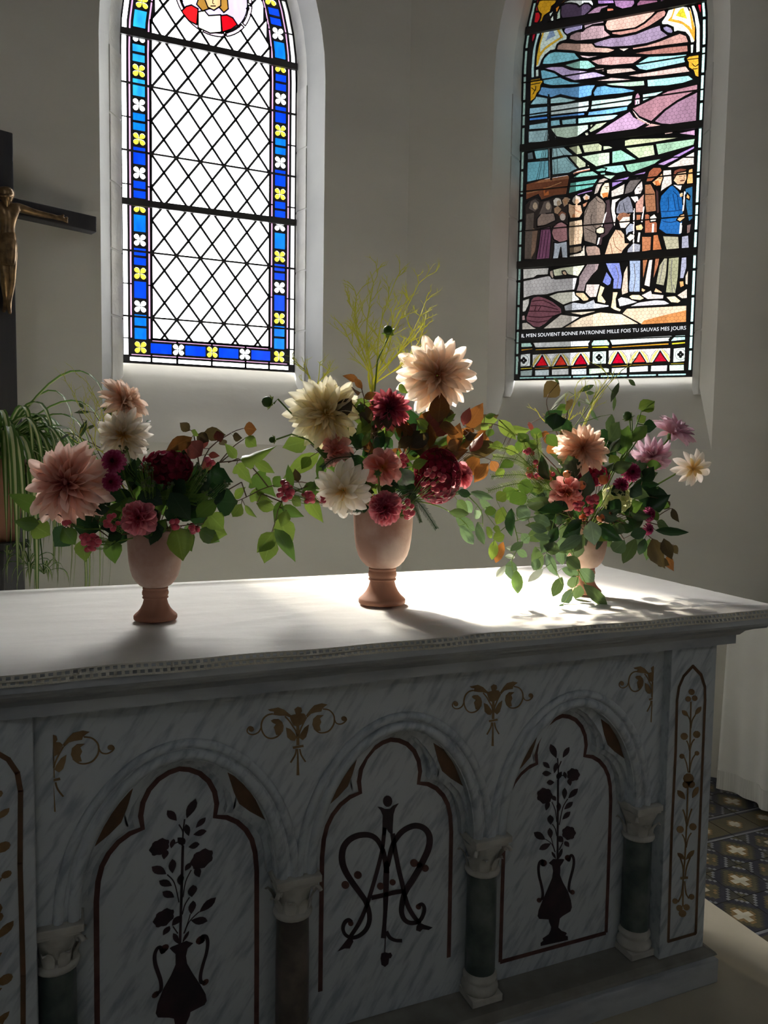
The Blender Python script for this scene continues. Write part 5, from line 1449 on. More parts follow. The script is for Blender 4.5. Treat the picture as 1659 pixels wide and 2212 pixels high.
# ------------------------------------------------------------------ flowers and foliage
rf = random.Random(5)
def strip_mesh(name, prof, cup, curl, mat, nw=4, wav=0.0, fold_=0.0, twist=0.0, seed=0):
    """one blade along +X: prof = (t, half width); normal +Z"""
    r = random.Random(seed); ph = r.uniform(0, 6)
    V, F_, UV = [], [], []
    for i, (t, w) in enumerate(prof):
        for j in range(nw + 1):
            s = (j/nw)*2 - 1
            z = cup*w*(s*s)*1.6 + curl*t*t + wav*w*math.sin(t*9 + s*2 + ph) - fold_*w*abs(s)
            V.append((t, s*w, z + twist*s*w*t)); UV.append(((s + 1)/2, t))
    n = nw + 1
    for i in range(len(prof) - 1):
        for j in range(nw): F_.append((i*n + j, i*n + j + 1, (i+1)*n + j + 1, (i+1)*n + j))
    me = bpy.data.meshes.new(name); me.from_pydata(V, [], F_); me.materials.append(mat)
    uv = me.uv_layers.new(name='UVMap')
    for l in me.loops: uv.data[l.index].uv = UV[l.vertex_index]
    me.polygons.foreach_set('use_smooth', [True]*len(F_)); me.update()
    return me
PETAL = {'dahlia': [(0, .045), (.15, .07), (.35, .11), (.55, .14), (.72, .138), (.87, .095), (.96, .042), (1, .006)],
         'broad': [(0, .06), (.15, .12), (.35, .21), (.6, .28), (.8, .27), (.93, .19), (1, .08)],
         'narrow': [(0, .03), (.2, .05), (.45, .09), (.7, .105), (.88, .07), (1, .006)]}
_pm = {}
def petal(kind, mat, var):
    k = (kind, mat.name, var)
    if k not in _pm:
        cup, curl = [(.75, -.10), (1.0, .10), (.5, -.22)][var % 3]
        _pm[k] = strip_mesh('petal', PETAL[kind], cup, curl, mat, 4 if kind != 'narrow' else 2, .10 if kind == 'broad' else .05, 0, (.2, -.2, 0)[var % 3], var)
    return _pm[k]
LEAF = {'ovate': [(0, .015), (.05, .06), (.18, .20), (.38, .29), (.58, .26), (.78, .15), (.92, .05), (1, .004)],
        'oval': [(0, .012), (.1, .10), (.28, .21), (.5, .25), (.72, .21), (.9, .10), (1, .01)],
        'lance': [(0, .008), (.2, .08), (.45, .125), (.7, .095), (.9, .035), (1, .003)],
        'ivy': [(0, .02), (.03, .20), (.14, .42), (.22, .40), (.30, .27), (.45, .30), (.62, .20), (.82, .08), (1, .004)]}
_lm = {}
def leaf_mesh(kind, mat, var):
    k = (kind, mat.name, var)
    if k not in _lm:
        _lm[k] = strip_mesh('leaf', LEAF[kind], (.1, -.1, .2)[var % 3], (-.14, .07, -.25)[var % 3], mat, 4, .06, .22, (.25, -.2, .1)[var % 3], var)
    return _lm[k]
def basis(d, up):
    d = d.normalized(); z = up - d*up.dot(d)
    if z.length < 1e-4: z = d.orthogonal()
    z.normalize(); y = z.cross(d)
    return Matrix((d, y, z)).transposed()
def child(name, me, parent, M3, s, loc, sy=1.0):
    o = bpy.data.objects.new(name, me); COL.objects.link(o); o.parent = parent
    m4 = (M3 @ Matrix.Diagonal((s, s*sy, s))).to_4x4(); m4.translation = loc - parent.location
    o.matrix_basis = m4
    return o
PC = {}
def pmat(name, base, tip, trans=.56):
    if name not in PC: PC[name] = leafmat(name, lin(base), lin(tip), trans, .6)
    return PC[name]
FM = {
 'cream': [pmat('cream_petal', (244, 222, 160), (252, 246, 222)), pmat('cream_petal_mid', (246, 218, 150), (250, 238, 198)), pmat('cream_petal_core', (240, 200, 110), (246, 226, 170))],
 'blush': [pmat('blush_petal', (253, 224, 190), (254, 243, 232)), pmat('blush_petal_mid', (251, 212, 168), (253, 234, 214)), pmat('blush_petal_core', (228, 140, 105), (249, 214, 180))],
 'peach': [pmat('peach_petal', (250, 206, 168), (252, 230, 212)), pmat('peach_petal_mid', (247, 194, 150), (250, 220, 194)), pmat('peach_petal_core', (214, 132, 104), (245, 196, 158))],
 'pinkblush': [pmat('pink_blush_petal', (242, 190, 165), (250, 222, 208)), pmat('pink_blush_mid', (236, 166, 144), (246, 202, 184)), pmat('pink_blush_core', (160, 75, 90), (214, 145, 132))],
 'ivory': [pmat('ivory_petal', (248, 234, 200), (253, 248, 238)), pmat('ivory_petal_mid', (246, 222, 175), (250, 240, 220)), pmat('ivory_core', (236, 190, 110), (240, 210, 150))],
 'rose': [pmat('rose_petal', (170, 50, 75), (224, 128, 140)), pmat('rose_petal_mid', (140, 35, 65), (200, 90, 115)), pmat('rose_core', (80, 15, 40), (150, 50, 80))],
 'coral': [pmat('coral_petal', (236, 150, 128), (244, 192, 184)), pmat('coral_petal_mid', (236, 155, 122), (242, 178, 164)), pmat('coral_core', (236, 184, 100), (236, 165, 130))],
 'pink': [pmat('pink_petal', (205, 85, 105), (232, 155, 165)), pmat('pink_petal_mid', (190, 65, 95), (224, 130, 145)), pmat('pink_core', (150, 35, 65), (205, 95, 115))],
 'magenta': [pmat('magenta_petal', (140, 30, 75), (206, 105, 145)), pmat('magenta_mid', (125, 22, 65), (190, 80, 125)), pmat('magenta_core', (85, 12, 40), (140, 40, 80))],
 'crimson': [pmat('crimson_petal', (105, 15, 38), (165, 42, 72)), pmat('crimson_mid', (95, 12, 35), (150, 30, 60)), pmat('crimson_core', (70, 8, 25), (120, 20, 45))],
 'lilac': [pmat('lilac_petal', (225, 165, 170), (240, 210, 222)), pmat('lilac_mid', (220, 150, 160), (236, 195, 208)), pmat('lilac_core', (215, 140, 130), (228, 170, 170))],
 'hydra': [pmat('green_hydrangea', (190, 205, 130), (222, 222, 170)), pmat('green_hydrangea2', (180, 195, 120), (215, 215, 160)), pmat('green_hydrangea3', (170, 185, 110), (205, 205, 150))],
}
GREEN = pmat('stem_green', (110, 140, 60), (120, 150, 65), .15)
LM = {'g': leafmat('bright_leaf', lin((104, 128, 58)), lin((88, 116, 50)), .40, .42, lin((128, 152, 62)), 0, .5), 'h': leafmat('mid_leaf', lin((62, 88, 44)), lin((66, 94, 46)), .34, .4, lin((104, 138, 54)), 0, .45),
      'd': leafmat('dark_leaf', lin((30, 50, 32)), lin((34, 56, 36)), .2, .32, lin((56, 94, 44)), 0, .4), 'a': leafmat('autumn_leaf', lin((112, 84, 40)), lin((78, 48, 30)), .3, .5, lin((150, 96, 44)), .5, .4),
      'r': leafmat('russet_leaf', lin((105, 52, 48)), lin((84, 54, 46)), .3, .5, lin((140, 68, 58)), .4, .4), 'e': leafmat('eucalyptus_leaf', lin((88, 108, 90)), lin((74, 96, 80)), .22, .5, lin((98, 124, 80)), 0, .35),
      'b': leafmat('brown_leaf', lin((60, 50, 34)), lin((66, 58, 40)), .3, .55, lin((92, 78, 44)), .5, .4), 'o': leafmat('olive_leaf', lin((60, 74, 54)), lin((52, 66, 50)), .24, .45, lin((86, 108, 58)), 0, .35),
      'w': leafmat('pale_leaf', lin((160, 170, 155)), lin((175, 182, 168)), .3, .5)}
TWIG = pbr('brown_twig', lin((92, 66, 48)), .7)
TWIG_G = leafmat('airy_twig', lin((214, 214, 100)), lin((220, 222, 106)), .5, .6)
BERRY = pbr('pink_berry', lin((190, 52, 78)), .35, lin((214, 88, 100)), 40); HIP = pbr('orange_hip', lin((206, 98, 48)), .3, lin((222, 140, 82)), 20); HIPD = pbr('hip_calyx', lin((80, 55, 30)), .8)

def flower(name, label, cat, group, px, py, Y, dia, face, cols, kind='dahlia', layers=None, mouth=None, squash=1.0, stem=True, seed=None, open_=0.0):
    P = onY(px, py, Y); Rm = dia/2/pxm(P)
    root = empty(name, P); tag(root, label, cat, group)
    A = cdir(*face); M3 = basis(A, Vector((0, 0, 1)).cross(A) if abs(A.z) < .9 else Vector((1, 0, 0)))
    U = Vector((M3[0][1], M3[1][1], M3[2][1])); W = Vector((M3[0][2], M3[1][2], M3[2][2]))
    r = random.Random(seed if seed is not None else int(px*7 + py))
    layers = layers or [(16, 1.0, -20, 0), (17, 1.0, -6, 0), (16, .95, 7, 0), (15, .85, 19, 0), (13, .72, 31, 1), (11, .57, 44, 1), (8, .42, 57, 2), (6, .27, 72, 2)]
    nl = len(layers)
    for li, (n, L, th, ci) in enumerate(layers):
        for k in range(n):
            a = 2*math.pi*(k + .5*(li % 2))/n + r.uniform(-.09, .09); t = R(th + open_ + r.uniform(-11, 11))
            d = (U*math.cos(a) + W*math.sin(a))*math.cos(t) + A*math.sin(t)
            child('petal', petal(kind, cols[ci], r.randint(0, 2)), root, basis(d, A), Rm*L*r.uniform(.86, 1.1), P + A*Rm*(.02*li) + (U*math.cos(a) + W*math.sin(a))*Rm*.03, squash)
    # green calyx behind
    mb = MB(); c = P - A*Rm*.10
    rows = []
    for q, rr in ((-.18, .03), (-.12, .10), (-.02, .16), (.05, .17)):
        rows.append([c + A*Rm*q + (U*math.cos(2*math.pi*j/10) + W*math.sin(2*math.pi*j/10))*Rm*rr for j in range(10)])
    mb.grid(rows, closed=True); mb.build('calyx', GREEN, root, True)
    if stem and mouth is not None:
        q0 = P - A*Rm*.25; dirn = (mouth - q0)
        q1 = q0 - A*min(.08, dirn.length*.35) + Vector((0, 0, -.01))
        pts = [q0] + [tuple(((1-t)**2)*q0 + 2*t*(1-t)*q1 + t*t*mouth) for t in (.25, .5, .75, 1.0)]
        MB().tube(pts, .0028, 6).build('stem', GREEN, root, True)
    return root
def pompon(name, label, cat, group, px, py, Y, dia, face, cols, mouth, seed=0):
    lay = [(14, 1.0, -25, 0), (16, 1.0, -5, 0), (16, .95, 14, 0), (14, .88, 30, 1), (12, .78, 46, 1), (9, .66, 60, 1), (6, .52, 74, 2), (3, .42, 85, 2)]
    P = onY(px, py, Y); Rm = dia/2/pxm(P); root = empty(name, P); tag(root, label, cat, group)
    A = cdir(*face); M3 = basis(A, Vector((0, 0, 1)).cross(A)); U = Vector((M3[0][1], M3[1][1], M3[2][1])); W = Vector((M3[0][2], M3[1][2], M3[2][2]))
    r = random.Random(seed); big = dia > 60
    mb = MB(); UV = []
    for li, (n, L, th, ci) in enumerate(lay):
        for k in range(n):
            a = 2*math.pi*(k + .5*(li % 2))/n + r.uniform(-.08, .08); t = R(th + r.uniform(-5, 5))
            d = (U*math.cos(a) + W*math.sin(a))*math.cos(t) + A*math.sin(t)*.8
            if big:
                child('petal', petal('broad', cols[ci], r.randint(0, 2)), root, basis(d, A), Rm*L*r.uniform(.92, 1.05), P, .8)
            else:
                B = basis(d, A); x = Vector((B[0][0], B[1][0], B[2][0])); y = Vector((B[0][1], B[1][1], B[2][1])); z = Vector((B[0][2], B[1][2], B[2][2]))
                rows = [[P + x*Rm*L*s_ + y*Rm*w_*e + z*Rm*(.10*abs(e)) for e in (-1, 0, 1)] for s_, w_ in ((.1, .05), (.5, .10), (.85, .14), (1, .08))]
                mb.grid(rows, ci)
    if not big:
        o = mb.build('petals', cols, root, True); o.data.uv_layers.new(name='UVMap')
        uv = o.data.uv_layers[0]
        for l in o.data.loops:
            dd = (o.data.vertices[l.vertex_index].co - P).length/Rm
            uv.data[l.index].uv = (.5, min(1, max(0, dd)))
        o['kind'] = 'stuff'
    q0 = P - A*Rm*.2
    MB().tube([q0, q0 - A*Rm*1.2, (q0 + mouth)/2, mouth], .0022, 5).build('stem', GREEN, root, True)
    return root
def hydrangea(label, group, px, py, Y, w, h, cols, mouth, n=46, seed=1):
    P = onY(px, py, Y); s = 1/pxm(P); root = empty('hydrangea', P); tag(root, label, 'flower', group)
    r = random.Random(seed); mesh = []
    for ci in range(3):
        mb = MB(); 
        for k in range(4):
            a = k*math.pi/2
            d = Vector((math.cos(a), math.sin(a), 0)); t = Vector((-d.y, d.x, 0))
            mb.grid([[d*.05 - t*.06, d*.05, d*.05 + t*.06], [d*.5 - t*.42 + Vector((0, 0, .12)), d*.5 + Vector((0, 0, .02)), d*.5 + t*.42 + Vector((0, 0, .12))], [d*.95 - t*.3 + Vector((0, 0, .05)), d*1.05 + Vector((0, 0, .0)), d*.95 + t*.3 + Vector((0, 0, .05))]])
        me = mb.mesh('floret', cols[ci], True); uv = me.uv_layers.new(name='UVMap')
        for l in me.loops: uv.data[l.index].uv = (.5, min(1, me.vertices[l.vertex_index].co.length))
        mesh.append(me)
    for i in range(n):
        z = 1 - 1.55*(i + .5)/n; a = i*2.39996; q = math.sqrt(max(0, 1 - z*z))
        d = cdir(q*math.cos(a), q*math.sin(a), z)
        loc = P + rgt*(d.dot(rgt)*w/2*s) - dwn*(-d.dot(dwn)*h/2*s)*1 - fwd*(-d.dot(fwd)*min(w, h)/2*s)
        child('floret', mesh[r.randint(0, 2)], root, basis(d.orthogonal().normalized(), d) @ Matrix.Rotation(r.uniform(0, 6), 3, 'Z'), .0185*r.uniform(.85, 1.15), loc)
    me = sphere_mesh('core', cols[2], 2); me.uv_layers.new(name='UVMap')
    o = bpy.data.objects.new('flower_head', me); COL.objects.link(o); o.parent = root
    m4 = (Matrix((rgt*w*s*.38, -dwn*h*s*.38, -fwd*min(w, h)*s*.36)).transposed()).to_4x4(); o.matrix_basis = m4
    MB().tube([P + fwd*.005, (P + mouth)/2 + Vector((0, 0, .01)), mouth], .003, 6).build('stem', TWIG, root, True)
    return root
def sphere_mesh(name, mat, sub=1):
    me = bpy.data.meshes.new(name); bm = bmesh.new(); bmesh.ops.create_icosphere(bm, subdivisions=sub, radius=1); bm.to_mesh(me); bm.free()
    me.materials.append(mat); me.polygons.foreach_set('use_smooth', [True]*len(me.polygons)); return me
BM = sphere_mesh('berry', BERRY, 2)
def berries(label, group, pts, Y, rad, mouth, mat=BERRY, seed=0):
    P0 = onY(pts[0][0], pts[0][1], Y); root = empty('berry_sprig', P0); tag(root, label, 'berries', group)
    r = random.Random(seed); mb = MB()
    for (x, y) in pts:
        q = onY(x, y, Y + r.uniform(-.02, .02)); s = rad/pxm(q)*r.uniform(.85, 1.2)
        child('berry', BM, root, Matrix.Rotation(r.uniform(0, 3), 3, 'X'), s, q, .9)
        mid_ = q + (mouth - q)*.2 + Vector((0, 0, -.004)); mb.tube([q, mid_, P0 + (mouth - P0)*.35], .00055, 4)
    mb.tube([P0 + (mouth - P0)*.35, P0 + (mouth - P0)*.7 + Vector((0, 0, .01)), mouth], .0016, 5)
    mb.build('stem', GREEN, root)
    return root
def cluster(x, y, rx, ry, n, seed=0):
    r = random.Random(seed); return [(x + rx*math.sqrt(r.random())*math.cos(a), y + ry*math.sqrt(r.random())*math.sin(a)) for a in [r.uniform(0, 6.28) for _ in range(n)]]
def sprig(name, label, cat, group, Y, stems, leaves, crop, mouth=None, stem_mat=TWIG, r0=.0018, spread=.035, seed=0, prefix='leaf'):
    """stems: crop polylines; leaves: (bx,by,tx,ty,width,kind,material)"""
    x0, y0, sc = crop; r = random.Random(seed + len(leaves))
    F_ = lambda x, y, dy=0: onY(x0 + x/sc, y0 + y/sc, Y + dy)
    P0 = F_(*(stems[0][0] if stems else leaves[0][:2])); root = empty(name, P0); tag(root, label, cat, group)
    mb = MB()
    for st_ in stems:
        sm = smooth_path(st_, 3)
        mb.tube([F_(x, y) for x, y in sm], [r0*(1 - .5*i/len(sm)) for i in range(len(sm))], 5)
    if mouth is not None:
        q = F_(*stems[0][0]) if stems else P0
        mb.tube([q, (q + mouth)/2 + Vector((0, 0, .012)), mouth], r0, 5)
    for bx, by, tx, ty, w, kd, mt in leaves:
        dy = r.uniform(-spread, spread); b = F_(bx, by, dy); t = F_(tx, ty, dy + r.uniform(-.03, .02)); L = (t - b).length
        wid = {'ovate': .58, 'oval': .5, 'lance': .25, 'ivy': .84}[kd]
        ws = (w/sc/pxm(b))/(L*wid)
        nrm = cdir(r.uniform(-.45, .45), r.uniform(.0, .6), 1.0)
        child(prefix, leaf_mesh(kd, LM[mt], r.randint(0, 2)), root, basis(t - b, nrm), L*1.12, b, min(2.2, ws*1.1))
        if not stems or min((Vector((bx, by)) - Vector(p)).length for s2 in stems for p in s2) < 90:
            pass
        s_near = min(((Vector((bx, by)) - Vector(p)).length, p) for s2 in stems for p in smooth_path(s2, 4)) if stems else None
        if s_near and 6 < s_near[0] < 260: mb.tube([b, F_(*s_near[1])], r0*.5, 4, capped=False)
    if mb.v:
        mb.build('stem', stem_mat, root, True)
    return root
def airy(label, group, Y, base, tips, seed, mouth, dens=1.0, rad=.0015, mat=None):
    """wispy broom-like sprig: forked thread-fine twigs"""
    r = random.Random(seed); P0 = onY(*base, Y); root = empty('airy_sprig', P0); tag(root, label, 'foliage', group)
    mb = MB()
    def twig(p, d, L, lv):
        q = p + d*L
        mb.tube([p, p + d*L*.5 + Vector((r.uniform(-1, 1), r.uniform(-1, 1), r.uniform(-1, 1)))*L*.06, q], [rad*(1.0 - .17*lv), rad*(.95 - .17*lv), rad*(.8 - .17*lv)], 4, capped=False)
        if lv < 4:
            for k in range(2 if r.random() < .85*dens else 1):
                e = (d + rgt*r.uniform(-.85, .85) - dwn*r.uniform(-.3, .8) + fwd*r.uniform(-.5, .5)).normalized()
                twig(p + d*L*r.uniform(.45, 1.0), e, L*r.uniform(.55, .85), lv + 1)
    for tx, ty in tips:
        T = onY(tx, ty, Y + r.uniform(-.04, .04)); v = T - P0; n = 6
        prev = P0
        for k in range(1, n + 1):
            f = k/n; q = P0 + v*f + rgt*(.012*math.sin(f*5 + tx)) 
            mb.tube([prev, q], [rad*1.5*(1.1 - .5*f), rad*1.5*(1.02 - .5*f)], 5, capped=False)
            if f > .3:
                for _ in range(2 if dens > .6 else 1):
                    e = (v.normalized()*.6 + rgt*r.uniform(-1, 1) - dwn*r.uniform(-.1, .8) + fwd*r.uniform(-.5, .5)).normalized(); twig(q, e, .030*r.uniform(.8, 1.4), 1)
            prev = q
    mb.tube([P0, (P0 + mouth)/2, mouth], .0018, 5)
    mb.build('twigs', mat or TWIG_G, root)['kind'] = 'stuff'
    return root
def feather(label, group, Y, crop, lines, mat, mouth, needle=.022, seed=0, name='feathery_sprig'):
    r = random.Random(seed); x0, y0, sc = crop; F_ = lambda x, y, dy=0: onY(x0 + x/sc, y0 + y/sc, Y + dy)
    P0 = F_(*lines[0][0]); root = empty(name, P0); tag(root, label, 'foliage', group)
    mb = MB()
    for ln in lines:
        sm = [F_(x, y) for x, y in smooth_path(ln, 6)]
        mb.tube(sm, .0011, 4)
        for i in range(1, len(sm)):
            for k in range(3):
                p = sm[i-1].lerp(sm[i], k/3); d = (sm[i] - sm[i-1]).normalized(); s_ = d.cross(fwd).normalized(); f = i/len(sm)
                for sg in (-1, 1):
                    e = (d*.75 + s_*sg*.8 + fwd*r.uniform(-.25, .25)).normalized()*needle*(1.05 - .6*f)*r.uniform(.8, 1.1)
                    n = e.cross(fwd).normalized()*.00075
                    mb.face([p - n, p + n, p + e*.7 + n*.8, p + e, p + e*.7 - n*.8])
    mb.build('needles', mat, root)['kind'] = 'stuff'
    MB().tube([P0, (P0 + mouth)/2 + Vector((0, 0, .01)), mouth], .0016, 5).build('stem', TWIG, root)
    return root
def bud(label, group, px, py, Y, dia, face, mouth, via=None):
    P = onY(px, py, Y); Rm = dia/2/pxm(P); root = empty('dahlia_bud', P); tag(root, label, 'flower bud', group)
    A = cdir(*face); B = basis(A, A.orthogonal())
    me = sphere_mesh('bud', LM['h'], 2); me.uv_layers.new(name='UVMap')
    child('bud', me, root, B, Rm*.8, P)
    U = Vector((B[0][1], B[1][1], B[2][1])); W = Vector((B[0][2], B[1][2], B[2][2]))
    for k in range(6):
        a = k*math.pi/3; d = (U*math.cos(a) + W*math.sin(a)) + A*.25
        child('sepal', leaf_mesh('ovate', LM['g'], k % 3), root, basis(d, A), Rm*1.3, P - A*Rm*.6)
    pts = [P - A*Rm] + ([onY(*v, Y) for v in via] if via else []) + [mouth]
    MB().tube([tuple(p) for p in pts], .0022, 5).build('stem', GREEN, root, True)
def hip(label, group, px, py, Y, dia, face, mouth):
    P = onY(px, py, Y); Rm = dia/2/pxm(P); root = empty('rose_hip', P); tag(root, label, 'rose hip', group)
    A = cdir(*face); B = basis(A, A.orthogonal())
    mb = MB(); rows = []
    U = Vector((B[0][1], B[1][1], B[2][1])); W = Vector((B[0][2], B[1][2], B[2][2]))
    for z, rr in ((-1.15, .02), (-1.0, .45), (-.6, .85), (-.1, 1.0), (.4, .86), (.85, .5), (1.1, .26)):
        rows.append([P + A*Rm*z + (U*math.cos(2*math.pi*j/12) + W*math.sin(2*math.pi*j/12))*Rm*rr for j in range(12)])
    mb.grid(rows, closed=True); mb.face(rows[-1]); mb.build('fruit', HIP, root, True)
    mb = MB()
    for k in range(5):
        a = 2*math.pi*k/5; d = U*math.cos(a) + W*math.sin(a)
        mb.tube([P + A*Rm*1.05 + d*Rm*.1, P + A*Rm*1.6 + d*Rm*.5], [Rm*.13, Rm*.03], 4)
    mb.build('calyx', HIPD, root)
    MB().tube([P - A*Rm*1.1, P - A*Rm*2 + Vector((0, 0, -.01)), mouth], .0013, 5).build('stem', GREEN, root)

def filler(label, group, Y, cx_, cy_, rx, ry, n, kinds, size, mouth, seed, nm='foliage_sprig'):
    """short leafy shoots that fill the body of a bouquet"""
    r = random.Random(seed); L = []; st = []
    mx = CX + FPX*(mouth - CAM).dot(rgt)/(mouth - CAM).dot(fwd); my = CY + FPX*(mouth - CAM).dot(dwn)/(mouth - CAM).dot(fwd)
    for i in range(n):
        a = r.uniform(0, 6.283); q = math.sqrt(r.uniform(.05, 1))
        x, y = cx_ + rx*q*math.cos(a), cy_ + ry*q*math.sin(a)
        d = Vector((x - mx, y - my + 40)); d = d.normalized() if d.length > 1 else Vector((0, -1))
        an = r.uniform(-.8, .8); d = Vector((d.x*math.cos(an) - d.y*math.sin(an), d.x*math.sin(an) + d.y*math.cos(an)))
        l = size*r.uniform(.75, 1.25); k = r.choice(kinds)
        L.append((x, y, x + d.x*l, y + d.y*l, l*r.uniform(.45, .65), 'ovate', k))
        if i % 4 == 0: st.append([(mx, my), ((mx + x)/2 + r.uniform(-15, 15), (my + y)/2), (x, y)])
    return sprig(nm, label, 'foliage', group, Y, st, L, (0, 0, 1.0), None, TWIG, .0013, .05, seed)

# ---- middle bouquet
Y2 = U2.y; g2 = 'flowers in the middle urn'; m2 = MO2 + Vector((0, 0, -.02)); CM = (500, 560, 2.765)
flower('dahlia', 'large creamy yellow dahlia in the middle urn, turned to the window', 'flower', g2, 700, 893, Y2 + .02, 165, (.25, -.05, .75), FM['cream'], mouth=m2, open_=4)
flower('dahlia', 'very large blush white dahlia, topmost on the middle arrangement', 'flower', g2, 943, 812, Y2 + .04, 172, (.05, -.08, .95), FM['blush'], mouth=m2)
flower('dahlia', 'dusky rose dahlia between the cream and blush dahlias', 'flower', g2, 840, 884, Y2 - .03, 92, (.1, .15, .95), FM['rose'], mouth=m2)
flower('dahlia', 'small salmon dahlia tucked under the cream dahlia', 'flower', g2, 727, 975, Y2 - .02, 72, (-.2, .2, .9), FM['coral'], 'broad', [(11, 1, -5, 0), (10, .9, 15, 0), (8, .72, 35, 1), (6, .5, 55, 1)], m2)
flower('dahlia', 'salmon pink dahlia with a golden eye above the middle urn', 'flower', g2, 826, 1010, Y2 - .09, 86, (.15, .05, .95), FM['coral'], 'broad', [(10, 1, -8, 0), (10, .95, 8, 0), (8, .75, 28, 1), (6, .5, 50, 2)], m2)
flower('dahlia', 'ivory dahlia with drooping petals over the rim of the middle urn', 'flower', g2, 742, 1058, Y2 - .10, 128, (-.1, -.25, .9), FM['ivory'], 'dahlia', [(11, 1.0, -12, 0), (11, .95, 4, 0), (9, .8, 22, 0), (7, .58, 42, 1), (5, .36, 60, 2)], m2, 1.35)
pompon('pompon_dahlia', 'pink ball dahlia at the rim of the middle urn', 'flower', g2, 832, 1097, Y2 - .12, 76, (0, .05, 1), FM['pink'], m2, 3)
hydrangea('dark crimson hydrangea head beside the middle urn', g2, 944, 1028, Y2 - .05, 98, 118, FM['crimson'], m2, 60, 2)
flower('dahlia', 'small raspberry dahlia behind the crimson hydrangea', 'flower', g2, 995, 1026, Y2 - .01, 60, (.5, .1, .8), FM['pink'], 'broad', [(11, 1, -5, 0), (10, .9, 15, 0), (8, .7, 35, 1), (6, .5, 55, 2)], m2)
bud('green dahlia bud on a long arching stem, by the cream dahlia', g2, 577, 868, Y2 + .02, 30, (-.8, .2, .4), m2, [(600, 862), (650, 915), (690, 970)])
bud('small green dahlia bud nodding below the cream dahlia', g2, 588, 950, Y2 + .0, 18, (-.8, -.1, .4), m2, [(630, 938), (665, 950), (710, 990)])
bud('dahlia bud among the airy twigs above the middle urn', g2, 838, 713, Y2 + .05, 26, (-.2, .3, .6), m2, [(815, 780), (805, 900)])
bud('tight green bud beside the dusky rose dahlia', g2, 779, 880, Y2 - .03, 20, (-.1, .2, .9), m2)
bud('tight green bud in front of the salmon dahlia with the golden eye', g2, 816, 1022, Y2 - .15, 16, (0, .1, 1), m2)
airy('tall airy yellow-green twigs rising above the middle urn', g2, Y2 + .06, (803, 850), [(768, 640), (800, 612), (850, 606), (895, 612), (922, 650)], 3, m2)
airy('airy yellow-green twigs leaning over the blush dahlia', g2, Y2 + .07, (800, 840), [(760, 725), (772, 685), (860, 670), (915, 690), (910, 740)], 8, m2)
airy('small airy twig peeping behind the cream dahlia', g2, Y2 + .08, (690, 860), [(645, 790), (700, 800)], 9, m2, .6)
sprig('leafy_branch', 'bright green leafy branch trailing below the pink berries', 'foliage', g2, Y2 - .02, [[(760,1440),(560,1330),(420,1370),(300,1450),(255,1590),(215,1700)], [(300,1450),(180,1400)], [(420,1370),(330,1400)]],
 [(280,1540,350,1690,110,'ovate','g'),(250,1630,165,1740,90,'ovate','g'),(240,1650,200,1800,100,'ovate','g'),(260,1610,370,1780,75,'ovate','h'),(300,1480,415,1530,62,'ovate','h'),(440,1400,535,1555,75,'ovate','g'),(480,1420,545,1400,60,'ovate','h'),(360,1380,330,1240,45,'ovate','h'),(150,1460,265,1490,62,'ovate','g'),(300,1440,250,1560,60,'ovate','h'),(360,1420,420,1470,55,'ovate','g'),(330,1500,300,1590,60,'ovate','g'),(500,1330,430,1400,70,'ovate','h'),(400,1330,380,1260,45,'ovate','b')], CM, m2, seed=1)
sprig('leafy_branch', 'bright green lobed leaves on the long branch between two urns', 'foliage', g2, Y2 + .01, [[(700,1400),(420,1330),(220,1360),(90,1420),(0,1460)], [(220,1360),(130,1250),(40,1190)], [(40,1190),(-20,1215)], [(90,1420),(60,1330)]],
 [(60,1205,250,1130,95,'ivy','g'),(130,1200,245,1270,55,'ovate','g'),(30,1225,120,1335,80,'ivy','g'),(130,1290,260,1400,125,'ivy','h'),(110,1400,235,1440,75,'ivy','g'),(60,1460,10,1535,65,'ovate','g'),(80,1470,140,1535,35,'ovate','g'),(20,1430,60,1370,50,'ovate','g'),(180,1440,150,1370,70,'ivy','g'),(250,1360,290,1300,60,'ovate','h'),(40,1440,-25,1480,50,'ovate','h'),(30,1190,-20,1120,50,'ovate','g')], CM, m2, seed=2)
sprig('leafy_branch', 'pale green serrated leaves under the cream dahlia', 'foliage', g2, Y2 + .02, [[(620,1260),(540,1170),(470,1100)], [(620,1260),(600,1120)]],
 [(455,1085,328,1110,105,'ovate','g'),(525,1160,345,1272,85,'ovate','g'),(745,1010,640,1095,105,'ovate','d'),(470,1180,420,1240,60,'ovate','g'),(560,1150,510,1290,60,'lance','h'),(620,1110,690,1020,80,'ovate','g'),(560,1240,520,1300,70,'ovate','h'),(600,1300,500,1350,80,'ovate','h')], CM, m2, seed=3)
sprig('leafy_branch', 'dark green leaves in the heart of the middle bouquet', 'foliage', g2, Y2 - .03, [[(860,1480),(800,1250),(860,1060)], [(860,1480),(1000,1250)], [(860,1480),(720,1260)]],
 [(740,1200,835,1330,95,'ovate','d'),(875,1050,800,1165,75,'ovate','d'),(1000,1250,1085,1385,105,'ovate','d'),(840,870,708,890,85,'ovate','g'),(830,980,755,1020,75,'ovate','g'),(700,1190,830,1240,90,'ovate','d'),(980,1190,1090,1250,90,'ovate','h'),(1060,1060,1130,1120,70,'ovate','h'),(900,1060,960,1130,60,'ovate','d'),(820,1330,760,1420,70,'ovate','d'),(1000,750,1045,795,42,'ovate','g'),(1110,960,1180,1010,60,'ovate','g'),(840,1040,900,960,50,'lance','g'),(780,1120,820,1040,40,'lance','g'),(1020,1340,1100,1420,80,'ovate','d'),(960,1340,900,1430,80,'ovate','d'),(1080,1240,1150,1200,60,'ovate','g'),(690,1120,640,1190,60,'ovate','d')], CM, m2, spread=.05, seed=4)
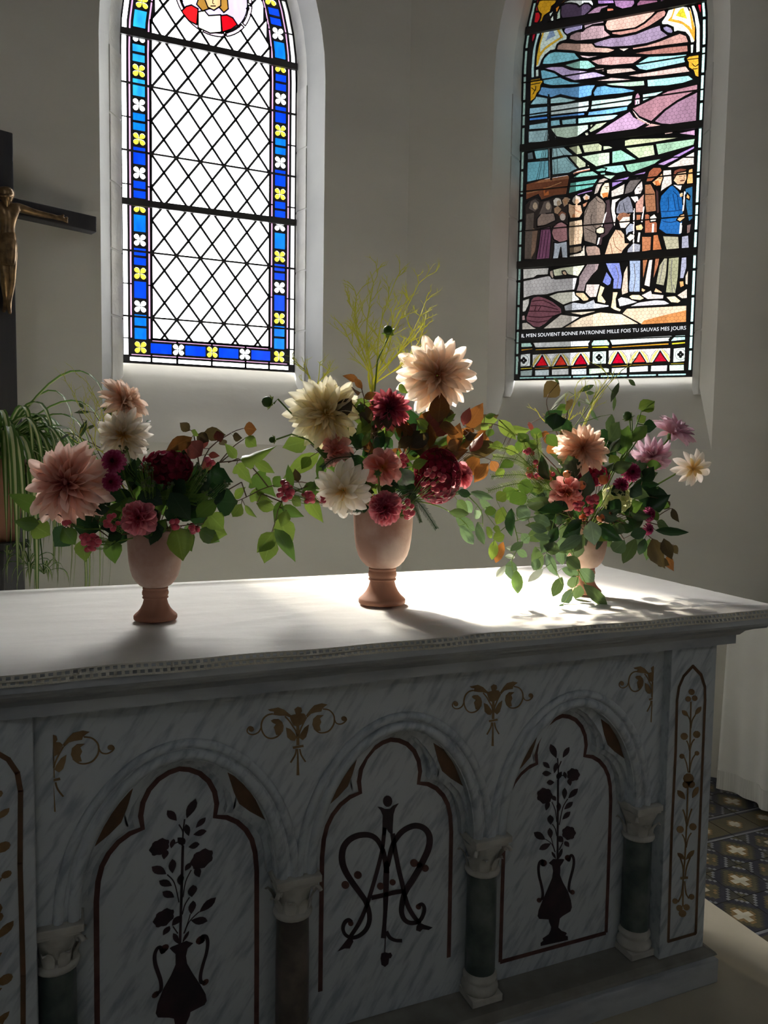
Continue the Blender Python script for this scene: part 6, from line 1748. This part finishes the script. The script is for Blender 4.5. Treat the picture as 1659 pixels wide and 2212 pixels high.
sprig('autumn_branch', 'branch of brown and amber autumn leaves by the blush dahlia', 'foliage', g2, Y2 + .0, [[(960,1250),(1120,1090),(1240,1000),(1330,960)], [(1120,1090),(1300,1130),(1470,1170),(1550,1200)], [(1300,1130),(1420,1040)]],
 [(1150,940,1292,968,75,'ovate','a'),(1240,1000,1362,1012,85,'ovate','a'),(980,980,1085,1060,85,'ovate','a'),(1250,1035,1285,1115,80,'ovate','r'),(1400,1040,1445,1000,50,'ovate','a'),(1380,1010,1430,1092,65,'ovate','a'),(1290,1130,1372,1090,65,'ovate','a'),(1085,1110,1230,1150,95,'ovate','b'),(1480,1170,1408,1292,80,'ovate','a'),(1535,1220,1455,1322,75,'ovate','a'),(1550,1205,1592,1270,52,'ovate','a'),(1525,1130,1526,1060,32,'ovate','a'),(1320,960,1290,900,50,'ovate','b'),(1180,1000,1110,960,50,'ovate','b'),(1340,1060,1400,1110,60,'ovate','h'),(1010,1130,960,1190,60,'ovate','a'),(1230,1110,1180,1180,60,'ovate','a'),(1030,1000,960,960,60,'ovate','b'),(1250,960,1330,930,60,'ovate','g')], CM, m2, spread=.05, seed=5)
sprig('autumn_branch', 'russet twig of curled leaves between cream and rose dahlias', 'foliage', g2, Y2 - .02, [[(800,960),(790,820),(760,730)], [(800,960),(720,860)]],
 [(715,830,628,945,78,'ovate','b'),(760,725,685,692,42,'ovate','a'),(770,795,718,770,42,'ovate','a'),(738,715,785,772,36,'ovate','a'),(830,850,900,890,46,'ovate','b'),(790,830,850,800,40,'ovate','a')], CM, m2, seed=6)
sprig('eucalyptus_branch', 'eucalyptus sprays drooping from the crimson hydrangea side', 'foliage', g2, Y2 - .03, [[(1080,1440),(1250,1420),(1400,1400),(1540,1420)], [(1080,1440),(1250,1480),(1400,1580),(1440,1690)], [(1400,1400),(1490,1500),(1500,1600)]],
 [(1350,1440,1402,1505,62,'oval','o'),(1350,1390,1425,1400,45,'oval','d'),(1430,1390,1548,1425,42,'oval','e'),(1340,1540,1445,1605,68,'oval','e'),(1365,1590,1445,1690,58,'oval','e'),(1470,1570,1502,1692,48,'oval','e'),(1480,1440,1560,1492,44,'oval','e'),(1450,1500,1492,1552,44,'oval','e'),(1300,1510,1405,1520,48,'oval','o'),(1280,1410,1350,1370,44,'oval','o'),(1520,1480,1590,1540,40,'oval','e'),(1400,1440,1440,1510,44,'oval','e')], CM, m2, GREEN, seed=7)
feather('dark rosemary-like sprigs hanging from the middle urn', g2, Y2 - .10, CM, [[(1060,1400),(1140,1480),(1225,1610)], [(820,1480),(760,1490),(685,1500)], [(740,1180),(620,1190),(540,1245)], [(760,1250),(730,1330),(668,1400)], [(1060,1380),(1000,1370),(960,1330)]], LM['d'], m2, .020, 1)
feather('pale feathery sprigs beside the pink ball dahlia', g2, Y2 - .06, CM, [[(1040,1400),(1120,1380),(1200,1400)], [(1060,1420),(1100,1490),(1130,1570)], [(1060,1400),(1180,1360),(1260,1340)]], LM['o'], m2, .014, 2)
berries('pink spindle berries at the end of the leafy branch', g2, cluster(615, 1062, 16, 22, 22, 1) + cluster(665, 1075, 12, 14, 9, 2), Y2 - .05, 6.5, m2, seed=1)
berries('red berries under the crimson hydrangea', g2, cluster(880, 1100, 14, 18, 15, 4) + cluster(935, 1040, 25, 30, 14, 5), Y2 - .13, 6, m2, seed=2)
berries('pink berries beside the salmon dahlia', g2, cluster(872, 995, 8, 14, 7, 6) + cluster(700, 1075, 12, 10, 6, 7), Y2 - .06, 6, m2, seed=3)

# ---- bouquet by the crucifix
Y1 = U1.y; g1 = 'flowers in the urn by the crucifix'; m1 = MO1 + Vector((0, 0, -.02)); CL = (0, 780, 2.963)
flower('dahlia', 'huge blush pink dahlia facing the viewer, leftmost flower', 'flower', g1, 152, 1046, Y1 - .06, 186, (-.05, .0, 1), FM['pinkblush'], mouth=m1)
flower('dahlia', 'peach dahlia seen from the side, topmost in its urn', 'flower', g1, 264, 872, Y1 + .04, 112, (.75, .35, .35), FM['peach'], mouth=m1, open_=14)
flower('dahlia', 'creamy white dahlia between the peach dahlia and pink pompons', 'flower', g1, 268, 940, Y1 + .0, 118, (.1, -.15, .9), FM['ivory'], mouth=m1)
pompon('pompon_dahlia', 'upper of two magenta pompon blooms beside the huge blush dahlia', 'flower', g1, 246, 997, Y1 - .08, 54, (.0, .1, 1), FM['magenta'], m1, 1)
pompon('pompon_dahlia', 'lower of two magenta pompon blooms beside the huge blush dahlia', 'flower', g1, 242, 1041, Y1 - .09, 44, (.05, .0, 1), FM['magenta'], m1, 2)
flower('dahlia', 'ruffled rose pink bloom on the rim of the urn by the crucifix', 'flower', g1, 301, 1120, Y1 - .10, 80, (.1, .1, .95), FM['pink'], 'broad', [(11, 1, -12, 0), (11, .96, 4, 0), (10, .85, 20, 0), (8, .68, 38, 1), (6, .5, 55, 1), (4, .35, 70, 2)], m1)
hydrangea('dark red hydrangea above the ivy leaves', g1, 362, 1010, Y1 - .02, 104, 66, FM['crimson'], m1, 46, 5)
airy('fine twigs with narrow leaves beside the peach dahlia', g1, Y1 + .05, (225, 980), [(170, 850), (180, 890), (200, 830), (165, 950)], 21, m1, .55, .0008)
sprig('olive_twig', 'slender twig with narrow dark leaves left of the creamy dahlia', 'foliage', g1, Y1 + .05, [[(650,620),(560,450),(500,320)], [(650,560),(480,470)], [(700,480),(600,330)]],
 [(555,380,508,482,34,'lance','o'),(580,325,488,325,18,'lance','o'),(455,458,388,490,24,'lance','o'),(535,300,508,270,18,'lance','o'),(655,295,742,352,38,'lance','o'),(610,408,558,432,20,'lance','o'),(472,470,460,512,18,'lance','o'),(575,545,570,602,20,'lance','o'),(500,540,452,575,20,'lance','o'),(935,392,968,370,16,'lance','o'),(905,570,955,565,18,'lance','o'),(590,600,585,650,18,'lance','d'),(440,425,365,422,18,'lance','w')], CL, m1, TWIG, .0011, seed=8)
sprig('ivy_branch', 'glossy dark ivy leaves on the inner side of the urn by the crucifix', 'foliage', g1, Y1 - .03, [[(960,1060),(1100,850),(1250,740)], [(960,1060),(1200,960),(1400,880)], [(1250,740),(1400,700)]],
 [(1180,700,1300,865,175,'ivy','d'),(1345,700,1475,770,145,'ivy','d'),(1370,900,1522,900,155,'ovate','d'),(1080,800,1185,965,185,'ivy','d'),(1090,840,1205,1005,120,'ovate','d'),(900,830,1025,900,125,'ovate','d'),(1235,830,1312,925,110,'ovate','h'),(1010,890,1085,1012,90,'ovate','h'),(1260,1000,1372,880,110,'ovate','h'),(815,650,905,645,85,'ovate','d'),(870,690,815,765,95,'ovate','h'),(1330,860,1440,800,110,'ovate','d'),(970,760,1060,850,110,'ovate','d'),(1150,930,1080,1020,110,'ovate','d'),(1130,960,1250,980,100,'ovate','d'),(830,870,800,960,90,'ovate','h'),(1180,760,1100,850,110,'ovate','d'),(1010,960,920,1010,90,'ovate','d')], CL, m1, spread=.06, seed=9)
sprig('leafy_branch', 'green leaves hanging over the rim of the urn by the crucifix', 'foliage', g1, Y1 - .06, [[(960,1100),(1120,1060),(1300,1040)], [(1120,1060),(1150,1120)], [(960,1100),(1000,1040)]],
 [(1290,1050,1432,1105,155,'ovate','g'),(1335,980,1425,1065,110,'ovate','g'),(1120,1060,1172,1255,150,'ovate','g'),(1150,1070,1218,1195,105,'ovate','h'),(1050,1070,915,1102,115,'ovate','d'),(1060,1010,970,1115,75,'ovate','h'),(1270,1080,1405,1150,90,'ovate','h'),(1200,1040,1250,1110,80,'ovate','h'),(1000,1060,970,1170,70,'ovate','d')], CL, m1, seed=10)
sprig('leafy_branch', 'green leaves below the huge blush dahlia', 'foliage', g1, Y1 - .05, [[(780,1110),(620,1070),(460,1060)], [(620,1070),(700,1130)], [(460,1060),(380,985),(290,985)]],
 [(460,1060,348,1185,125,'ovate','d'),(400,1070,475,1165,95,'ovate','h'),(640,1080,478,1038,115,'ovate','d'),(690,1140,738,1278,115,'ovate','h'),(530,1140,542,1255,95,'ovate','g'),(700,1090,765,1132,85,'ovate','d'),(560,1040,640,1000,80,'ovate','d'),(610,960,690,940,60,'ovate','d'),(740,1080,660,1060,80,'ovate','d'),(770,1090,700,1160,70,'ovate','d'),(690,960,760,900,50,'lance','h'),(640,990,740,970,40,'lance','h')], CL, m1, spread=.05, seed=11)
sprig('leafy_branch', 'three broad green leaves at the edge beneath the spider plant', 'foliage', g1, Y1 - .02, [[(560,1010),(390,975),(290,985),(220,1030)]],
 [(305,965,92,868,95,'ovate','h'),(250,1040,108,1030,85,'ovate','h'),(200,1045,312,1108,115,'ovate','g')], CL, m1, seed=12)
sprig('autumn_branch', 'twig with russet leaves reaching towards the middle urn', 'foliage', g1, Y1 + .02, [[(1280,700),(1340,560),(1480,460),(1560,430)], [(1370,690),(1480,560),(1560,500)], [(1410,650),(1495,580)], [(1390,650),(1560,632)], [(1280,700),(1240,470),(1200,440)], [(1450,830),(1545,775)]],
 [(1228,488,1086,555,85,'ovate','a'),(1215,445,1155,400,55,'ovate','b'),(1300,462,1425,470,75,'ovate','b'),(1290,605,1215,525,125,'ovate','r'),(1215,540,1138,595,75,'ovate','r'),(1305,560,1285,485,65,'ovate','r'),(1388,445,1412,515,55,'ovate','r'),(1562,430,1636,435,75,'ovate','a'),(1490,478,1542,492,52,'ovate','b'),(1415,500,1440,545,45,'ovate','b'),(1335,600,1388,602,38,'ovate','r'),(1300,640,1350,745,65,'ovate','r'),(1570,490,1640,540,70,'ovate','g'),(1260,470,1330,510,70,'ovate','b'),(1240,480,1250,440,50,'ovate','g')], CL, m1, seed=13)
berries('pink berry cluster left of the urn by the crucifix', g1, cluster(195, 1170, 20, 20, 26, 11) + cluster(240, 1130, 16, 18, 14, 12), Y1 - .10, 6.5, m1, seed=4)
berries('pink berries right of the urn by the crucifix', g1, cluster(375, 1132, 12, 9, 8, 13) + cluster(418, 1142, 14, 8, 9, 14) + cluster(448, 1000, 12, 9, 7, 15) + cluster(150, 1128, 14, 6, 6, 16), Y1 - .07, 6, m1, seed=5)
IB = pbr('ivy_berry', lin((96, 104, 66)), .5)
_b = BM; BM = sphere_mesh('berry', IB, 1)
berries('green ivy berry heads among the dark leaves', g1, cluster(316, 1010, 16, 14, 26, 21) + cluster(265, 970, 11, 9, 12, 22) + cluster(320, 1045, 16, 14, 22, 23) + cluster(434, 1030, 15, 17, 24, 24) + cluster(368, 1048, 9, 9, 10, 25) + cluster(485, 1046, 11, 11, 16, 26) + cluster(450, 1062, 12, 10, 12, 27) + cluster(428, 1003, 9, 9, 8, 28), Y1 - .05, 3.2, m1, seed=6)
BM = _b

# ---- bouquet in the third urn
Y3 = U3.y; g3 = 'flowers in the urn trailing eucalyptus'; m3 = MO3 + Vector((0, 0, -.02)); CRt = (1000, 780, 2.765)
flower('dahlia', 'round peach dahlia at the heart of the eucalyptus arrangement', 'flower', g3, 1256, 972, Y3 - .02, 116, (.0, .12, .95), FM['peach'], mouth=m3)
flower('dahlia', 'coral pink dahlia with apricot centre above the eucalyptus', 'flower', g3, 1223, 1066, Y3 - .08, 80, (.1, -.05, .95), FM['coral'], 'broad', [(12, 1, -10, 0), (11, .95, 5, 0), (10, .85, 20, 0), (8, .68, 38, 1), (6, .45, 58, 2)], m3)
flower('dahlia', 'lilac pink dahlia seen from the side, uppermost of the pair', 'flower', g3, 1452, 938, Y3 + .03, 98, (.55, .75, .15), FM['lilac'], mouth=m3, open_=20)
flower('dahlia', 'pale lilac dahlia hanging behind its upper twin', 'flower', g3, 1408, 982, Y3 + .04, 92, (-.1, -.7, .45), FM['lilac'], mouth=m3, open_=6)
flower('dahlia', 'open pale dahlia with yellow eye, on a stem leaning outward', 'flower', g3, 1495, 1012, Y3 + .0, 86, (.15, -.1, .9), FM['ivory'][:1] + FM['blush'][:1] + FM['cream'][2:], 'dahlia', [(9, 1, -8, 1), (8, .92, 6, 0), (7, .55, 35, 2), (5, .3, 60, 2)], m3, 1.25)
pompon('pompon_dahlia', 'upper pink pompon bloom under the lilac dahlias', 'flower', g3, 1363, 1020, Y3 - .05, 44, (.1, .1, .95), FM['magenta'], m3, 4)
pompon('pompon_dahlia', 'small pink pompon bloom behind the rose hips', 'flower', g3, 1341, 1048, Y3 - .05, 34, (.0, .1, .95), FM['magenta'], m3, 5)
pompon('pompon_dahlia', 'pink pompon bloom low on the outer side, seen half sideways', 'flower', g3, 1402, 1111, Y3 - .04, 34, (.6, .05, .7), FM['magenta'], m3, 6)
pompon('pompon_dahlia', 'lowest small pink pompon bloom on the outer side', 'flower', g3, 1400, 1143, Y3 - .04, 28, (.5, -.1, .8), FM['magenta'], m3, 7)
hydrangea('pale green hydrangea florets behind the rose hips', g3, 1330, 1078, Y3 - .03, 62, 56, FM['hydra'], m3, 22, 7)
hydrangea('dark red hydrangea glimpsed under the peach dahlia', g3, 1275, 1028, Y3 - .01, 80, 40, FM['crimson'], m3, 24, 8)
for i, (lb, x, y, d, fc) in enumerate((('orange rose hip pointing up beside the peach dahlia', 1303, 1036, 22, (-.8, .5, .2)), ('round rose hip under the peach dahlia', 1225, 1024, 18, (.2, .3, .9)), ('rose hip resting on the coral dahlia', 1256, 1048, 21, (.2, .2, .9)), ('orange rose hip above the serrated leaf', 1298, 1119, 19, (.1, -.3, .9)), ('rose hip over the urn rim', 1259, 1118, 17, (-.1, -.3, .9)), ('pale rose hip beside the serrated leaf', 1313, 1110, 16, (.4, .1, .8)), ('rose hip hanging in front of the urn bowl', 1238, 1170, 18, (-.2, -.5, .8)), ('faded rose hip hanging lowest before the urn bowl', 1246, 1180, 15, (.2, -.7, .6)))):
    hip(lb, 'rose hips in the eucalyptus arrangement', x, y, Y3 - .12 + .006*i, d, fc, m3)
bud('closed dahlia bud on a tall stem in the eucalyptus arrangement', g3, 1355, 898, Y3 + .03, 24, (-.5, .6, .4), m3, [(1362, 930), (1345, 980)])
sprig('tall_leafy_stalk', 'tall green dahlia stems with leaves rising beside the lilac dahlias', 'foliage', g3, Y3 + .03, [[(890,660),(960,560),(1010,460),(1065,300)], [(900,650),(1000,510),(1010,340)], [(940,620),(1050,460)]],
 [(880,410,995,472,60,'ovate','h'),(1100,388,1008,472,65,'ovate','h'),(1145,240,1055,285,75,'ovate','g'),(800,430,885,462,85,'ovate','d'),(1078,380,1148,392,75,'ovate','d'),(860,480,945,502,95,'ovate','d'),(1000,580,908,642,66,'ovate','g'),(960,560,1032,602,80,'ovate','d'),(1080,300,1140,262,50,'ovate','g'),(1040,360,1090,330,50,'ovate','g'),(880,560,930,620,60,'ovate','g'),(850,500,920,560,90,'ovate','d')], CRt, m3, GREEN, .0028, seed=14)
sprig('leafy_branch', 'bright leaves facing the middle urn on the eucalyptus arrangement', 'foliage', g3, Y3 + .0, [[(560,640),(400,480),(300,430),(200,380),(110,370)], [(300,430),(215,350)]],
 [(212,350,312,458,66,'ovate','g'),(110,365,195,350,55,'ovate','g'),(150,375,112,412,45,'ovate','g'),(285,410,385,412,62,'ovate','g'),(250,520,335,545,50,'ovate','g'),(210,640,235,692,50,'ovate','g'),(335,470,345,545,55,'ovate','h'),(400,420,475,440,55,'ovate','h'),(130,330,190,320,36,'ovate','h'),(170,400,150,450,45,'ovate','h'),(240,500,180,500,50,'ovate','g'),(330,430,390,480,60,'ovate','h'),(430,470,380,540,60,'ovate','h'),(500,440,560,500,60,'ovate','h'),(300,600,240,620,55,'ovate','h')], CRt, m3, seed=15)
sprig('autumn_branch', 'dark curled leaves standing up before the stained glass', 'foliage', g3, Y3 + .03, [[(600,520),(540,380),(500,260),(510,200)], [(600,520),(620,330),(640,240)]],
 [(572,130,498,205,95,'ovate','b'),(560,310,540,402,95,'ovate','d'),(620,240,655,285,65,'ovate','b'),(490,370,582,300,80,'ovate','d'),(600,340,645,445,55,'ovate','d'),(650,365,560,402,50,'lance','e'),(560,290,640,270,60,'ovate','h'),(385,380,430,400,50,'ovate','r'),(470,430,540,480,70,'ovate','a'),(520,480,560,560,75,'ovate','a'),(600,400,640,480,70,'ovate','b')], CRt, m3, seed=16)
sprig('olive_twig', 'slender twigs with narrow leaves in front of the stained-glass sill', 'foliage', g3, Y3 + .06, [[(640,430),(760,260),(880,110),(920,80)], [(700,370),(820,330)], [(760,260),(800,180)]],
 [(932,128,888,222,32,'lance','o'),(782,142,714,172,28,'lance','o'),(905,200,912,292,28,'lance','o'),(758,280,797,348,34,'lance','e'),(890,318,874,425,48,'lance','o'),(988,110,1032,142,26,'lance','o'),(785,190,738,190,22,'lance','o'),(632,182,548,255,18,'lance','w'),(520,300,590,240,18,'lance','w'),(735,225,755,255,26,'lance','w'),(690,240,700,270,20,'lance','o'),(640,360,625,420,18,'lance','w'),(540,100,580,130,18,'lance','o')], CRt, m3, GREEN, .0014, seed=17)
airy('airy yellow-green twigs reaching up to the stained-glass sill', g3, Y3 + .06, (1230, 960), [(1175, 900), (1235, 840), (1340, 800), (1320, 815)], 33, m3, .6)
sprig('leafy_branch', 'dark leaves on the outer side around the small pompons', 'foliage', g3, Y3 - .02, [[(900,800),(1050,800),(1170,820)], [(900,900),(1100,950),(1240,880),(1270,920)], [(1100,960),(1310,1020)]],
 [(1070,720,1135,640,75,'ovate','d'),(1000,760,1062,790,85,'ovate','d'),(1222,800,1108,768,65,'ovate','d'),(1050,830,1175,832,95,'ovate','d'),(1232,880,1188,838,52,'ovate','b'),(1250,880,1284,955,45,'ovate','b'),(1150,1010,1322,1022,44,'oval','d'),(920,840,1000,860,90,'ovate','d'),(960,900,1060,920,100,'ovate','d'),(900,740,960,800,90,'ovate','d'),(1120,880,1160,950,60,'ovate','h'),(1000,880,1060,850,70,'ovate','h'),(870,840,940,900,90,'ovate','d'),(1160,960,1220,990,50,'ovate','o')], CRt, m3, spread=.05, seed=18)
sprig('leafy_branch', 'fading leaves hanging down on the outer side of the third urn', 'foliage', g3, Y3 - .02, [[(880,940),(1040,1000),(1150,1080),(1240,1180)], [(1150,1080),(1260,1100)], [(880,940),(960,1060)]],
 [(965,1070,902,1135,75,'oval','e'),(1032,1060,974,1180,62,'oval','o'),(1062,1030,1040,1115,55,'oval','o'),(1087,1060,1060,1150,48,'oval','d'),(1115,1060,1098,1185,54,'ovate','h'),(1130,1060,1192,1220,105,'ovate','b'),(1200,1060,1242,1175,64,'ovate','b'),(1222,1160,1252,1245,54,'ovate','a'),(1256,1100,1288,1148,40,'ovate','b'),(1160,1180,1225,1218,64,'ovate','b'),(940,980,1010,1010,60,'oval','d'),(990,1000,1060,960,60,'oval','d'),(1000,1040,1090,1020,60,'oval','d')], CRt, m3, seed=19)
sprig('serrated_leaf', 'single bright serrated leaf over the rim of the third urn', 'foliage', g3, Y3 - .10, [[(740,960),(790,985)]], [(785,980,872,1062,105,'ovate','g'),(640,950,652,1040,40,'ovate','g')], CRt, m3, seed=20)
EU = [[(560,900),(420,930),(300,960),(200,1040),(180,1100)], [(300,960),(330,1100),(290,1200),(320,1300)], [(560,900),(520,1050),(500,1150),(560,1260),(590,1330)], [(620,950),(640,1100),(690,1250),(660,1370),(590,1460)], [(690,1250),(760,1370),(840,1430)]]
EL = [(290,880,285,1025,64,'oval','d'),(240,870,208,965,58,'oval','g'),(320,880,412,948,70,'oval','e'),(200,830,255,790,62,'oval','g'),(420,930,525,972,64,'oval','e'),(400,980,492,1012,50,'oval','e'),(180,1060,245,1040,55,'oval','g'),(240,1080,205,1192,48,'oval','a'),(255,1115,332,1115,28,'oval','w'),(250,1168,312,1163,30,'oval','w'),(320,1130,382,1162,40,'oval','e'),(285,1190,285,1284,64,'oval','e'),(320,1250,326,1378,58,'oval','h'),(255,1222,203,1284,34,'oval','w'),(430,1110,462,1245,66,'oval','o'),(480,1100,585,1132,66,'oval','o'),(500,1150,552,1265,55,'oval','e'),(580,1120,592,1205,54,'oval','e'),(480,1240,403,1305,38,'oval','w'),(592,1290,550,1388,55,'oval','o'),(590,1240,692,1270,48,'oval','e'),(620,1170,692,1232,70,'oval','o'),(700,1240,778,1314,70,'oval','e'),(660,1280,660,1354,64,'oval','o'),(720,1335,858,1450,60,'oval','o'),(700,1340,680,1418,60,'oval','o'),(650,1360,600,1452,50,'oval','e'),(600,1450,572,1495,28,'oval','e'),(560,930,592,965,50,'oval','e'),(420,1040,514,1052,45,'oval','e'),(350,1030,392,1082,50,'oval','e'),(510,1010,562,1042,45,'oval','e'),(140,990,180,1050,45,'oval','g'),(130,900,190,890,50,'oval','h'),(180,1000,230,1010,45,'oval','g'),(190,1070,180,1170,50,'oval','g'),(360,1080,300,1120,40,'oval','e'),(450,1180,430,1240,50,'oval','e')]
sprig('eucalyptus_branch', 'trailing eucalyptus branch falling towards the altar cloth from the third urn', 'foliage', g3, Y3 - .10, EU, EL, CRt, m3, GREEN, .0016, .04, 21)
sprig('eucalyptus_branch', 'dense eucalyptus leaves over the bowl of the third urn', 'foliage', g3, Y3 - .04, [[(700,960),(600,900),(450,850),(330,800)], [(700,960),(760,1040)]],
 [(770,1030,800,1110,95,'oval','o'),(740,970,795,1002,45,'oval','e'),(890,990,965,1012,54,'oval','o'),(860,930,925,962,54,'oval','o'),(560,870,650,920,80,'oval','d'),(520,900,610,950,80,'oval','d'),(450,880,540,930,80,'oval','d'),(380,800,300,830,80,'oval','h'),(420,760,340,740,80,'oval','h'),(330,770,240,800,70,'oval','h'),(480,840,400,880,80,'oval','o'),(640,960,590,1050,60,'oval','o'),(690,1000,650,1080,60,'oval','d'),(720,1100,690,1180,60,'oval','o'),(660,900,720,970,80,'oval','d'),(820,900,880,930,80,'oval','d'),(600,860,560,800,80,'oval','d'),(500,960,560,1000,60,'oval','e'),(380,860,330,920,60,'oval','e')], CRt, m3, GREEN, seed=22)
feather('fresh feathery mimosa-like sprays facing the middle urn', g3, Y3 - .03, CRt, [[(540,760),(420,640),(300,540),(160,505)], [(500,740),(360,680),(170,690)], [(480,780),(350,730),(150,775)], [(430,660),(320,590),(180,570)], [(470,640),(450,540),(440,440)], [(520,700),(400,560),(360,470)], [(480,760),(380,760),(250,800)]], LM['g'], m3, .026, 5)
feather('dark feathery sprays behind the coral dahlia', g3, Y3 - .01, CRt, [[(540,860),(440,820),(340,860)], [(520,840),(430,760),(330,760)], [(500,800),(400,700),(380,600)]], LM['e'], m3, .024, 6)
berries('red berry cluster among the feathery sprays', g3, cluster(1157, 1016, 18, 20, 24, 31) + cluster(1142, 975, 8, 9, 10, 32) + cluster(1185, 1030, 12, 14, 12, 33), Y3 - .02, 5.5, m3, seed=7)
berries('pink berry cluster under the coral dahlia', g3, cluster(1280, 1080, 12, 12, 16, 34) + cluster(1252, 1092, 12, 10, 12, 35) + cluster(1272, 1105, 10, 7, 8, 36), Y3 - .12, 5.5, m3, seed=8)

filler('dark green shoots filling the body of the middle bouquet', g2, Y2 + .02, 840, 1000, 130, 85, 44, 'dhhgg', 48, m2, 51)
filler('amber and brown leaves massed beside the crimson hydrangea', g2, Y2 + .0, 950, 955, 95, 48, 26, 'aabbr', 50, m2, 52, 'autumn_sprig')
filler('amber leaves peeping between the rose and salmon dahlias', g2, Y2 - .01, 840, 945, 60, 40, 12, 'abbd', 42, m2, 53, 'autumn_sprig')
filler('dark green shoots filling the bouquet by the crucifix', g1, Y1 + .01, 320, 1075, 115, 70, 40, 'dddh', 52, m1, 54)
filler('dark green shoots filling the eucalyptus arrangement', g3, Y3 + .0, 1300, 1050, 120, 100, 52, 'ddoho', 46, m3, 55)
filler('olive shoots below the coral dahlia over the third urn', g3, Y3 - .07, 1235, 1120, 75, 50, 26, 'odoe', 44, m3, 56)
